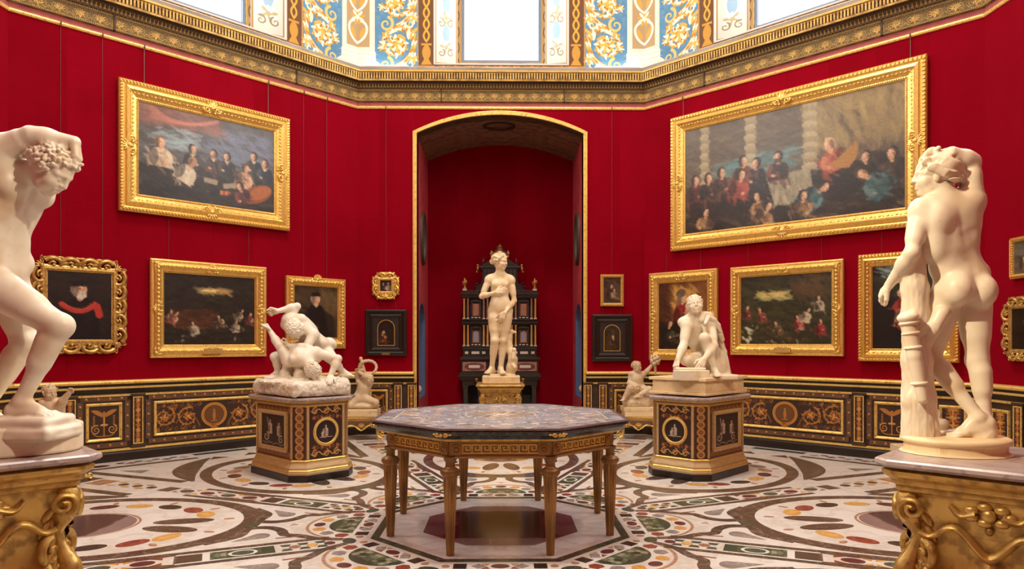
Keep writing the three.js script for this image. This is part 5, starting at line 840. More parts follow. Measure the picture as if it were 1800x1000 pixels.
// left wall beside the niche wall
picture({ k: 7, u: -0.045, v: 4.01, w: 2.33, h: 1.68, f: 0.24, kind: 'music', style: 'rope', wires: [-0.85, 0.85], rod: 0.007, label: 'large gilt-framed painting of people making music around a table, hung high' });
picture({ k: 7, u: -1.63, v: 1.945, w: 1.0, h: 1.14, f: 0.16, kind: 'elder', style: 'scroll', gilt: goldWorn, wires: [-0.2, 0.25], label: 'portrait of a white-bearded man with red scarf in openwork gilt frame' });
picture({ k: 7, u: -0.04, v: 1.945, w: 1.59, h: 1.3, f: 0.175, below: 3.15, kind: 'dusk', style: 'leaf', wires: [-0.55, 0.55], plaque: true, label: 'dark dusk scene with orange streak in the sky in gilt leaf frame' });
picture({ k: 7, u: 1.58, v: 1.95, w: 1.02, h: 1.1, f: 0.14, kind: 'scholar', style: 'leaf', mid: [[-1, 0, Math.PI / 2], [1, 0, -Math.PI / 2]], crown: true, wires: [-0.2, 0.2], label: 'portrait of a white-haired man in black robe and cap, gilt frame' });
// niche wall
picture({ k: 0, u: -1.885, v: 2.42, w: 0.42, h: 0.42, f: 0.12, kind: 'pair', style: 'scroll', wires: [0.0], label: 'tiny square picture of two people in thick openwork gilt frame' });
picture({ k: 0, u: -1.88, v: 1.655, w: 0.67, h: 0.75, f: 0.13, below: 2.19, kind: 'candle', style: 'ebony', plaque: true, wires: [-0.15, 0.15], label: 'arched candlelight picture in wide black frame with small nameplate' });
picture({ k: 0, u: 1.815, v: 2.35, w: 0.38, h: 0.52, f: 0.055, kind: 'small', style: 'plain', wires: [0.0], label: 'small upright picture in narrow plain gilt frame above a black-framed one' });
picture({ k: 0, u: 1.815, v: 1.57, w: 0.655, h: 0.765, f: 0.13, below: 2.07, kind: 'duskRoom', style: 'ebony', wires: [-0.15, 0.15], label: 'arched brown interior picture in wide black frame under a narrow gilt one' });
// right wall beside the niche wall
picture({ k: 1, u: -0.025, v: 3.99, w: 3.59, h: 2.1, f: 0.25, kind: 'banquet', style: 'rope', bead: 0.05, tilt: 0, cs: 0.2, wires: [-1.6, 1.6], rod: 0.007, label: 'huge gilt-framed banquet painting with columns and a white tablecloth' });
picture({ k: 1, u: -1.625, v: 1.915, w: 1.2, h: 1.4, f: 0.175, below: 2.92, kind: 'mother', style: 'leaf', wires: [-0.3, 0.3], label: 'painting of a mother in red with children on golden ground, gilt frame' });
picture({ k: 1, u: -0.01, v: 1.96, w: 1.6, h: 1.29, f: 0.16, below: 2.92, kind: 'harvest', style: 'leaf', plaque: true, wires: [-0.55, 0.5], label: 'green country scene with a stooping red-clad worker in gilt frame' });
picture({ k: 1, u: 1.545, v: 1.945, w: 1.13, h: 1.38, f: 0.165, below: 2.92, kind: 'group', style: 'rope', cs: 0.1, mid: [], wires: [-0.3, 0.3], label: 'dark family group under pale sky in gilt frame behind the standing marble youth' });
// right-hand side wall
picture({ k: 2, u: -1.6, v: 2.42, w: 0.56, h: 0.45, f: 0.05, kind: 'misty', style: 'plain', wires: [0], label: 'small grey-brown picture in narrow pale gilt frame above an openwork frame' });
picture({ k: 2, u: -1.62, v: 1.645, w: 0.72, h: 0.68, f: 0.12, below: 2.18, kind: 'sitter', style: 'scroll', gilt: goldWorn, wires: [0], label: 'small dark portrait in openwork gilt frame hung under a narrow pale frame' });
// ------------------------------------------------------------------ sculptor: smooth field of tapered bones, meshed by surface nets
const v3 = {
  add: (a, b) => [a[0] + b[0], a[1] + b[1], a[2] + b[2]], sub: (a, b) => [a[0] - b[0], a[1] - b[1], a[2] - b[2]], mul: (a, s) => [a[0] * s, a[1] * s, a[2] * s],
  dot: (a, b) => a[0] * b[0] + a[1] * b[1] + a[2] * b[2], len: (a) => Math.hypot(a[0], a[1], a[2]), nrm: (a) => { const l = Math.hypot(a[0], a[1], a[2]) || 1; return [a[0] / l, a[1] / l, a[2] / l]; },
  cross: (a, b) => [a[1] * b[2] - a[2] * b[1], a[2] * b[0] - a[0] * b[2], a[0] * b[1] - a[1] * b[0]], mix: (a, b, t) => [lerp(a[0], b[0], t), lerp(a[1], b[1], t), lerp(a[2], b[2], t)],
};
// frame with its y axis along up and z axis towards fwd
function Frame(o, up, fwd, s = 1) { const Y = v3.nrm(up), X = v3.nrm(v3.cross(Y, fwd)), Z = v3.cross(X, Y); const P = (x, y, z) => [o[0] + s * (x * X[0] + y * Y[0] + z * Z[0]), o[1] + s * (x * X[1] + y * Y[1] + z * Z[1]), o[2] + s * (x * X[2] + y * Y[2] + z * Z[2])]; return { o, X, Y, Z, P, s }; }
class Sculpt {
  constructor() { this.prims = []; }
  cap(a, b, ra, rb = ra, k = 0.025, op = 0, bump = null) {
    const dx = b[0] - a[0], dy = b[1] - a[1], dz = b[2] - a[2], L = dx * dx + dy * dy + dz * dz || 1e-9, ax = a[0], ay = a[1], az = a[2], dr = rb - ra;
    this.prims.push({ k, op, lo: [0, 1, 2].map((i) => Math.min(a[i] - ra, b[i] - rb)), hi: [0, 1, 2].map((i) => Math.max(a[i] + ra, b[i] + rb)), d: (x, y, z) => { const px = x - ax, py = y - ay, pz = z - az; let t = (px * dx + py * dy + pz * dz) / L; t = t < 0 ? 0 : t > 1 ? 1 : t; const qx = px - dx * t, qy = py - dy * t, qz = pz - dz * t; return Math.sqrt(qx * qx + qy * qy + qz * qz) - ra - dr * t - (bump ? bump(x, y, z) : 0); } });
    return this;
  }
  ball(c, r, k = 0.025, op = 0) { return this.cap(c, c, r, r, k, op); }
  ell(f, c, r, k = 0.03, op = 0, bump = null) {                        // ellipsoid in a frame: c and r in the frame's units
    const o = f.P(...c), X = f.X, Y = f.Y, Z = f.Z, rx = r[0] * f.s, ry = r[1] * f.s, rz = r[2] * f.s, m = Math.max(rx, ry, rz), ix = 1 / rx, iy = 1 / ry, iz = 1 / rz, mn = Math.min(rx, ry, rz);
    this.prims.push({ k, op, lo: o.map((q) => q - m), hi: o.map((q) => q + m), d: (x, y, z) => { const px = x - o[0], py = y - o[1], pz = z - o[2]; const lx = (px * X[0] + py * X[1] + pz * X[2]) * ix, ly = (px * Y[0] + py * Y[1] + pz * Y[2]) * iy, lz = (px * Z[0] + py * Z[1] + pz * Z[2]) * iz; const k0 = Math.sqrt(lx * lx + ly * ly + lz * lz), a = lx * ix, b = ly * iy, c2 = lz * iz, k1 = Math.sqrt(a * a + b * b + c2 * c2); return (k1 < 1e-6 ? -mn : k0 * (k0 - 1) / k1) - (bump ? bump(x, y, z) : 0); } });
    return this;
  }
  slab(f, c, h, r = 0.01, k = 0.01, op = 0, bump = null) {              // rounded box
    const o = f.P(...c), X = f.X, Y = f.Y, Z = f.Z, s = f.s, hx = h[0] * s - r, hy = h[1] * s - r, hz = h[2] * s - r, m = Math.hypot(h[0], h[1], h[2]) * s;
    this.prims.push({ k, op, lo: o.map((q) => q - m), hi: o.map((q) => q + m), d: (x, y, z) => { const px = x - o[0], py = y - o[1], pz = z - o[2]; const qx = Math.abs(px * X[0] + py * X[1] + pz * X[2]) - hx, qy = Math.abs(px * Y[0] + py * Y[1] + pz * Y[2]) - hy, qz = Math.abs(px * Z[0] + py * Z[1] + pz * Z[2]) - hz; const ux = qx > 0 ? qx : 0, uy = qy > 0 ? qy : 0, uz = qz > 0 ? qz : 0, m2 = qx > qy ? (qx > qz ? qx : qz) : (qy > qz ? qy : qz); return Math.sqrt(ux * ux + uy * uy + uz * uz) + (m2 < 0 ? m2 : 0) - r - (bump ? bump(x, y, z) : 0); } });
    return this;
  }
  chain(pts, radii, k = 0.02, op = 0, bump = null) { for (let i = 0; i < pts.length - 1; i++) this.cap(pts[i], pts[i + 1], radii[i] ?? radii[radii.length - 1], radii[i + 1] ?? radii[radii.length - 1], k, op, bump); return this; }
  static eval(list, x, y, z) {
    let d = 1e3;
    for (let i = 0; i < list.length; i++) { const p = list[i], q = p.d(x, y, z), k = p.k; if (p.op === 0) { const e = d - q, h = k - (e < 0 ? -e : e); d = (d < q ? d : q) - (h > 0 ? h * h * 0.25 / k : 0); } else { const e = d + q, h = k - (e < 0 ? -e : e); d = (d > -q ? d : -q) + (h > 0 ? h * h * 0.25 / k : 0); } }
    return d;
  }
  build(cell, tint) {
    const N = 4, B = 4, pad = 0.03, lo = [1e9, 1e9, 1e9], hi = [-1e9, -1e9, -1e9];
    for (const p of this.prims) if (!p.op) for (let i = 0; i < 3; i++) { lo[i] = Math.min(lo[i], p.lo[i] - pad); hi[i] = Math.max(hi[i], p.hi[i] + pad); }
    const nb = [0, 1, 2].map((i) => Math.ceil((hi[i] - lo[i]) / (cell * N * B)) + 1), n = nb.map((b) => b * N * B), nx = n[0], ny = n[1], nz = n[2], nxy = nx * ny;
    const val = new Float32Array(nx * ny * nz).fill(1), active = [];
    const prune = (from, cx, cy, cz, R0) => {                           // bones that matter within R0 of a point; null where the block is empty
      let dm = 1e3; const ds = new Float64Array(from.length); for (let i = 0; i < from.length; i++) { const q = ds[i] = from[i].d(cx, cy, cz); if (!from[i].op && q < dm) dm = q; }
      if (dm > R0 * 1.8 + 0.02) return null; const m = Math.max(dm, 0) + 2.4 * R0 + 0.014; return from.filter((p, i) => (p.op ? ds[i] < R0 * 1.6 + p.k : ds[i] < m + p.k));
    };
    const big = cell * N * B, small = cell * N;
    for (let bz = 0; bz < nb[2]; bz++) for (let by = 0; by < nb[1]; by++) for (let bx = 0; bx < nb[0]; bx++) {
      const L1 = prune(this.prims, lo[0] + (bx + 0.5) * big, lo[1] + (by + 0.5) * big, lo[2] + (bz + 0.5) * big, big * 0.87); if (!L1) continue;
      for (let sz = 0; sz < B; sz++) for (let sy = 0; sy < B; sy++) for (let sx = 0; sx < B; sx++) {
        const X = (bx * B + sx) * N, Y = (by * B + sy) * N, Z = (bz * B + sz) * N, cx = lo[0] + X * cell + small / 2, cy = lo[1] + Y * cell + small / 2, cz = lo[2] + Z * cell + small / 2, R0 = small * 0.87;
        const list = prune(L1, cx, cy, cz, R0); if (!list) continue;
        const fill = Sculpt.eval(list, cx, cy, cz) < -R0 * 1.8 - 0.02;
        for (let z = 0; z < N; z++) for (let y = 0; y < N; y++) { let i = X + (Y + y) * nx + (Z + z) * nxy; for (let x = 0; x < N; x++, i++) val[i] = fill ? -1 : Sculpt.eval(list, lo[0] + (X + x) * cell, lo[1] + (Y + y) * cell, lo[2] + (Z + z) * cell); }
        if (!fill) active.push([X / N, Y / N, Z / N, list]);
      }
    }
    const vid = new Int32Array(nx * ny * nz).fill(-1), pos = [], nor = [], idx = [], cells = [];
    const off = [0, 1, nx, nx + 1, nxy, nxy + 1, nxy + nx, nxy + nx + 1], E = [[0, 1], [2, 3], [4, 5], [6, 7], [0, 2], [1, 3], [4, 6], [5, 7], [0, 4], [1, 5], [2, 6], [3, 7]];
    for (const [bx, by, bz, list] of active) for (let z = 0; z < N; z++) for (let y = 0; y < N; y++) for (let x = 0; x < N; x++) {
      const X = bx * N + x, Y = by * N + y, Z = bz * N + z; if (X >= nx - 1 || Y >= ny - 1 || Z >= nz - 1) continue;
      const i = X + Y * nx + Z * nxy; let m = 0; for (let c = 0; c < 8; c++) if (val[i + off[c]] < 0) m |= 1 << c; if (m === 0 || m === 255) continue;
      let sx = 0, sy = 0, sz = 0, cnt = 0;
      for (const [a, b] of E) { const va = val[i + off[a]], vb = val[i + off[b]]; if ((va < 0) === (vb < 0)) continue; const t = va / (va - vb); sx += lerp(a & 1, b & 1, t); sy += lerp((a >> 1) & 1, (b >> 1) & 1, t); sz += lerp((a >> 2) & 1, (b >> 2) & 1, t); cnt++; }
      vid[i] = pos.length / 3; let px = lo[0] + (X + sx / cnt) * cell, py = lo[1] + (Y + sy / cnt) * cell, pz = lo[2] + (Z + sz / cnt) * cell;
      const e = cell * 0.4, d = Sculpt.eval(list, px, py, pz), gx = Sculpt.eval(list, px + e, py, pz) - d, gy = Sculpt.eval(list, px, py + e, pz) - d, gz = Sculpt.eval(list, px, py, pz + e) - d, gl = Math.hypot(gx, gy, gz) || 1;
      const st = clamp(d, -cell * 0.6, cell * 0.6); px -= gx / gl * st; py -= gy / gl * st; pz -= gz / gl * st;
      pos.push(px, py, pz); nor.push(gx / gl, gy / gl, gz / gl); cells.push(X, Y, Z);
    }
    const quadI = (a, b, c, d, f) => { if (a < 0 || b < 0 || c < 0 || d < 0) return; if (f) idx.push(a, b, c, a, c, d); else idx.push(a, c, b, a, d, c); };
    for (let q = 0; q < cells.length; q += 3) {
      const X = cells[q], Y = cells[q + 1], Z = cells[q + 2], i = X + Y * nx + Z * nxy, s = val[i] < 0;
      if (Y && Z && (val[i + 1] < 0) !== s) quadI(vid[i], vid[i - nx], vid[i - nx - nxy], vid[i - nxy], s);
      if (X && Z && (val[i + nx] < 0) !== s) quadI(vid[i], vid[i - nxy], vid[i - nxy - 1], vid[i - 1], s);
      if (X && Y && (val[i + nxy] < 0) !== s) quadI(vid[i], vid[i - 1], vid[i - 1 - nx], vid[i - nx], s);
    }
    const col = new Float32Array(pos.length); for (let i = 0; i < pos.length; i += 3) { const c = tint(pos[i], pos[i + 1], pos[i + 2]); col[i] = c[0]; col[i + 1] = c[1]; col[i + 2] = c[2]; }
    const g = new THREE.BufferGeometry(); g.setAttribute('position', new THREE.Float32BufferAttribute(pos, 3)); g.setAttribute('normal', new THREE.Float32BufferAttribute(nor, 3)); g.setAttribute('color', new THREE.BufferAttribute(col, 3)); g.setIndex(idx); return g;
  }
}
const cutBelow = (S, y) => S.slab(Frame([0, 0, 0], [0, 1, 0], [0, 0, 1]), [0, y - 0.5, 0], [3, 0.5, 3], 0.001, 0.004, 1);
const carve = (list) => mergeGeometries(list, false);
// marble tints: clouded stone with honey stains and a few grey flecks
const marbleTint = (base, cloud, stain, seed) => (x, y, z) => { const c = clamp(0.5 + 0.9 * fbm(x * 4, y * 4, z * 4 + seed, 3)), s = clamp((fbm(x * 6 + 7, y * 6, z * 6 + seed, 3) - 0.08) * 3), f = clamp((noise.noise(x * 46, y * 46, z * 46 + seed) - 0.55) * 4); const k = mixC(mixC(base, cloud, c), stain, 0.7 * s); return mixC(k, [0.3, 0.22, 0.15], 0.3 * f); };
const TINT = { white: marbleTint([0.66, 0.56, 0.42], [0.80, 0.73, 0.61], [0.60, 0.43, 0.24], 3), cream: marbleTint([0.66, 0.54, 0.37], [0.79, 0.69, 0.52], [0.58, 0.40, 0.20], 13), honey: marbleTint([0.66, 0.49, 0.28], [0.74, 0.59, 0.38], [0.52, 0.34, 0.16], 23) };
const carved = phys({ name: 'carved_marble', vertexColors: true, roughness: 0.38, specularIntensity: 0.7 });
function statueMesh(name, geos, parent) { const m = shade(new THREE.Mesh(geos.length > 1 ? carve(geos) : geos[0], carved)); m.name = name; parent.add(m); return m; }

// ------------------------------------------------------------------ anatomy, all in world metres; s = scale to a 1.75 m adult
function headOn(S, f, hair, o = {}) {                                  // frame f: origin between the ears, z towards the face, scale = half the head's height
  const { P } = f, q = f.s, b = (c, r, k = 0.12, op = 0) => S.ball(P(...c), r * q, k * q, op), c = (a, d, r0, r1, k = 0.1, op = 0) => S.cap(P(...a), P(...d), r0 * q, r1 * q, k * q, op);
  S.ell(f, [0, 0.28, -0.14], [0.70, 0.72, 0.88], 0.1 * q); S.ell(f, [0, -0.2, 0.14], [0.58, 0.78, 0.62], 0.2 * q);
  c([-0.3, -0.56, 0.18], [0.3, -0.56, 0.18], 0.26, 0.26, 0.2); b([0, -0.8, 0.46], 0.18, 0.2);
  for (const s of [-1, 1]) { c([s * 0.12, 0.16, 0.68], [s * 0.44, 0.14, 0.52], 0.11, 0.1, 0.12); b([s * 0.37, -0.27, 0.42], 0.24, 0.2); S.ell(f, [s * 0.68, -0.08, -0.04], [0.09, 0.25, 0.16], 0.04 * q); }
  for (const s of [-1, 1]) b([s * 0.29, -0.03, 0.86], 0.15, 0.14, 1);
  for (const s of [-1, 1]) { b([s * 0.28, -0.05, 0.56], 0.145, 0.03); c([s * 0.16, 0.05, 0.68], [s * 0.4, 0.04, 0.6], 0.035, 0.03, 0.05); }
  c([0, 0.14, 0.7], [0, -0.21, 0.84], 0.08, 0.1, 0.08); for (const s of [-1, 1]) b([s * 0.09, -0.23, 0.77], 0.07, 0.06);
  c([-0.17, -0.45, 0.66], [0.17, -0.45, 0.66], 0.08, 0.08, 0.06); c([-0.13, -0.57, 0.65], [0.13, -0.57, 0.65], 0.085, 0.085, 0.06); c([-0.2, -0.51, 0.76], [0.2, -0.51, 0.76], 0.02, 0.02, 0.04, 1);
  const curl = (n, r, jit, cond, seed = 5) => { reseed(seed); for (let i = 0; i < n; i++) { const y = 1 - 2 * (i + 0.5) / n, a = i * 2.39996, rr = Math.sqrt(1 - y * y), d = [rr * Math.cos(a), y, rr * Math.sin(a)]; if (!cond(d)) continue; const e = 1 + jit * (rnd() - 0.3); const p0 = [d[0] * 0.74 * e, 0.3 + d[1] * 0.74 * e, -0.15 + d[2] * 0.9 * e], tw = [rnd() - 0.5, rnd() - 0.5, rnd() - 0.5]; S.cap(P(...p0), P(p0[0] + tw[0] * 0.28, p0[1] + tw[1] * 0.28, p0[2] + tw[2] * 0.28), r * q, r * 0.7 * q, 0.05 * q); } };
  if (hair === 'curls') curl(300, 0.095, 0.22, (d) => d[1] > -0.55 && !(d[2] > 0.5 && d[1] < 0.42), o.seed);
  if (hair === 'short') { S.ell(f, [0, 0.32, -0.16], [0.75, 0.74, 0.92], 0.05 * q); curl(260, 0.066, 0.05, (d) => d[1] > -0.5 && !(d[2] > 0.55 && d[1] < 0.5), o.seed); }
  // combed locks: grooves that run back from the parting
  const locks = (fr, bend, amp) => (x, y, z) => { const px = x - f.o[0], py = y - f.o[1], pz = z - f.o[2], lx = (px * f.X[0] + py * f.X[1] + pz * f.X[2]) / q, ly = (px * f.Y[0] + py * f.Y[1] + pz * f.Y[2]) / q, lz = (px * f.Z[0] + py * f.Z[1] + pz * f.Z[2]) / q; return amp * q * Math.sin(fr * Math.atan2(lx, 0.55 + ly) + bend * Math.sin(4 * lz + 2 * ly)); };
  if (hair === 'wave') {
    const lk = locks(19, 1.3, 0.055);
    S.ell(f, [0, 0.36, -0.24], [0.8, 0.74, 0.9], 0.05 * q, 0, lk); for (const s of [-1, 1]) { S.chain([P(s * 0.06, 0.92, 0.36), P(s * 0.42, 0.66, 0.44), P(s * 0.72, 0.3, 0.18), P(s * 0.72, 0.02, -0.3), P(s * 0.4, -0.1, -0.86)], [0.13 * q, 0.15 * q, 0.17 * q, 0.17 * q, 0.16 * q], 0.06 * q, 0, lk); c([s * 0.05, 1.04, 0.0], [s * 0.2, 1.14, -0.1], 0.15, 0.12, 0.08); }
    S.ell(f, [0, 0.08, -1.12], [0.3, 0.28, 0.26], 0.06 * q, 0, lk); c([0.1, -0.1, -0.95], [0.18, -0.5, -0.75], 0.12, 0.07, 0.08);
  }
  if (hair === 'knot') {
    const lk = locks(17, 1.6, 0.06);
    S.ell(f, [0, 0.34, -0.26], [0.86, 0.8, 0.98], 0.05 * q, 0, lk); for (const s of [-1, 1]) { S.chain([P(s * 0.12, 0.92, 0.42), P(s * 0.5, 0.66, 0.46), P(s * 0.8, 0.3, 0.14), P(s * 0.82, 0.0, -0.32), P(s * 0.5, -0.14, -0.86)], [0.15 * q, 0.17 * q, 0.19 * q, 0.19 * q, 0.17 * q], 0.06 * q, 0, lk);
      S.ell(f, [s * 0.24, 1.12, 0.12], [0.26, 0.2, 0.3], 0.05 * q, 0, lk); S.cap(P(s * 0.2, 1.1, 0.1), P(s * 0.46, 1.26, -0.02), 0.14 * q, 0.12 * q, 0.05 * q); c([s * 0.3, -0.1, -0.95], [s * 0.26, -0.55, -0.7], 0.14, 0.07, 0.06); }
    S.ell(f, [0, 0.0, -1.08], [0.42, 0.3, 0.26], 0.06 * q, 0, lk); b([0, 1.12, 0.12], 0.14, 0.06);
  }
  if (hair === 'baby') { S.ell(f, [0, 0.34, -0.14], [0.76, 0.72, 0.9], 0.05 * q); curl(90, 0.1, 0.08, (d) => d[1] > -0.3 && !(d[2] > 0.45 && d[1] < 0.6), o.seed); }
}
function neck(S, f, base, s, r = 0.058) { S.cap(f.P(0, -0.42, -0.22), base, r * s, r * 1.12 * s, 0.035 * s); }
function torsoM(S, C, Pv) {                                             // chest frame, pelvis frame
  const s = C.s, k = 0.05 * s;
  S.ell(C, [0, 0, 0], [0.158, 0.205, 0.112], k); S.ell(Pv, [0, 0, 0], [0.15, 0.115, 0.108], k);
  for (const d of [-1, 1]) { S.cap(C.P(d * 0.05, -0.14, 0.0), Pv.P(d * 0.065, 0.05, 0.01), 0.092 * s, 0.092 * s, k); S.ell(C, [d * 0.078, 0.07, 0.07], [0.085, 0.066, 0.052], 0.03 * s); S.ell(C, [d * 0.118, -0.02, -0.03], [0.055, 0.16, 0.07], k); S.ell(C, [d * 0.082, 0.06, -0.078], [0.06, 0.085, 0.04], 0.035 * s); S.ell(Pv, [d * 0.075, -0.06, -0.07], [0.086, 0.1, 0.085], 0.03 * s); S.cap(C.P(0, 0.16, -0.01), C.P(d * 0.15, 0.145, -0.005), 0.062 * s, 0.056 * s, 0.05 * s); S.ell(Pv, [d * 0.125, 0.07, 0.03], [0.045, 0.05, 0.06], 0.04 * s); }
  S.cap(C.P(0, 0.1, -0.132), Pv.P(0, 0.07, -0.125), 0.012 * s, 0.012 * s, 0.035 * s, 1); S.cap(Pv.P(0, 0.0, -0.166), Pv.P(0, -0.15, -0.14), 0.008 * s, 0.012 * s, 0.03 * s, 1);
  S.cap(C.P(0, 0.1, 0.128), C.P(0, -0.16, 0.126), 0.006 * s, 0.006 * s, 0.03 * s, 1); for (const d of [-1, 1]) S.cap(C.P(d * 0.02, -0.06, 0.13), C.P(d * 0.13, -0.17, 0.08), 0.006 * s, 0.006 * s, 0.025 * s, 1);
}
function torsoF(S, C, Pv) {
  const s = C.s, k = 0.05 * s;
  S.ell(C, [0, -0.01, 0], [0.132, 0.185, 0.1], k); S.ell(Pv, [0, -0.01, 0], [0.158, 0.12, 0.108], k); S.ell(Pv, [0, 0.02, 0.05], [0.1, 0.1, 0.075], k);
  for (const d of [-1, 1]) { S.cap(C.P(d * 0.04, -0.13, 0), Pv.P(d * 0.06, 0.05, 0.01), 0.078 * s, 0.09 * s, k); S.ell(C, [d * 0.07, 0.03, 0.07], [0.055, 0.056, 0.05], 0.035 * s); S.cap(C.P(0, 0.15, -0.01), C.P(d * 0.138, 0.13, -0.005), 0.048 * s, 0.05 * s, 0.05 * s); S.ell(Pv, [d * 0.078, -0.07, -0.07], [0.09, 0.1, 0.085], 0.03 * s); }
  S.cap(C.P(0, 0.1, -0.11), Pv.P(0, 0.07, -0.115), 0.01 * s, 0.01 * s, 0.03 * s, 1); S.ball(Pv.P(0, 0.105, 0.122), 0.01 * s, 0.02 * s, 1);
}
function arm(S, a, e, w, s, m = 1) { S.ball(a, 0.062 * s * m, 0.04 * s); S.cap(a, e, 0.053 * s * m, 0.042 * s * m, 0.03 * s); S.cap(v3.mix(a, e, 0.35), v3.mix(a, e, 0.62), 0.052 * s * m, 0.048 * s * m, 0.03 * s); S.cap(e, v3.mix(e, w, 0.35), 0.043 * s * m, 0.044 * s * m, 0.02 * s); S.cap(v3.mix(e, w, 0.3), w, 0.043 * s * m, 0.028 * s * m, 0.03 * s); }
function leg(S, h, kn, a, s, m = 1, fwd = null) {
  let kf = v3.sub(v3.mul(kn, 2), v3.add(h, a)); if (v3.len(kf) < 0.03 || fwd) kf = fwd ?? [0, 0, 1]; kf = v3.nrm(kf);
  S.cap(h, kn, 0.092 * s * m, 0.058 * s * m, 0.028 * s); S.cap(v3.add(v3.mix(h, kn, 0.25), v3.mul(kf, 0.018 * s)), v3.add(v3.mix(h, kn, 0.6), v3.mul(kf, 0.012 * s)), 0.082 * s * m, 0.07 * s * m, 0.04 * s);
  S.ball(v3.add(kn, v3.mul(kf, 0.022 * s)), 0.046 * s * m, 0.03 * s); S.cap(kn, a, 0.054 * s * m, 0.035 * s, 0.03 * s); S.cap(v3.add(v3.mix(kn, a, 0.2), v3.mul(kf, -0.022 * s)), v3.add(v3.mix(kn, a, 0.46), v3.mul(kf, -0.014 * s)), 0.05 * s * m, 0.044 * s * m, 0.04 * s);
}
function hand(S, w, dir, palm, side, s, curl = [0.25, 0.25, 0.3, 0.35], thumb = 0.5) {
  const Y = v3.nrm(dir), X = v3.nrm(v3.cross(Y, palm)), Z = v3.cross(X, Y), at3 = (x, y, z) => v3.add(w, v3.add(v3.mul(X, x * s), v3.add(v3.mul(Y, y * s), v3.mul(Z, z * s))));
  for (let i = 0; i < 4; i++) {
    const x = (i - 1.5) * 0.0205 * side, b = at3(x * -1, 0.09 - 0.006 * Math.abs(i - 1), 0); S.cap(at3(x * -0.55, 0.008, 0), b, 0.017 * s, 0.0145 * s, 0.014 * s);
    const L = [0.074, 0.083, 0.077, 0.06][i]; let p = b, ang = 0; const cu = Array.isArray(curl) ? curl[i] : curl;
    [0.45, 0.31, 0.24].forEach((q, j) => { ang += cu * [1, 1.25, 0.9][j]; const d = v3.add(v3.mul(Y, Math.cos(ang)), v3.mul(Z, Math.sin(ang))), n = v3.add(p, v3.add(v3.mul(d, L * q * s), v3.mul(X, -x * 0.12 * s * q))); S.cap(p, n, (0.0108 - 0.001 * j) * s, (0.0098 - 0.001 * j) * s, 0.004 * s); p = n; });
  }
  const t0 = at3(0.03 * side, 0.025, 0.004), t1 = at3((0.03 + 0.032) * side, 0.062, 0.016 + 0.02 * thumb), t2 = at3((0.062 + 0.004 - 0.02 * thumb) * side, 0.1, 0.026 + 0.035 * thumb); S.cap(t0, t1, 0.0165 * s, 0.0135 * s, 0.012 * s); S.cap(t1, t2, 0.0125 * s, 0.0105 * s, 0.004 * s);
}
function foot(S, a, toe, s, up = [0, 1, 0], side = 1) {
  const U = v3.nrm(up), T = v3.nrm(v3.sub(toe, v3.mul(U, v3.dot(toe, U)))), X = v3.cross(U, T), p = (x, y, z) => v3.add(a, v3.add(v3.mul(X, x * s), v3.add(v3.mul(U, y * s), v3.mul(T, z * s))));
  S.ball(p(0, -0.045, -0.04), 0.036 * s, 0.03 * s); S.cap(p(0, -0.01, 0), p(0, -0.048, 0.09), 0.038 * s, 0.03 * s, 0.03 * s); for (const d of [-1, 1]) S.cap(p(d * 0.012, -0.058, -0.04), p(d * 0.024, -0.064, 0.115), 0.026 * s, 0.02 * s, 0.025 * s);
  for (let i = 0; i < 5; i++) { const x = (i - 2) * 0.0175 * side, l = [0.178, 0.178, 0.168, 0.155, 0.14][i], r = i ? 0.0115 : 0.0155; S.cap(p(x * 0.9, -0.064, 0.1), p(x, -0.062, l - 0.03), r * s, r * s, 0.008 * s); S.cap(p(x, -0.062, l - 0.03), p(x, -0.07, l), r * s, r * 0.85 * s, 0.006 * s); }
}
// ------------------------------------------------------------------ marble statues
const Z3 = (o, s = 1) => Frame(o, [0, 1, 0], [0, 0, 1], s);
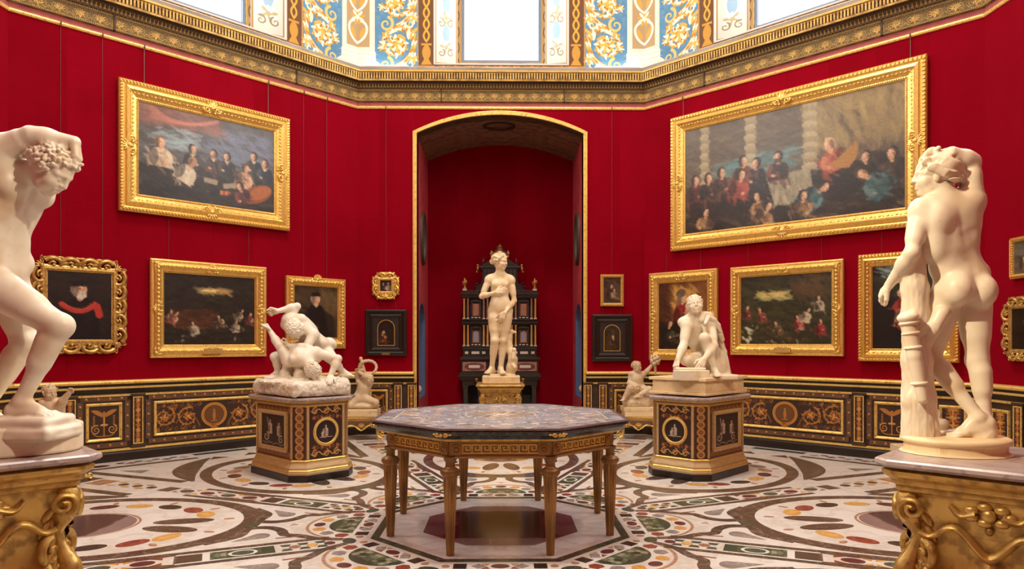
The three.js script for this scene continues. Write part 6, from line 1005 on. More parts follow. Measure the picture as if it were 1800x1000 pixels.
// ---- standing woman before the niche
{
  const t = thing('marble_statue', 'marble statue of a standing nude woman covering herself, before the niche', 'statue'); t.position.set(-0.01, 1.07, -3.43);
  const s = 0.92, S = new Sculpt(), C = Frame([-0.005, 1.155, 0.0], [0.02, 1, -0.05], [0.02, 0, 1], s), P = Frame([0.0, 0.885, 0.0], [-0.04, 1, 0.04], [0, 0, 1], s), H = Frame([0.0, 1.482, 0.035], [0.03, 1, 0.02], [0.86, -0.06, 0.5], 0.112);
  torsoF(S, C, P); S.cap([-0.005, 1.27, -0.005], [0.0, 1.4, 0.01], 0.05, 0.044, 0.03); headOn(S, H, 'wave'); neck(S, H, [0, 1.33, 0.0], s, 0.046);
  const rS = [-0.152, 1.25, 0], rE = [-0.246, 1.03, 0.03], rW = [-0.055, 1.075, 0.165], lS = [0.142, 1.24, 0], lE = [0.183, 0.975, 0.02], lW = [0.06, 0.815, 0.15];
  arm(S, rS, rE, rW, s, 0.8); hand(S, rW, [0.95, 0.3, 0.05], [0.1, -0.1, -1], 1, s, [0.18, 0.2, 0.24, 0.28], 0.2);
  for (const e of [rS, lS]) S.cap([0, 1.33, -0.01], e, 0.036, 0.042, 0.05); arm(S, lS, lE, lW, s, 0.8); hand(S, lW, [-0.5, -0.85, 0.0], [0.05, 0, -1], -1, s, [0.2, 0.22, 0.25, 0.3], 0.2);
  const rK = [-0.074, 0.45, 0.07], rA = [-0.112, 0.092, -0.02], lK = [0.042, 0.455, 0.02], lA = [0.004, 0.088, 0.0];
  leg(S, P.P(-0.09, -0.05, 0), rK, rA, s, 1.0, [0, 0, 1]); leg(S, P.P(0.088, -0.05, 0), lK, lA, s, 1.0, [0, 0, 1]);
  foot(S, rA, [-0.5, 0, 0.86], s, [0, 1, 0], -1); foot(S, lA, [0.28, 0, 0.96], s);
  // support: upright dolphin beside the leg
  S.chain([[0.12, 0.0, -0.04], [0.15, 0.1, -0.02], [0.165, 0.2, 0.0], [0.14, 0.3, -0.02], [0.11, 0.4, -0.05], [0.12, 0.5, -0.06], [0.15, 0.57, -0.05]], [0.06, 0.068, 0.058, 0.045, 0.04, 0.035, 0.02], 0.03); S.cap([0.15, 0.57, -0.05], [0.2, 0.56, -0.03], 0.024, 0.014, 0.02); S.cap([0.15, 0.57, -0.05], [0.11, 0.59, -0.08], 0.024, 0.014, 0.02); S.cap([0.17, 0.13, 0.05], [0.19, 0.1, 0.08], 0.03, 0.02, 0.02); S.chain([[0.17, 0.22, 0.05], [0.175, 0.29, 0.045]], [0.035, 0.03], 0.015); S.ball([0.18, 0.33, 0.05], 0.03, 0.01); S.cap([0.17, 0.26, 0.05], [0.2, 0.3, 0.06], 0.014, 0.012, 0.01);
  S.slab(Z3([0, 0, 0]), [0.03, -0.01, -0.02], [0.17, 0.02, 0.13], 0.012, 0.02);
  cutBelow(S, -0.03); statueMesh('figure', [S.build(0.0048, TINT.honey)], t);
  mesh('plinth', metric(rbox(0.49, 0.1, 0.36, 0.01, -0.06, -0.01, 0.012)), statuaryWarm, t);
}
// ---- standing youth seen from the back, beside a tree trunk
{
  const t = thing('marble_statue', 'marble statue of a standing youth seen from behind, leaning on a trunk with a quiver', 'statue'); t.position.set(2.275, 1.034, 2.3);
  const s = 0.82, S = new Sculpt(), C = Frame([-0.045, 1.04, 0], [-0.16, 1, 0.02], [-0.12, 0, -1], s), P = Frame([0.035, 0.77, 0.0], [0.06, 1, 0.0], [-0.05, 0, -1], s), H = Frame([-0.102, 1.296, -0.01], [0.03, 1, 0.1], [-0.93, -0.04, -0.36], 0.103);
  torsoM(S, C, P); S.cap([-0.05, 1.13, 0], [-0.08, 1.24, 0.0], 0.055, 0.052, 0.04); headOn(S, H, 'knot'); neck(S, H, [-0.055, 1.16, 0.0], s, 0.062);
  const lS = [-0.185, 1.11, 0.01], lE = [-0.245, 0.905, 0.05], lW = [-0.275, 0.76, -0.1]; arm(S, lS, lE, lW, s, 0.98); hand(S, lW, [-0.15, -0.6, -0.75], [0.6, -0.3, 0.1], 1, s, 0.45, 0.5);
  const rS = [0.066, 1.165, 0.02], rE = [0.066, 1.36, 0.03], rW = [-0.045, 1.405, 0.05]; S.cap(C.P(0.1, 0.06, -0.02), rS, 0.06, 0.06, 0.05); S.cap(C.P(-0.13, 0.02, -0.02), [0.06, 1.17, 0], 0.055, 0.055, 0.05); arm(S, rS, rE, rW, s, 1.08); hand(S, rW, [-0.85, -0.4, 0.1], [-0.3, -0.7, -0.5], -1, s, [0.4, 0.42, 0.45, 0.5], 0.4);
  const rK = [0.115, 0.375, 0.0], rA = [0.135, 0.075, 0.03], lK = [-0.07, 0.385, -0.09], lA = [0.075, 0.1, 0.06];
  leg(S, P.P(-0.085, -0.07, 0.0), rK, rA, s, 1.02, [0, 0, -1]); leg(S, P.P(0.08, -0.07, 0.0), lK, lA, s, 1.02);
  foot(S, rA, [0.1, 0, -1], s, [0, 1, 0], 1); foot(S, lA, [-0.9, -0.42, -0.2], s, [-0.35, 0.9, 0.0], -1);
  S.chain([[-0.195, 0.9, -0.02], [-0.185, 0.74, -0.03], [-0.185, 0.58, -0.03], [-0.175, 0.38, -0.03], [-0.165, 0.18, -0.03], [-0.155, 0.0, -0.03]], [0.052, 0.056, 0.062, 0.066, 0.072, 0.088], 0.03, 0, (x, y, z) => 0.006 * noise.noise(x * 22, y * 6, z * 22) + 0.003 * noise.noise(x * 60, y * 20, z * 60));
  S.chain([[-0.262, 0.57, 0.05], [-0.24, 0.4, 0.06], [-0.205, 0.19, 0.07]], [0.036, 0.034, 0.026], 0.01); for (const [x, y, w, h] of [[-0.266, 0.588, 0.05, 0.03], [-0.262, 0.56, 0.046, 0.014], [-0.254, 0.51, 0.043, 0.011], [-0.246, 0.44, 0.043, 0.011], [-0.219, 0.265, 0.04, 0.011]]) S.ell(Frame([x, y, 0.052 + (0.57 - y) * 0.04], [-0.14, 1, -0.03], [0, 0, 1]), [0, 0, 0], [w, h, w], 0.005);
  S.chain([[-0.15, 0.46, 0.01], [-0.13, 0.53, 0.03], [-0.085, 0.61, 0.03]], [0.026, 0.034, 0.036], 0.012); S.cap([-0.21, 0.5, 0.03], [-0.14, 0.55, 0.045], 0.013, 0.013, 0.01);
  S.cap([0.1, 0.0, 0.06], [0.06, 0.05, 0.04], 0.05, 0.03, 0.03); S.cap([-0.02, -0.01, 0.0], [0.12, -0.01, 0.04], 0.04, 0.05, 0.03);
  cutBelow(S, -0.03); statueMesh('figure', [S.build(0.0042, TINT.cream)], t);
  const prof = [[0.0, 0], [0.235, 0], [0.252, -0.008], [0.256, -0.022], [0.246, -0.034], [0.236, -0.04], [0.236, -0.07], [0.252, -0.078], [0.256, -0.082]].reverse(); mesh('plinth', metric(lathe(prof, 48).scale(0.98, 1, 0.86)), statuaryWarm, t);
}
// ---- striding youth on the left, arm raised before his face
{
  const t = thing('marble_statue', 'marble statue of a stooping youth with arm raised, foot on a block', 'statue'); t.position.set(-2.36, 1.1, 2.35);
  const s = 0.88, S = new Sculpt(), C = Frame([0.005, 1.085, 0.0], [0.38, 0.95, 0.0], [1, -0.36, 0.34], s), P = Frame([-0.085, 0.74, -0.02], [0.12, 1, 0], [1, -0.1, 0.3], s), H = Frame([0.232, 1.215, 0.06], [0.62, 0.78, 0.0], [0.78, -0.62, -0.02], 0.114);
  torsoM(S, C, P); S.cap(C.P(0, 0.17, 0.0), H.P(0, -0.25, -0.4), 0.062, 0.054, 0.03); headOn(S, H, 'curls', { seed: 77 });
  const rS = [0.03, 1.3, 0.12], rE = [0.175, 1.365, 0.12], rW = [0.335, 1.355, 0.05]; S.cap(C.P(-0.1, 0.12, 0), rS, 0.07, 0.066, 0.05); arm(S, rS, rE, rW, s, 1.08); hand(S, rW, [0.12, -0.98, -0.1], [-0.9, -0.1, 0.2], 1, s * 1.04, [0.3, 0.32, 0.36, 0.42], 0.5);
  const lS = [-0.03, 1.26, -0.17], lE = [-0.2, 1.12, -0.32], lW = [-0.36, 1.26, -0.38]; S.cap(C.P(0.1, 0.12, 0), lS, 0.07, 0.064, 0.05); arm(S, lS, lE, lW, s, 1.05); hand(S, lW, [-0.7, 0.7, -0.1], [0, 0, 1], -1, s, 0.5, 0.5);
  const rK = [0.292, 0.475, 0.1], rA = [0.118, 0.125, 0.1], lK = [0.0, 0.4, -0.1], lA = [-0.24, 0.07, -0.16];
  leg(S, P.P(-0.09, -0.05, 0.02), rK, rA, s, 1.16); leg(S, P.P(0.09, -0.06, -0.02), lK, lA, s, 1.16);
  foot(S, rA, [1, -0.06, 0.02], s * 1.05, [0.03, 1, 0], -1); foot(S, lA, [0.8, -0.3, -0.2], s, [0.3, 0.95, 0], 1);
  const blk = (x, y, z) => 0.007 * noise.noise(x * 14, y * 20, z * 14);
  S.slab(Z3([0, 0, 0]), [0.155, 0.022, 0.1], [0.155, 0.034, 0.12], 0.022, 0.015, 0, blk); S.slab(Z3([0, 0, 0]), [0.16, -0.022, 0.1], [0.17, 0.03, 0.14], 0.02, 0.015, 0, blk); S.chain([[-0.3, 0.02, -0.05], [-0.05, -0.02, 0.02]], [0.07, 0.06], 0.04, 0, blk);
  S.chain([[-0.3, 0.0, -0.12], [-0.27, 0.4, -0.14], [-0.2, 0.7, -0.1]], [0.1, 0.08, 0.07], 0.03, 0, blk);
  cutBelow(S, -0.06); statueMesh('figure', [S.build(0.0042, TINT.white)], t);
  const plan = shapeOf(ellipsePts(-0.2, 0.0, 0.5, 0.3, 48).map(([x, y]) => [x + 0.012 * noise.noise(x * 9, y * 9, 1), y])); mesh('plinth', metric(extrude(plan, 0.11, 0.012).applyMatrix4(new THREE.Matrix4().makeRotationX(-Math.PI / 2)).translate(0, -0.112, 0)), statuary, t);
}
// ---- crouching man whetting a blade
{
  const t = thing('marble_statue', 'marble statue of a crouching man with cloak leaning over a whetstone', 'statue'); t.position.set(2.22, 1.11, -2.22);
  const s = 0.93, S = new Sculpt(), C = Frame([0.03, 0.53, 0.0], [-0.3, 0.88, 0.3], [-0.18, -0.28, 0.95], s), P = Frame([0.2, 0.215, -0.16], [-0.3, 0.9, 0.35], [-0.2, -0.3, 0.95], s), H = Frame([-0.028, 0.81, 0.14], [-0.1, 0.96, -0.2], [-0.18, 0.18, 0.96], 0.11);
  torsoM(S, C, P); S.cap(C.P(0, 0.17, 0), H.P(0, -0.4, -0.2), 0.066, 0.062, 0.04); headOn(S, H, 'short', { seed: 9 });
  const rS = [-0.115, 0.575, 0.1], rE = [-0.175, 0.36, 0.2], rW = [-0.265, 0.2, 0.3], lS = [0.165, 0.58, 0.06], lE = [0.16, 0.345, 0.22], lW = [0.015, 0.205, 0.34];
  S.cap(C.P(-0.1, 0.12, 0), rS, 0.066, 0.06, 0.05); S.cap(C.P(0.1, 0.12, 0), lS, 0.066, 0.06, 0.05); arm(S, rS, rE, rW, s, 1.12); arm(S, lS, lE, lW, s, 1.12); hand(S, rW, [-0.35, -0.85, 0.3], [0.7, -0.3, -0.4], -1, s * 1.05, 0.62, 0.7); hand(S, lW, [-0.5, -0.72, 0.35], [-0.3, -0.5, -0.8], -1, s * 1.05, [0.2, 0.15, 0.18, 0.3], 0.2);
  const aK = [-0.15, 0.19, 0.2], aA = [0.1, 0.07, 0.02], bK = [0.05, 0.43, 0.24], bA = [0.165, 0.085, 0.24];
  leg(S, [0.19, 0.2, -0.06], aK, aA, s, 1.1); leg(S, [0.25, 0.22, -0.06], bK, bA, s, 1.1); foot(S, bA, [0.0, 0, 1], s, [0, 1, 0]); foot(S, aA, [0.4, -0.6, -0.5], s, [0.4, 0.7, 0.3]); S.ell(Z3([0, 0, 0]), [0.27, 0.13, -0.12], [0.15, 0.16, 0.17], 0.05);
  // cloak thrown over the shoulder and hanging down behind, folds between ridges
  for (let i = 0; i < 7; i++) { const q = i / 6; S.chain([[0.03 + 0.03 * q, 0.68 - 0.02 * q, 0.06 - 0.1 * q], [0.13 + 0.06 * q, 0.68 - 0.05 * q, 0.06 - 0.16 * q], [0.27 + 0.02 * q, 0.5 - 0.02 * q, 0.02 - 0.26 * q], [0.36 - 0.02 * q, 0.28, -0.04 - 0.24 * q], [0.41 - 0.05 * q, 0.03, -0.06 - 0.22 * q]], [0.026, 0.032, 0.028, 0.026, 0.034], 0.02); }
  S.chain([[0.03, 0.64, 0.17], [0.07, 0.7, 0.11], [0.15, 0.69, 0.07], [0.25, 0.58, 0.05], [0.31, 0.42, 0.03]], [0.03, 0.038, 0.04, 0.036, 0.03], 0.01); S.chain([[0.07, 0.6, 0.19], [0.12, 0.67, 0.14], [0.2, 0.64, 0.1], [0.27, 0.52, 0.08]], [0.022, 0.026, 0.028, 0.02], 0.008); S.cap([0.06, 0.66, 0.12], [0.07, 0.5, 0.17], 0.03, 0.022, 0.015); S.slab(Z3([0, 0, 0]), [0.33, 0.1, -0.14], [0.06, 0.12, 0.1], 0.03, 0.04);
  S.slab(Frame([-0.14, 0.03, 0.38], [0, 1, 0], [0.2, 0, 1]), [0, 0, 0], [0.17, 0.055, 0.1], 0.008, 0.006); S.cap([-0.3, 0.1, 0.38], [0.0, 0.1, 0.42], 0.016, 0.012, 0.006);
  S.slab(Z3([0, 0, 0]), [0.12, 0.0, -0.02], [0.3, 0.03, 0.3], 0.02, 0.03); cutBelow(S, -0.03);
  statueMesh('figure', [S.build(0.005, TINT.cream)], t);
  const pl = mesh('plinth', metric(merge([rbox(0.72, 0.035, 0.98, 0, -0.018, 0, 0.006), rbox(0.66, 0.13, 0.92, 0, -0.1, 0, 0.01), rbox(0.72, 0.03, 0.98, 0, -0.178, 0, 0.006)])), statuaryWarm, t); pl.rotation.y = -45 * R; pl.position.set(0.07, 0, -0.07);
}
// ---- two wrestlers in one block
{
  const t = thing('marble_statue', 'marble statue of two wrestlers locked together on a rocky oval base', 'statue'); t.position.set(-2.28, 1.08, -2.22);
  const s = 0.86, S = new Sculpt();
  // man above, bending over
  const C = Frame([-0.02, 0.575, -0.06], [-0.5, 0.6, 0.62], [-0.1, -0.72, 0.68], s), P = Frame([0.16, 0.37, -0.28], [-0.55, 0.6, 0.5], [-0.2, -0.6, 0.6], s), H = Frame([-0.03, 0.555, 0.14], [0.15, 0.35, 0.92], [0.42, -0.85, 0.3], 0.115);
  torsoM(S, C, P); S.cap(C.P(0, 0.17, 0), H.P(0, -0.35, -0.25), 0.066, 0.06, 0.04); headOn(S, H, 'short', { seed: 4 });
  const aS = [-0.15, 0.68, -0.02], aE = [-0.055, 0.83, -0.04], aW = [-0.245, 0.77, 0.06]; S.cap(C.P(-0.08, 0.12, 0), aS, 0.07, 0.068, 0.05); arm(S, aS, aE, aW, s, 1.1); hand(S, aW, [-0.97, -0.12, 0.1], [0, -0.4, 0.9], 1, s * 1.1, 1.1, 0.9);
  const bS = [0.15, 0.5, 0.04], bE = [0.1, 0.36, 0.14], bW = [-0.1, 0.38, 0.13]; S.cap(C.P(0.08, 0.12, 0), bS, 0.07, 0.066, 0.05); arm(S, bS, bE, bW, s, 1.1); hand(S, bW, [-0.9, 0.3, 0.1], [0.2, 0.3, -0.9], -1, s, 0.7, 0.6);
  leg(S, [0.06, 0.36, -0.24], [-0.3, 0.25, -0.05], [-0.3, 0.075, -0.12], s, 1.12); foot(S, [-0.3, 0.08, -0.12], [-0.5, 0, 0.8], s); leg(S, [0.2, 0.32, -0.28], [0.34, 0.2, -0.14], [0.4, 0.075, -0.34], s, 1.1); foot(S, [0.4, 0.08, -0.34], [0.8, 0, 0.2], s);
  // man below, on his knees, seen from the shoulders
  const C2 = Frame([0.05, 0.27, 0.08], [0.42, -0.3, 0.85], [-0.15, -0.9, -0.28], s), P2 = Frame([-0.02, 0.3, -0.16], [0.25, 0.05, 0.95], [0, -1, 0.05], s), H2 = Frame([0.215, 0.115, 0.27], [0.4, -0.35, 0.85], [0.45, -0.75, -0.4], 0.108);
  torsoM(S, C2, P2); S.cap(C2.P(0, 0.17, 0), H2.P(0, -0.35, -0.25), 0.068, 0.06, 0.04); headOn(S, H2, 'short', { seed: 14 });
  const cS = [-0.1, 0.21, 0.15], cE = [-0.19, 0.39, 0.2], cW = [-0.29, 0.54, 0.17]; S.cap(C2.P(0.06, 0.1, -0.02), cS, 0.072, 0.07, 0.05); arm(S, cS, cE, cW, s, 1.14); hand(S, cW, [-0.5, 0.85, 0.05], [-0.7, -0.3, 0.5], 1, s * 1.08, 1.1, 0.9);
  const dS = [0.21, 0.3, 0.14], dE = [0.455, 0.235, 0.14], dW = [0.385, 0.05, 0.2]; S.cap(C2.P(-0.06, 0.1, -0.02), dS, 0.072, 0.07, 0.05); arm(S, dS, dE, dW, s, 1.14); hand(S, dW, [0.1, -0.5, 0.85], [0, -0.9, -0.4], 1, s * 1.05, 0.12, 0.2);
  leg(S, [-0.02, 0.28, -0.14], [0.02, 0.06, 0.14], [-0.05, 0.05, -0.24], s, 1.05); leg(S, [-0.1, 0.28, -0.16], [-0.16, 0.06, 0.08], [-0.2, 0.05, -0.28], s, 1.05);
  const rock = (x, y, z) => 0.012 * noise.noise(x * 16, y * 16, z * 16) + 0.006 * noise.noise(x * 40, y * 30, z * 40);
  S.ell(Z3([0, 0, 0]), [0.03, -0.02, -0.04], [0.5, 0.055, 0.42], 0.04, 0, rock);
  cutBelow(S, -0.06); statueMesh('figures', [S.build(0.005, TINT.white)], t);
  const R2 = new Sculpt();
  R2.slab(Frame([0.0, -0.085, -0.02], [0, 1, 0], [0.7, 0, 0.72]), [0, 0, 0], [0.36, 0.085, 0.5], 0.06, 0.02, 0, rock);
  cutBelow(R2, -0.175); statueMesh('plinth', [R2.build(0.008, TINT.white)], t);
}
// ---- four children in the corners
function child(S, J, s = 1) {                                           // J: named joints of a chubby child
  const H = Frame(J.head, J.hup ?? [0, 1, 0], J.look, 0.086 * s), C = Frame(J.chest, J.up ?? [0, 1, 0], J.face, s), P = Frame(J.hip, J.up2 ?? [0, 1, 0], J.face, s);
  S.ell(C, [0, 0, 0], [0.1, 0.12, 0.085], 0.05 * s); S.ell(P, [0, 0, 0], [0.1, 0.09, 0.09], 0.05 * s); S.cap(J.chest, J.hip, 0.092 * s, 0.098 * s, 0.05 * s); S.cap(C.P(-0.09, 0.085, 0), C.P(0.09, 0.085, 0), 0.045 * s, 0.045 * s, 0.04 * s); S.cap(C.P(0, 0.1, 0), H.P(0, -0.4, -0.15), 0.045 * s, 0.044 * s, 0.03 * s); headOn(S, H, 'baby', { seed: J.seed ?? 3 });
  for (const [a, e, w, dir] of J.arms) { S.ball(a, 0.045 * s, 0.03 * s); S.cap(a, e, 0.042 * s, 0.036 * s, 0.025 * s); S.cap(e, w, 0.038 * s, 0.026 * s, 0.02 * s); hand(S, w, dir, [0.1, -0.3, 0.9], 1, 0.55 * s, 0.6, 0.5); }
  for (const [h, k, a, toe] of J.legs) { S.cap(h, k, 0.075 * s, 0.052 * s, 0.04 * s); S.cap(k, a, 0.055 * s, 0.034 * s, 0.025 * s); if (toe) foot(S, a, toe, 0.6 * s); }
}
{
  const t = thing('marble_statue', 'small marble child kneeling with a snake looped over the head, on a carved stand', 'statue'); t.position.set(-2.17, 0.47, -5.1);
  const S = new Sculpt();
  child(S, { head: [0.135, 0.46, 0.06], look: [0.55, -0.25, 0.8], hup: [-0.1, 1, 0], chest: [0.04, 0.32, 0.0], up: [0.12, 1, 0], hip: [-0.02, 0.17, -0.01], face: [0.4, 0, 0.9], seed: 21, arms: [[[-0.035, 0.42, 0], [-0.07, 0.52, 0.02], [-0.035, 0.6, 0.04], [0.4, 0.8, 0]], [[0.1, 0.4, 0.03], [0.08, 0.5, 0.1], [-0.02, 0.57, 0.08], [-0.6, 0.5, 0]]], legs: [[[-0.05, 0.16, 0.03], [-0.15, 0.06, 0.08], [-0.26, 0.05, -0.06], [-0.8, -0.3, -0.4]], [[0.05, 0.16, 0.02], [0.23, 0.1, 0.08], [0.06, 0.05, -0.04], null]] });
  const sn = []; for (let i = 0; i <= 14; i++) { const q = i / 14 * 5.4 - 0.3; sn.push([0.11 - 0.13 * Math.cos(q), 0.64 + 0.105 * Math.sin(q), 0.05 + 0.02 * Math.sin(q * 2)]); } S.chain(sn, sn.map((_, i) => 0.026 - 0.0006 * i), 0.006); S.cap(sn[14], [0.0, 0.78, 0.06], 0.022, 0.026, 0.008); S.cap([-0.06, 0.56, 0.06], [0.02, 0.6, 0.08], 0.026, 0.024, 0.008);
  S.ell(Z3([0, 0, 0]), [0.05, 0.04, 0], [0.22, 0.06, 0.14], 0.03);
  statueMesh('figure', [S.build(0.006, TINT.honey)], t); mesh('plinth', metric(rbox(0.54, 0.12, 0.34, 0, -0.06, 0, 0.02)), statuaryWarm, t);
}
{
  const t = thing('marble_statue', 'small marble child seated on rocks holding up a bunch, on a carved stand', 'statue'); t.position.set(2.14, 0.5, -5.1);
  const S = new Sculpt(), rock = (x, y, z) => 0.014 * noise.noise(x * 18, y * 18, z * 18);
  child(S, { head: [-0.03, 0.615, 0.04], look: [0.75, 0.25, 0.6], chest: [-0.03, 0.42, 0.0], hip: [-0.01, 0.28, -0.01], face: [0.2, 0, 1], seed: 31, arms: [[[-0.11, 0.46, 0], [-0.15, 0.36, 0.04], [-0.05, 0.33, 0.12], [0.8, -0.2, 0.3]], [[0.06, 0.48, 0], [0.13, 0.55, 0.03], [0.19, 0.63, 0.05], [0.5, 0.8, 0]]], legs: [[[-0.05, 0.26, 0.04], [-0.16, 0.29, 0.16], [-0.24, 0.15, 0.14], [-0.5, -0.2, 0.7]], [[0.06, 0.26, 0.03], [0.14, 0.27, 0.15], [0.0, 0.2, 0.17], [-0.9, -0.2, 0.2]]] });
  for (let i = 0; i < 16; i++) { const a = i * 2.4, y = 1 - i / 8; S.ball([0.25 + 0.055 * Math.cos(a) * Math.sqrt(1 - y * y * 0.9), 0.72 + 0.07 * y, 0.05 + 0.05 * Math.sin(a)], 0.032, 0.008); } S.cap([0.25, 0.62, 0.05], [0.26, 0.5, 0.04], 0.022, 0.015, 0.01);
  S.ell(Z3([0, 0, 0]), [0, 0.08, 0], [0.25, 0.15, 0.17], 0.03, 0, rock); S.ell(Z3([0, 0, 0]), [-0.12, 0.06, 0.06], [0.14, 0.09, 0.1], 0.03, 0, rock); S.chain([[0.2, 0.0, 0.04], [0.18, 0.18, 0.04], [0.24, 0.3, 0.02]], [0.035, 0.03, 0.022], 0.02, 0, rock);
  statueMesh('figure', [S.build(0.006, TINT.honey)], t); mesh('plinth', metric(merge([rbox(0.52, 0.07, 0.34, 0, -0.035, 0, 0.012), rbox(0.5, 0.09, 0.33, 0.01, -0.105, 0, 0.01)])), statuaryWarm, t);
}
{
  const t = thing('marble_statue', 'small marble child reaching out an arm, behind the stooping youth', 'statue'); t.position.set(-4.8, 0.55, -1.75);
  const S = new Sculpt();
  child(S, { head: [0.0, 0.41, 0.02], look: [0.85, -0.1, 0.5], chest: [0.02, 0.22, 0], hip: [0.0, 0.06, 0], face: [0.5, 0, 0.85], seed: 41, arms: [[[0.1, 0.27, 0.03], [0.17, 0.33, 0.08], [0.24, 0.41, 0.08], [0.5, 0.85, 0]], [[-0.08, 0.27, -0.02], [-0.14, 0.17, 0.02], [-0.06, 0.1, 0.1], [0.6, -0.5, 0.5]]], legs: [[[-0.05, 0.06, 0.03], [-0.02, 0.06, 0.2], [0.0, -0.12, 0.2], [0.2, 0, 1]], [[0.06, 0.06, 0.02], [0.1, 0.06, 0.2], [0.12, -0.12, 0.18], [0.3, 0, 1]]] });
  S.ell(Z3([0, 0, 0]), [0.02, -0.1, 0.04], [0.2, 0.14, 0.18], 0.03); statueMesh('figure', [S.build(0.006, TINT.honey)], t); mesh('plinth', metric(rbox(0.5, 0.09, 0.46, 0.02, -0.245, 0.05, 0.012)), statuaryWarm, t);
}
{
  const t = thing('marble_statue', 'small marble child seated behind the legs of the standing youth', 'statue'); t.position.set(4.68, 0.55, -1.95);
  const S = new Sculpt();
  child(S, { head: [-0.02, 0.4, 0.02], look: [-0.7, 0.2, 0.6], chest: [0.0, 0.2, 0], hip: [0.0, 0.05, 0], face: [-0.2, 0, 1], seed: 51, arms: [[[-0.1, 0.25, 0.0], [-0.17, 0.16, 0.04], [-0.12, 0.06, 0.12], [0.3, -0.6, 0.5]], [[0.1, 0.25, 0], [0.17, 0.15, 0.03], [0.1, 0.08, 0.13], [-0.5, -0.4, 0.5]]], legs: [[[-0.06, 0.05, 0.03], [-0.12, 0.06, 0.2], [-0.12, -0.12, 0.2], [-0.2, 0, 1]], [[0.06, 0.05, 0.02], [0.12, 0.06, 0.2], [0.12, -0.12, 0.2], [0.3, 0, 1]]] });
  S.ell(Z3([0, 0, 0]), [0.0, -0.1, 0.04], [0.21, 0.14, 0.18], 0.03); statueMesh('figure', [S.build(0.006, TINT.honey)], t); mesh('plinth', metric(rbox(0.5, 0.09, 0.46, 0.0, -0.245, 0.05, 0.012)), statuaryWarm, t);
}
// ------------------------------------------------------------------ pedestals
function chamRing(hx, hz, c, profile) {                                  // chamfered rectangle swept up a profile [[inset, y] ...]
  const pos = [], uv = [], idx = [];
  const P = (i, q) => { const x = hx - q[0], z = hz - q[0], k = Math.max(0.001, c - q[0] * 0.586); const pts = [[x - k, z], [x, z - k], [x, -z + k], [x - k, -z], [-x + k, -z], [-x, -z + k], [-x, z - k], [-x + k, z]]; const e = pts[i % 8]; return [e[0], q[1], e[1]]; };
  for (let i = 0; i < 8; i++) { let len = 0; for (let j = 0; j < profile.length - 1; j++) { const a = profile[j], b = profile[j + 1], o = pos.length / 3, A0 = P(i, a), A1 = P(i + 1, a), w = Math.hypot(A1[0] - A0[0], A1[2] - A0[2]), d = Math.hypot(b[0] - a[0], b[1] - a[1]); pos.push(...A0, ...A1, ...P(i + 1, b), ...P(i, b)); uv.push(0, len, w, len, w, len + d, 0, len + d); len += d; idx.push(o, o + 1, o + 2, o, o + 2, o + 3); } }
  const g = new THREE.BufferGeometry(); g.setAttribute('position', new THREE.Float32BufferAttribute(pos, 3)); g.setAttribute('uv', new THREE.Float32BufferAttribute(uv, 2)); g.setIndex(idx); g.computeVertexNormals(); return g;
}
const chamCap = (hx, hz, c, y) => extrude(shapeOf([[hx - c, hz], [hx, hz - c], [hx, -hz + c], [hx - c, -hz], [-hx + c, -hz], [-hx, -hz + c], [-hx, hz - c], [-hx + c, hz]]), 0.004).applyMatrix4(new THREE.Matrix4().makeRotationX(-Math.PI / 2)).translate(0, y - 0.004, 0);
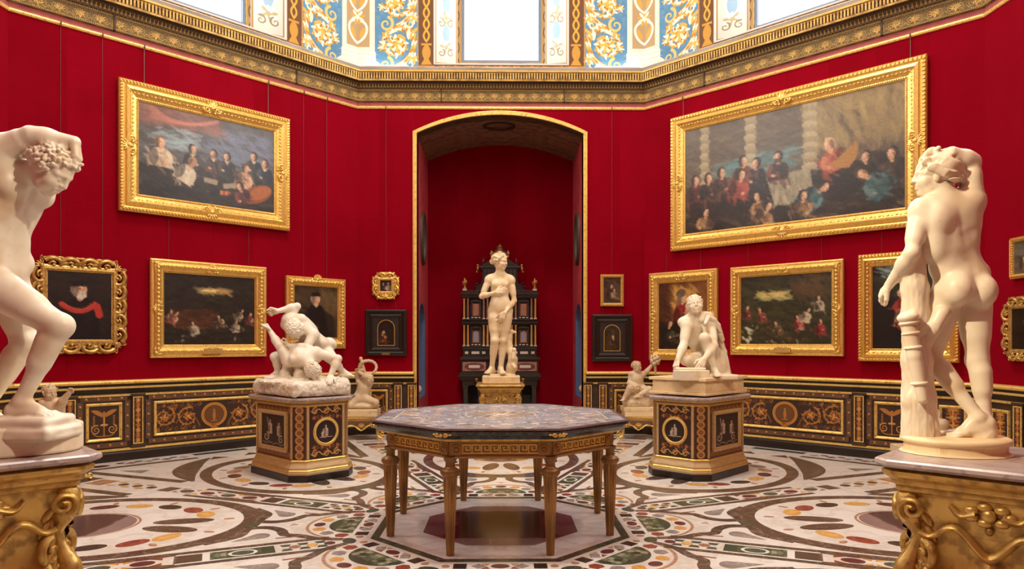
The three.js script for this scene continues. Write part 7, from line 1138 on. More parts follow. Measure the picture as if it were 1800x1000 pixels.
const pedTex = {
  guilloche: canvasTex(160, 768, (x, w, h) => { x.fillStyle = '#4a2a16'; x.fillRect(0, 0, w, h); for (let i = 0; i < 7; i++) { const y = (i + 0.5) * h / 7; for (const [r, c, l] of [[52, '#c88a42', 13], [38, '#e2bb78', 7], [24, '#b06a2c', 9]]) { x.strokeStyle = c; x.lineWidth = l; x.beginPath(); x.arc(w / 2, y, r, 0, 6.3); x.stroke(); } x.fillStyle = '#d8a458'; x.beginPath(); x.arc(w / 2, y, 9, 0, 6.3); x.fill(); x.strokeStyle = '#d09a50'; x.lineWidth = 9; x.beginPath(); x.moveTo(w / 2 - 52, y); x.bezierCurveTo(w / 2 - 52, y + h / 14, w / 2 + 52, y + h / 14, w / 2 + 52, y + h / 7); x.stroke(); } }, true, THREE.ClampToEdgeWrapping),
  medallion: canvasTex(512, 640, (x, w, h) => {
    x.fillStyle = '#38201a'; x.fillRect(0, 0, w, h); const c = '#c07a34', c2 = '#dca658';
    for (const y of [h * 0.09, h * 0.91]) { for (let i = 0; i < 3; i++) { scroll(x, w * (0.17 + 0.33 * i), y, 46, 1.5, i % 2 ? 1 : -1, 17, c2); scroll(x, w * (0.17 + 0.33 * i), y, 46, 1.5, i % 2 ? 1 : -1, 8, c); } x.strokeStyle = c2; x.lineWidth = 12; x.beginPath(); x.moveTo(w * 0.05, y); for (let i = 0; i <= 20; i++) x.lineTo(w * (0.05 + 0.045 * i), y + 22 * Math.sin(i * 0.95)); x.stroke(); }
    for (const y of [h * 0.22, h * 0.79]) for (let i = 0; i < 4; i++) { leafBlob(x, w * (0.14 + 0.24 * i), y, 32, 7, c, '#8a4a1e', i); scroll(x, w * (0.26 + 0.24 * i), y, 26, 1.3, i % 2 ? 1 : -1, 8, '#a8642a'); }
    x.fillStyle = '#2c1a18'; x.beginPath(); x.arc(w / 2, h / 2, w * 0.31, 0, 6.3); x.fill();
    figure(x, w * 0.5, h * 0.4, 17, { robe: ['#b8a088', '#d8c6ae', '#8a7462'], skin: '#d0bca4', hair: '#a8947c', len: 7 }); figure(x, w * 0.42, h * 0.47, 15, { robe: ['#c4ae96', '#dccbb4', '#947c68'], skin: '#d0bca4', hair: '#a8947c', len: 6, face: -1 }); x.fillStyle = '#cbb8a0'; x.fillRect(w * 0.3, h * 0.6, w * 0.4, 7);
  }, true, THREE.ClampToEdgeWrapping),
  scene: canvasTex(640, 560, (x, w, h) => {
    x.fillStyle = '#33201a'; x.fillRect(0, 0, w, h); brush(x, w, h, 90, ['#42291f', '#281812'], 60, 0.2, 0.5); const pale = { skin: '#c4ae92', hair: '#a08a70', light: '#dccab0' };
    figure(x, w * 0.36, h * 0.24, 27, { robe: ['#bda488', '#d6c2a6', '#8c745e'], ...pale, len: 8 }); figure(x, w * 0.72, h * 0.3, 25, { robe: ['#b49c80', '#cfbb9e', '#84705a'], ...pale, face: -1, len: 8 });
    x.strokeStyle = '#bda58a'; x.lineWidth = 17; x.lineCap = 'round'; x.beginPath(); x.moveTo(w * 0.3, h * 0.4); x.lineTo(w * 0.24, h * 0.14); x.stroke(); scroll(x, w * 0.2, h * 0.72, 76, 1.4, 1, 26, '#b79f84'); scroll(x, w * 0.8, h * 0.76, 66, 1.4, -1, 24, '#b79f84'); for (let i = 0; i < 9; i++) blob(x, w * (0.1 + 0.1 * i), h * (0.9 + 0.03 * Math.sin(i * 2)), 44, 12, 0, '#9c8570', 0.8);
  }, true, THREE.ClampToEdgeWrapping),
  wave: canvasTex(512, 96, (x, w, h) => { x.fillStyle = '#6a4222'; x.fillRect(0, 0, w, h); for (let i = 0; i < 8; i++) { scroll(x, (i + 0.5) * w / 8, h * 0.55, 28, 1.3, 1, 9, '#b98040'); x.strokeStyle = '#a06a30'; x.lineWidth = 7; x.beginPath(); x.moveTo(i * w / 8, h * 0.9); x.quadraticCurveTo((i + 0.5) * w / 8, -h * 0.1, (i + 1) * w / 8, h * 0.9); x.stroke(); } }),
};
pedTex.wave.repeat.set(1, 1);
const pedMat = Object.fromEntries(Object.entries(pedTex).map(([n, t]) => [n, std({ name: 'painted_' + n, map: t, roughness: 0.45 })]));
const stile = std({ name: 'ochre_paint', map: scaled(dataTex(128, 128, (x, y) => mixC([186, 150, 96], [206, 176, 124], clamp(0.5 + fbm(x * 6, y * 20, 8, 4)))), 1.5), roughness: 0.45 });
const brownPanel = std({ name: 'russet_paint', map: scaled(dataTex(128, 128, (x, y) => mixC([92, 56, 30], [116, 74, 40], clamp(0.5 + fbm(x * 6, y * 12, 18, 4)))), 1.5), roughness: 0.5 });
function paintedPedestal(px, pz, ry, label) {
  const t = thing('painted_pedestal', label, 'pedestal'); t.position.set(px, 0, pz); t.rotation.y = ry;
  const hx = 0.4, hz = 0.58, c = 0.145, H = 0.9;
  mesh('black_base', metric(merge([chamRing(hx, hz, c, [[0.0, 0.002], [0, 0.075], [0.006, 0.082]])])), ebony, t);
  mesh('base_moulding', metric(merge([chamRing(hx, hz, c, [[0.004, 0.08], [0.004, 0.1], [0.012, 0.112]]), chamRing(hx, hz, c, [[0.018, 0.13], [0.02, 0.15], [0.045, 0.19], [0.055, 0.225], [0.06, 0.23]])])), stile, t);
  mesh('base_gilding', metric(merge([chamRing(hx, hz, c, [[0.012, 0.11], [0.006, 0.12], [0.014, 0.132]]), chamRing(hx, hz, c, [[0.05, 0.212], [0.044, 0.222], [0.052, 0.232]])])), gold, t);
  const body = 0.06; mesh('body', metric(chamRing(hx, hz, c, [[body, 0.225], [body, 0.82]])), brownPanel, t);
  const bx = hx - body, bz = hz - body, bc = c - body * 0.586;
  const fw = 2 * (bx - bc), sw = 2 * (bz - bc), y0 = 0.24, y1 = 0.805, ym = (y0 + y1) / 2, hh = y1 - y0;
  for (let i = 0; i < 4; i++) {                                          // four faces
    const long = i % 2 === 1, w = long ? sw : fw, d = long ? bx : bz, a = i * Math.PI / 2, f = new THREE.Group(); f.name = 'face'; f.rotation.y = a; f.position.set(Math.sin(a) * d, 0, Math.cos(a) * d); t.add(f);
    for (const e of [-1, 1]) mesh('stile', metric(rbox(0.03, hh, 0.012, e * (w / 2 - 0.012), ym, 0.004, 0.004)), stile, f);
    if (!long) {
      mesh('painted_panel', new THREE.BoxGeometry(w - 0.06, hh, 0.006).translate(0, ym, 0.003), pedMat.medallion, f);
      mesh('medallion_ring', metric(merge([at(new THREE.TorusGeometry(0.135, 0.012, 10, 40), 0, ym, 0.008), at(new THREE.TorusGeometry(0.152, 0.006, 8, 40), 0, ym, 0.006)])), goldPaint, f);
    } else {
      for (const y of [y0 + 0.045, y1 - 0.045]) { const q = mesh('wave_rail', new THREE.BoxGeometry(w - 0.06, 0.085, 0.006).translate(0, y, 0.003), pedMat.wave, f); void q; }
      const iw = w - 0.26, ih = hh - 0.2; mesh('painted_panel', new THREE.BoxGeometry(iw, ih, 0.006).translate(0, ym, 0.002), pedMat.scene, f);
      const fr = mesh('panel_frame', metric(frameGeo(iw + 0.08, ih + 0.08, [[0, 0], [0.004, 0.03], [0.02, 0.036], [0.034, 0.026], [0.048, 0.008]])), stile, f); fr.position.set(0, ym, 0.0);
      const fg = mesh('gilt_slip', metric(frameGeo(iw + 0.02, ih + 0.02, [[0, 0.004], [0.002, 0.016], [0.012, 0.016], [0.016, 0.004]])), gold, f); fg.position.set(0, ym, 0.002);
    }
  }
  const cl = bc * Math.SQRT2;
  for (let i = 0; i < 4; i++) { const sx = i === 0 || i === 3 ? 1 : -1, sz = i < 2 ? 1 : -1, a = Math.atan2(sx, sz), m = mesh('guilloche_strip', new THREE.BoxGeometry(cl - 0.03, hh, 0.01), pedMat.guilloche, t); m.position.set(sx * (bx - bc / 2), ym, sz * (bz - bc / 2)); m.rotation.y = a; }
  mesh('frieze_moulding', metric(merge([chamRing(hx, hz, c, [[0.055, 0.81], [0.048, 0.815], [0.048, 0.828], [0.055, 0.83]]), chamRing(hx, hz, c, [[0.058, 0.83], [0.05, 0.842], [0.025, 0.858]])])), stile, t);
  mesh('gilt_fillet', metric(chamRing(hx, hz, c, [[0.058, 0.8], [0.05, 0.804], [0.05, 0.812], [0.058, 0.815]])), gold, t);
  mesh('top_slab', metric(merge([chamRing(hx + 0.02, hz + 0.02, c, [[0.045, 0.856], [0.012, 0.864], [0, 0.875], [0, 0.89], [0.008, H]]), chamCap(hx + 0.012, hz + 0.012, c, H)])), plinthStone, t);
  // row of gilt lobes under the slab
  const lobes = []; for (let i = 0; i < 4; i++) { const long = i % 2 === 1, w = long ? 2 * (hz - c) : 2 * (hx - c), d = (long ? hx : hz) - 0.012, a = i * Math.PI / 2, n = Math.round(w / 0.034); for (let j = 0; j < n; j++) { const u = -w / 2 + (j + 0.5) * w / n; lobes.push(ball(0.015, Math.sin(a) * d + Math.cos(a) * u, 0.862, Math.cos(a) * d - Math.sin(a) * u, 0.8, 1.1, 0.8, 6)); } const sx = i === 0 || i === 3 ? 1 : -1, sz = i < 2 ? 1 : -1; for (let j = 0; j < 6; j++) { const q = (j + 0.5) / 6; lobes.push(ball(0.015, sx * (hx - 0.012 - c * (1 - q) * 0.95), 0.862, sz * (hz - 0.012 - c * q * 0.95), 0.8, 1.1, 0.8, 6)); } }
  mesh('lobes', metric(merge(lobes), 3), goldPaint, t).userData.kind = 'stuff';
  return t;
}
paintedPedestal(-2.29, -2.29, 45 * R, 'painted chamfered pedestal with braided corners under the marble wrestlers');
paintedPedestal(2.29, -2.29, -45 * R, 'painted chamfered pedestal with braided corners under the crouching marble man');

// gilded rococo pedestal, half width w at the slab, height H
function spiral(c, r, turns, dir, start, n = 22, rise = 0) { return Array.from({ length: n + 1 }, (_, i) => { const q = i / n, a = start + dir * q * turns * Math.PI * 2, rr = r * (1 - 0.82 * q); return [c[0] + rr * Math.cos(a), c[1] + rr * Math.sin(a), (c[2] ?? 0) + rise * q]; }); }
function giltPedestal(px, pz, ry, W, H, label, k = 1, slabMat = plinthStone) {
  const t = thing('gilded_pedestal', label, 'pedestal'); t.position.set(px, 0, pz); t.rotation.y = ry;
  const cc = 0.07 * k;
  mesh('top_slab', metric(merge([chamRing(W, W, cc, [[0.05 * k, H - 0.045 * k], [0.012 * k, H - 0.036 * k], [0, H - 0.024 * k], [0.002, H - 0.008 * k], [0.012 * k, H]]), chamCap(W - 0.012 * k, W - 0.012 * k, cc, H)])), slabMat, t);
  mesh('cornice', metric(merge([chamRing(W, W, cc, [[0.11 * k, H - 0.16 * k], [0.085 * k, H - 0.15 * k], [0.085 * k, H - 0.128 * k], [0.07 * k, H - 0.12 * k], [0.066 * k, H - 0.1 * k], [0.04 * k, H - 0.082 * k], [0.03 * k, H - 0.07 * k], [0.03 * k, H - 0.055 * k], [0.05 * k, H - 0.044 * k]])])), goldWorn, t);
  // body: bulging square with gadroons swelling towards the foot
  const n = 128, rows = 40, yT = H - 0.155 * k, pos = [], idx = [], half = (q) => { const s = [[0, W * 1.02], [0.08, W * 1.0], [0.2, W * 0.93], [0.45, W * 0.79], [0.65, W * 0.725], [0.8, W * 0.73], [0.92, W * 0.76], [1, W * 0.78]]; for (let i = 1; i < s.length; i++) if (q <= s[i][0]) { const u = (q - s[i - 1][0]) / (s[i][0] - s[i - 1][0]), v = u * u * (3 - 2 * u); return lerp(s[i - 1][1], s[i][1], v); } return W; };
  for (let j = 0; j <= rows; j++) { const q = j / rows, h = half(q); for (let i = 0; i <= n; i++) { const a = i / n * Math.PI * 2, ca = Math.cos(a), sa = Math.sin(a), e = 7, sq = Math.pow(Math.pow(Math.abs(ca), e) + Math.pow(Math.abs(sa), e), -1 / e), ph = ((a + Math.PI / 4) % (Math.PI / 2)) / (Math.PI / 2), lobe = Math.max(0, Math.sin(Math.PI * 5 * ph * 1.0)) ** 0.8 * 0.05 * k * clamp((0.7 - q) * 5) * clamp(q * 14) * (ph > 0.12 && ph < 0.88 ? 1 : 0.2), r = h * sq + lobe; pos.push(r * sa, 0.03 + q * (yT - 0.03), r * ca); } }
  for (let j = 0; j < rows; j++) for (let i = 0; i < n; i++) { const a = j * (n + 1) + i; idx.push(a, a + 1, a + n + 2, a, a + n + 2, a + n + 1); }
  const bg = new THREE.BufferGeometry(); bg.setAttribute('position', new THREE.Float32BufferAttribute(pos, 3)); bg.setIndex(idx); bg.computeVertexNormals(); mesh('body', metric(bg), goldWorn, t);
  mesh('foot', metric(merge([chamRing(W * 1.08, W * 1.08, cc, [[0, 0.002], [0, 0.05 * k], [0.015, 0.065 * k], [0.05, 0.075 * k], [0.12, 0.075 * k]])])), goldWorn, t);
  for (let i = 0; i < 4; i++) {                                           // carved face on each side
    const a = i * Math.PI / 2, f = new THREE.Group(); f.name = 'carved_face'; f.rotation.y = a; t.add(f);
    const z = (q) => half(q) + 0.012 * k, Y = (q) => 0.03 + q * (yT - 0.03), hw = W * 0.7;
    const garland = []; for (let j = 0; j <= 24; j++) { const u = -1 + j / 12, q = 0.77 - 0.07 * Math.cos(u * Math.PI * 2) * (1 - 0.2 * Math.abs(u)) - 0.03 * (1 - Math.abs(u)) + 0.05 * Math.max(0, Math.abs(u) - 0.8) * 5; garland.push([u * hw * 0.86, Y(q), z(q) + 0.006 * k]); }
    mesh('garland', metric(taper(garland, (q) => k * (0.014 + 0.006 * Math.sin(q * Math.PI)), 48, 7)), goldWorn, f);
    const fl = [ball(0.03 * k, 0, Y(0.92), z(0.9) + 0.005, 1, 1, 0.7, 10)]; for (let j = 0; j < 7; j++) { const b = j / 7 * 6.283; fl.push(ball(0.026 * k, 0.05 * k * Math.cos(b) * 1.5, Y(0.92) + 0.036 * k * Math.sin(b), z(0.9), 1.2, 0.8, 0.7, 8)); } for (const s of [-1, 1]) fl.push(taper([[s * 0.05 * k, Y(0.92), z(0.9)], [s * 0.11 * k, Y(0.9), z(0.9)], [s * 0.15 * k, Y(0.95), z(0.92)]], [0.024 * k, 0.01 * k], 12, 6), ball(0.018 * k, 0, Y(0.83), z(0.83) + 0.004, 1, 1.2, 0.8, 8));
    mesh('flower_spray', metric(merge(fl), 2), goldWorn, f);
    for (const s of [-1, 1]) {
      const vol = spiral([s * hw * 0.93, Y(0.9), z(0.9) + 0.012 * k], 0.058 * k, 1.5, s, s > 0 ? -1.2 : Math.PI + 1.2, 26, 0.02 * k); mesh('volute', metric(taper(vol, [0.02 * k, 0.01 * k], 36, 7)), goldWorn, f);
    }
  }
  for (let i = 0; i < 4; i++) {                                            // acanthus scrolls down each corner
    const a = (i + 0.5) * Math.PI / 2, f = new THREE.Group(); f.name = 'corner_scroll'; f.rotation.y = a; t.add(f);
    const D = (q) => half(q) * 1.24 + 0.0, Y = (q) => 0.03 + q * (yT - 0.03), g = [];
    g.push(taper([[0, Y(1), D(1)], [0, Y(0.94), D(0.94) + 0.035 * k], [0, Y(0.85), D(0.85) + 0.03 * k], [0, Y(0.74), D(0.74) + 0.0], [0, Y(0.6), D(0.6) + 0.03 * k], [0, Y(0.5), D(0.5) + 0.035 * k], [0, Y(0.4), D(0.4) + 0.0], [0, Y(0.22), D(0.22) + 0.02 * k], [0, Y(0.06), D(0.06) + 0.02 * k]], (q) => k * (0.04 + 0.014 * Math.sin(q * 14)), 60, 9));
    for (const s of [-1, 1]) {
      g.push(taper(spiral([s * 0.055 * k, Y(0.62), D(0.62) - 0.0 * k], 0.07 * k, 1.2, -s, Math.PI / 2, 20, 0.012 * k), [0.024 * k, 0.01 * k], 30, 7)); g.push(taper(spiral([s * 0.05 * k, Y(0.42), D(0.42) - 0.01 * k], 0.06 * k, 1.1, s, -Math.PI / 2, 20, 0.012 * k), [0.022 * k, 0.01 * k], 30, 7));
      for (let j = 0; j < 5; j++) { const q = 0.86 - 0.09 * j; g.push(at(new THREE.SphereGeometry(0.05 * k, 8, 6).scale(0.45, 1.2, 0.4), s * (0.05 + 0.012 * (j % 2)) * k, Y(q), D(q) - 0.012 * k, 0.3, 0, s * 0.6)); }
      g.push(at(new THREE.SphereGeometry(0.07 * k, 8, 6).scale(0.5, 1.4, 0.4), s * 0.06 * k, Y(0.2), D(0.2) - 0.01, 0.2, 0, s * 0.4));
    }
    mesh('acanthus', metric(merge(g), 2), goldWorn, f);
  }
  return t;
}
giltPedestal(-2.51, 2.42, 45 * R, 0.46, 0.975, 'gilded carved pedestal with scrolled corners under the stooping marble youth');
giltPedestal(2.41, 2.46, -45 * R, 0.46, 0.95, 'gilded carved pedestal with scrolled corners under the standing marble youth');
giltPedestal(-0.01, -3.43, 0, 0.315, 0.955, 'small gilded carved pedestal under the standing marble woman', 0.72, goldWorn);

// low carved stands of the four children
function lowStand(x, z, ry, W, H, label) {
  const t = thing('carved_stand', label, 'stand'); t.position.set(x, 0, z); t.rotation.y = ry; const D = W * 0.66;
  mesh('top_board', metric(merge([rbox(W, 0.03, D, 0, H - 0.015, 0, 0.006), rbox(W * 0.95, 0.03, D * 0.94, 0, H - 0.042, 0, 0.006)])), goldWorn, t);
  const ap = [[-W * 0.46, 0]]; for (let i = 0; i <= 20; i++) { const u = -1 + i / 10; ap.push([u * W * 0.42, -0.06 - 0.05 * Math.cos(u * 4.2) * (1 - Math.abs(u)) - 0.02]); } ap.push([W * 0.46, 0]);
  for (const s of [-1, 1]) mesh('apron', metric(extrude(shapeOf(ap), 0.02, 0.004).translate(0, H - 0.055, s * (D * 0.44) - 0.01)), umberLight, t);
  mesh('side_apron', metric(merge([box(0.02, 0.09, D * 0.85, -W * 0.44, H - 0.1, 0), box(0.02, 0.09, D * 0.85, W * 0.44, H - 0.1, 0)])), umberLight, t);
  for (const s of [-1, 1]) { const pts = []; for (let i = 0; i <= 20; i++) { const u = -1 + i / 10; pts.push([u * W * 0.42, H - 0.14 - 0.06 * Math.cos(u * 4.2) * (1 - Math.abs(u)), D * 0.45 * s + s * 0.012]); } mesh('apron_scroll', metric(taper(pts, (q) => 0.01 + 0.004 * Math.sin(q * 20), 40, 6)), gold, t); const m = mesh('apron_shell', metric(cartouche(0.12, 0.5), 3), goldWorn, t); m.position.set(0, H - 0.14, s * (D * 0.45 + 0.01)); if (s < 0) m.rotation.y = Math.PI; }
  for (const sx of [-1, 1]) for (const sz of [-1, 1]) { const X = sx * W * 0.42, Zz = sz * D * 0.42; mesh('leg', metric(merge([taper([[X, H - 0.06, Zz], [X + sx * 0.03, H - 0.12, Zz + sz * 0.02], [X + sx * 0.01, H * 0.4, Zz], [X + sx * 0.02, H * 0.16, Zz + sz * 0.012], [X + sx * 0.07, 0.03, Zz + sz * 0.03]], (q) => 0.034 - 0.016 * q, 24, 8), taper(spiral([X + sx * 0.075, 0.048, Zz + sz * 0.03], 0.035, 1.1, sx, -Math.PI / 2, 16), [0.014, 0.008], 20, 6)])), gold, t); }
  return t;
}
lowStand(-2.17, -5.1, 10 * R, 0.56, 0.35, 'low gilt stand with scrolled legs under the child with the snake');
lowStand(2.14, -5.1, -10 * R, 0.54, 0.35, 'low gilt stand with scrolled legs under the child holding a bunch');
lowStand(-4.78, -1.7, 67 * R, 0.56, 0.26, 'low gilt stand with scrolled legs under the child reaching out an arm');
lowStand(4.68, -1.9, -67 * R, 0.56, 0.26, 'low gilt stand with scrolled legs under the child behind the standing youth');
// small busts in the side recesses of the niche
for (const s of [-1, 1]) {
  const S = new Sculpt(), H = Frame([0, 0.34, 0], [0, 1, 0], [-s * 0.7, 0, 0.7], 0.1); headOn(S, H, 'short', { seed: 8 }); S.cap([0, 0.28, 0], [0, 0.2, 0], 0.05, 0.055, 0.03); S.ell(Z3([0, 0, 0]), [0, 0.13, 0], [0.15, 0.1, 0.09], 0.04); S.cap([0, 0.06, 0], [0, 0, 0], 0.05, 0.07, 0.02);
  const t = thing('marble_bust', s < 0 ? 'small marble bust in the arched recess on the snake-child side of the niche' : 'small marble bust in the arched recess on the bunch-holding child side of the niche', 'bust'); t.position.set(s < 0 ? NX0 - 0.15 : NX1 + 0.15, 0.55, -A - 0.78); statueMesh('head_and_shoulders', [S.build(0.008, TINT.honey)], t);
}
// ------------------------------------------------------------------ ebony cabinet in the niche
{
  const t = thing('ebony_cabinet', 'tall ebony cabinet with gilt columns and inlaid panels standing in the niche', 'cabinet'); t.position.set(-0.03, 0, -7.1);
  const ivory = std({ name: 'amber_column_stone', map: scaled(stoneTex([196, 132, 58], [220, 168, 92], [150, 86, 36], 81, 6, 0.5, 128), 3), roughness: 0.3 }), rosso = std({ name: 'rosy_inlay', map: scaled(stoneTex([150, 92, 76], [184, 130, 108], [96, 60, 56], 82, 8, 0.5, 128), 3), roughness: 0.35 }), pale = std({ name: 'pale_inlay', color: 0xc9b9a8, roughness: 0.4 }), amethyst = std({ name: 'violet_inlay', color: 0x8a86a0, roughness: 0.3 });
  const zf = 0.25;                                                        // front plane of the upper case
  const bxm = (name, mat, list) => mesh(name, metric(merge(list.map((b) => rbox(b[0], b[1], b[2], b[3], b[4], b[5], 0.004)))), mat, t);
  // open stand with square legs
  bxm('stand_top', ebony, [[1.5, 0.05, 0.62, 0, 0.885, 0], [1.42, 0.05, 0.58, 0, 0.84, 0], [1.36, 0.1, 0.52, 0, 0.77, 0]]);
  for (const x of [-0.62, -0.36, 0.36, 0.62]) for (const z of [-0.2, 0.2]) { const l = mesh('leg', metric(merge([rbox(0.08, 0.72, 0.08, x, 0.36, z, 0.006), rbox(0.1, 0.04, 0.1, x, 0.7, z, 0.004), rbox(0.11, 0.06, 0.11, x, 0.031, z, 0.004)])), ebonyMatt, t); void l; }
  bxm('stretcher', ebonyMatt, [[1.34, 0.05, 0.5, 0, 0.12, 0]]); bxm('stand_back', ebonyMatt, [[1.3, 0.7, 0.02, 0, 0.36, -0.24]]);
  for (const x of [-0.42, -0.3, 0.3, 0.42]) mesh('capital', metric(merge([ball(0.035, x, 0.83, 0.3, 1, 0.7, 0.7, 8), ball(0.02, x, 0.8, 0.3, 1.4, 0.6, 0.6, 8)])), goldDark, t);
  for (const x of [-0.36, 0.36]) mesh('escutcheon', metric(rbox(0.13, 0.055, 0.02, x, 0.76, 0.265, 0.008)), goldDark, t);
  // drawer stage with inlaid frieze
  bxm('lower_case', ebony, [[1.4, 0.27, 0.5, 0, 1.045, 0], [1.46, 0.03, 0.56, 0, 0.925, 0], [1.46, 0.035, 0.56, 0, 1.195, 0], [1.4, 0.02, 0.52, 0, 1.222, 0]]);
  for (const x of [-0.46, 0.46]) { mesh('inlay_panel', metric(rbox(0.42, 0.165, 0.008, x, 1.06, zf + 0.005, 0.002)), rosso, t); mesh('inlay_oval', extrude(shapeOf(ellipsePts(x, 1.06, 0.16, 0.058, 28)), 0.006).translate(0, 0, zf + 0.008), std({ name: 'wine_inlay', color: 0x6a3a3c, roughness: 0.35 }), t); mesh('oval_rim', at(new THREE.TorusGeometry(1, 0.05, 6, 36).scale(0.165, 0.062, 0.12), x, 1.06, zf + 0.012), ebony, t); mesh('oval_band', metric(rbox(0.2, 0.05, 0.006, x, 1.06, zf + 0.016, 0.002)), pale, t); }
  bxm('plinth_stage', ebony, [[1.34, 0.15, 0.48, 0, 1.305, 0], [1.36, 0.02, 0.5, 0, 1.38, 0]]);
  for (const sx of [-1, 1]) for (const [x, w] of [[0.6, 0.06], [0.44, 0.14], [0.29, 0.06]]) mesh('small_inlay', metric(rbox(w, 0.045, 0.008, sx * x, 1.31, 0.243, 0.002)), pale, t);
  // two storeys of columns, niches and panels
  for (const [y0, y1, top] of [[1.395, 1.83, false], [1.885, 2.31, true]]) {
    bxm('storey_case', ebony, [[1.3, y1 - y0, 0.4, 0, (y0 + y1) / 2, -0.03], [1.38, 0.03, 0.5, 0, y0 + 0.015, 0], [1.38, 0.04, 0.52, 0, y1 + 0.02, 0], [1.34, 0.02, 0.48, 0, y1 - 0.01, 0]]);
    for (const sx of [-1, 1]) {
      for (const x of [0.645, 0.575, 0.29, 0.22]) { const h = y1 - y0 - 0.07, c = mesh('column', metric(at(lathe([[0.02, 0], [0.022, 0.01], [0.017, 0.02], [0.0165, h * 0.5], [0.0145, h - 0.03], [0.02, h - 0.015], [0.022, h]], 12), sx * x, y0 + 0.05, zf - 0.01)), top && (x < 0.3 || x === 0.575) ? rosso : ivory, t); mesh('column_base', metric(rbox(0.05, 0.02, 0.05, 0, 0, 0, 0.003)), pale, c).position.set(sx * x, y0 + 0.042, zf - 0.01); }
      const cx = sx * 0.432, my = (y0 + y1) / 2;
      mesh('aedicule', metric(merge([rbox(0.2, y1 - y0 - 0.08, 0.03, cx, my, zf - 0.06, 0.004), rbox(0.03, y1 - y0 - 0.1, 0.05, cx - 0.085, my, zf - 0.05, 0.004), rbox(0.03, y1 - y0 - 0.1, 0.05, cx + 0.085, my, zf - 0.05, 0.004), at(extrude(shapeOf([[-0.12, 0], [0.12, 0], [0, 0.05]]), 0.05), cx, y1 - 0.08, zf - 0.06)])), ebonyMatt, t);
      if (top) mesh('inlay_panel', metric(rbox(0.1, 0.22, 0.012, cx, my - 0.01, zf - 0.04, 0.003)), rosso, t); else { const arch = [[0.045, -0.09], [0.045, 0.06], ...ellipsePts(0, 0.06, 0.045, 0.045, 14, 0, Math.PI), [-0.045, 0.06], [-0.045, -0.09]]; mesh('inlay_niche', extrude(shapeOf(arch), 0.012).translate(cx, my - 0.02, zf - 0.045), amethyst, t); mesh('niche_rim', extrude(holed(shapeOf(arch.map(([a, b]) => [a * 1.2, b * 1.1])), [arch.map(([a, b]) => [a, b]).reverse()]), 0.016).translate(cx, my - 0.02, zf - 0.045), goldDark, t); }
      for (const dx of [-0.06, 0.06]) mesh('gilt_bead', metric(rbox(0.008, 0.24, 0.01, cx + dx, my - 0.01, zf - 0.035, 0.002)), goldDark, t);
      for (const dx of [-0.07, 0, 0.07]) mesh('small_inlay', metric(rbox(0.045, 0.022, 0.01, cx + dx, y0 + 0.06, zf - 0.03, 0.002)), pale, t);
    }
    const door = mesh('middle_door', metric(rbox(0.38, y1 - y0 - 0.08, 0.03, 0, (y0 + y1) / 2, zf - 0.04, 0.004)), ebonyMatt, t); void door;
  }
  bxm('upper_cornice', ebony, [[1.42, 0.04, 0.54, 0, 2.37, 0], [1.36, 0.05, 0.5, 0, 2.41, 0]]);
  // pedimented attic with curved shoulders
  const att = [[-0.42, 2.43], [0.42, 2.43], [0.42, 2.5], [0.34, 2.56], [0.31, 2.64], [0.31, 2.84], [-0.31, 2.84], [-0.31, 2.64], [-0.34, 2.56], [-0.42, 2.5]];
  mesh('attic', metric(extrude(shapeOf(att), 0.34, 0.006).translate(0, 0, -0.14)), ebony, t);
  for (const sx of [-1, 1]) { for (const x of [0.27, 0.2]) mesh('attic_pilaster', metric(rbox(0.035, 0.3, 0.03, sx * x, 2.66, 0.21, 0.004)), ebonyMatt, t); mesh('shoulder_scroll', metric(taper(spiral([sx * 0.43, 2.5, 0.1], 0.07, 1.2, sx, Math.PI / 2, 18), [0.024, 0.012], 26, 7)), ebony, t); }
  mesh('attic_cornice', metric(merge([rbox(0.76, 0.035, 0.44, 0, 2.86, 0.0, 0.004), rbox(0.7, 0.03, 0.4, 0, 2.83, 0.0, 0.004)])), ebony, t);
  mesh('pediment', metric(extrude(shapeOf([[-0.36, 2.875], [0.36, 2.875], [0.3, 2.9], [0.2, 2.97], [0.14, 3.02], [0.12, 3.06], ...ellipsePts(0, 3.06, 0.13, 0.13, 14, 0, Math.PI), [-0.12, 3.06], [-0.14, 3.02], [-0.2, 2.97], [-0.3, 2.9]]), 0.26, 0.008).translate(0, 0, -0.1)), ebony, t);
  mesh('crest_shield', metric(merge([ball(0.06, 0, 3.07, 0.19, 1, 1.25, 0.4, 12), at(new THREE.TorusGeometry(0.085, 0.014, 8, 24), 0, 3.07, 0.18)])), goldDark, t);
  mesh('crown', metric(at(lathe([[0.03, 0], [0.05, 0.01], [0.045, 0.03], [0.06, 0.055], [0.07, 0.06], [0.03, 0.07], [0.012, 0.09], [0.016, 0.1], [0.0, 0.112]], 14), 0, 3.19, 0.06)), goldDark, t);
  const figurine = (x, y, z, h) => mesh('gilt_figurine', metric(merge([at(lathe([[0.03, 0], [0.032, 0.1], [0.02, 0.3], [0.034, 0.55], [0.03, 0.72], [0.012, 0.8], [0.026, 0.9], [0.0, 1]].map(([a, b]) => [a * h / 0.22, b * h]), 10), x, y, z), ball(h * 0.12, x + h * 0.16, y + h * 0.62, z, 0.6, 1.6, 0.6, 7), ball(h * 0.12, x - h * 0.16, y + h * 0.5, z, 0.6, 1.8, 0.6, 7)])), goldDark, t);
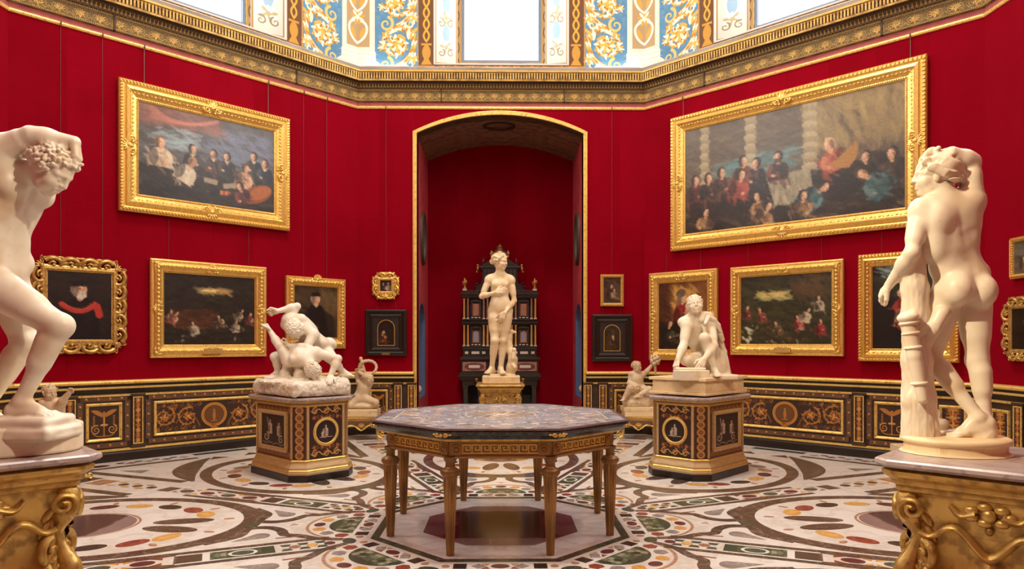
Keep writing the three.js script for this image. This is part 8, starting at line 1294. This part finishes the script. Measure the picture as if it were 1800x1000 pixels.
  for (const sx of [-1, 1]) {
    mesh('figurine_base', metric(rbox(0.075, 0.04, 0.075, sx * 0.64, 2.455, 0.1, 0.004)), pale, t); figurine(sx * 0.64, 2.475, 0.1, 0.2); figurine(sx * 0.15, 3.05, 0.12, 0.13);
    mesh('finial', metric(at(lathe([[0.025, 0], [0.03, 0.012], [0.012, 0.03], [0.03, 0.07], [0.022, 0.1], [0.008, 0.115], [0.012, 0.13], [0.0, 0.15]], 12), sx * 0.3, 2.895, 0.12)), ebony, t); mesh('gilt_mask', metric(merge([ball(0.035, sx * 0.4, 2.84, 0.16, 0.8, 1.3, 0.8, 8), ball(0.02, sx * 0.42, 2.78, 0.16, 0.8, 1.2, 0.8, 8), ball(0.022, sx * 0.4, 2.9, 0.16, 1, 1, 0.8, 8)])), goldDark, t);
  }
}
// ------------------------------------------------------------------ spotlights clamped to the cornice on the entrance side
const black = std({ name: 'black_lamp_metal', color: 0x1c1c1e, metalness: 0.4, roughness: 0.5 });
function spotlight(from, to, power, angle, label) {
  const t = thing('spotlight', label, 'light'); t.position.set(...from);
  const d = v3.nrm(v3.sub(to, from)), q = new THREE.Quaternion().setFromUnitVectors(V(0, 0, 1), V(...d));
  const head = mesh('housing', merge([at(lathe([[0.0, -0.09], [0.04, -0.09], [0.045, -0.08], [0.045, 0.06], [0.04, 0.062], [0.04, 0.05]], 20), 0, 0, 0, Math.PI / 2)]), black, t); head.quaternion.copy(q);
  const lens = mesh('lens', at(new THREE.CylinderGeometry(0.037, 0.037, 0.004, 20), 0, 0, 0.048, Math.PI / 2), std({ color: 0xffffff, emissive: 0xffe2b0, emissiveIntensity: 2, roughness: 0.4 }), t); lens.quaternion.copy(q);
  mesh('bracket', merge([box(0.02, 0.1, 0.02, 0, -0.05, 0), box(0.07, 0.012, 0.07, 0, -0.1, 0)]), black, t);
  const L = new THREE.SpotLight(SPOTLIGHT.color, SPOTLIGHT.intensity * power, 0, angle, 0.7, 2); L.name = 'spot'; L.castShadow = true; L.shadow.radius = 3; L.position.set(d[0] * 0.07, d[1] * 0.07, d[2] * 0.07); t.add(L); L.target.position.set(...v3.sub(to, from)); t.add(L.target); L.target.name = 'aim_point';
}
const ledge = CORN0 + 0.53 + 0.106;
spotlight([-3.3, ledge, 4.45], [2.27, 1.75, 2.3], 0.85, 0.17, 'black spotlight on the cornice aimed at the standing marble youth');
spotlight([3.3, ledge, 4.45], [-2.3, 1.75, 2.35], 0.36, 0.17, 'black spotlight on the cornice aimed at the stooping marble youth');
spotlight([0.5, ledge, 5.5], [-0.01, 1.9, -3.43], 0.36, 0.11, 'black spotlight on the cornice aimed at the standing marble woman');
spotlight([-0.5, ledge, 5.5], [-2.28, 1.35, -2.2], 0.32, 0.10, 'black spotlight on the cornice aimed at the marble wrestlers');
spotlight([1.3, ledge, 5.5], [2.25, 1.4, -2.2], 0.42, 0.10, 'black spotlight on the cornice aimed at the crouching marble man');
renderer.render(scene, camera);
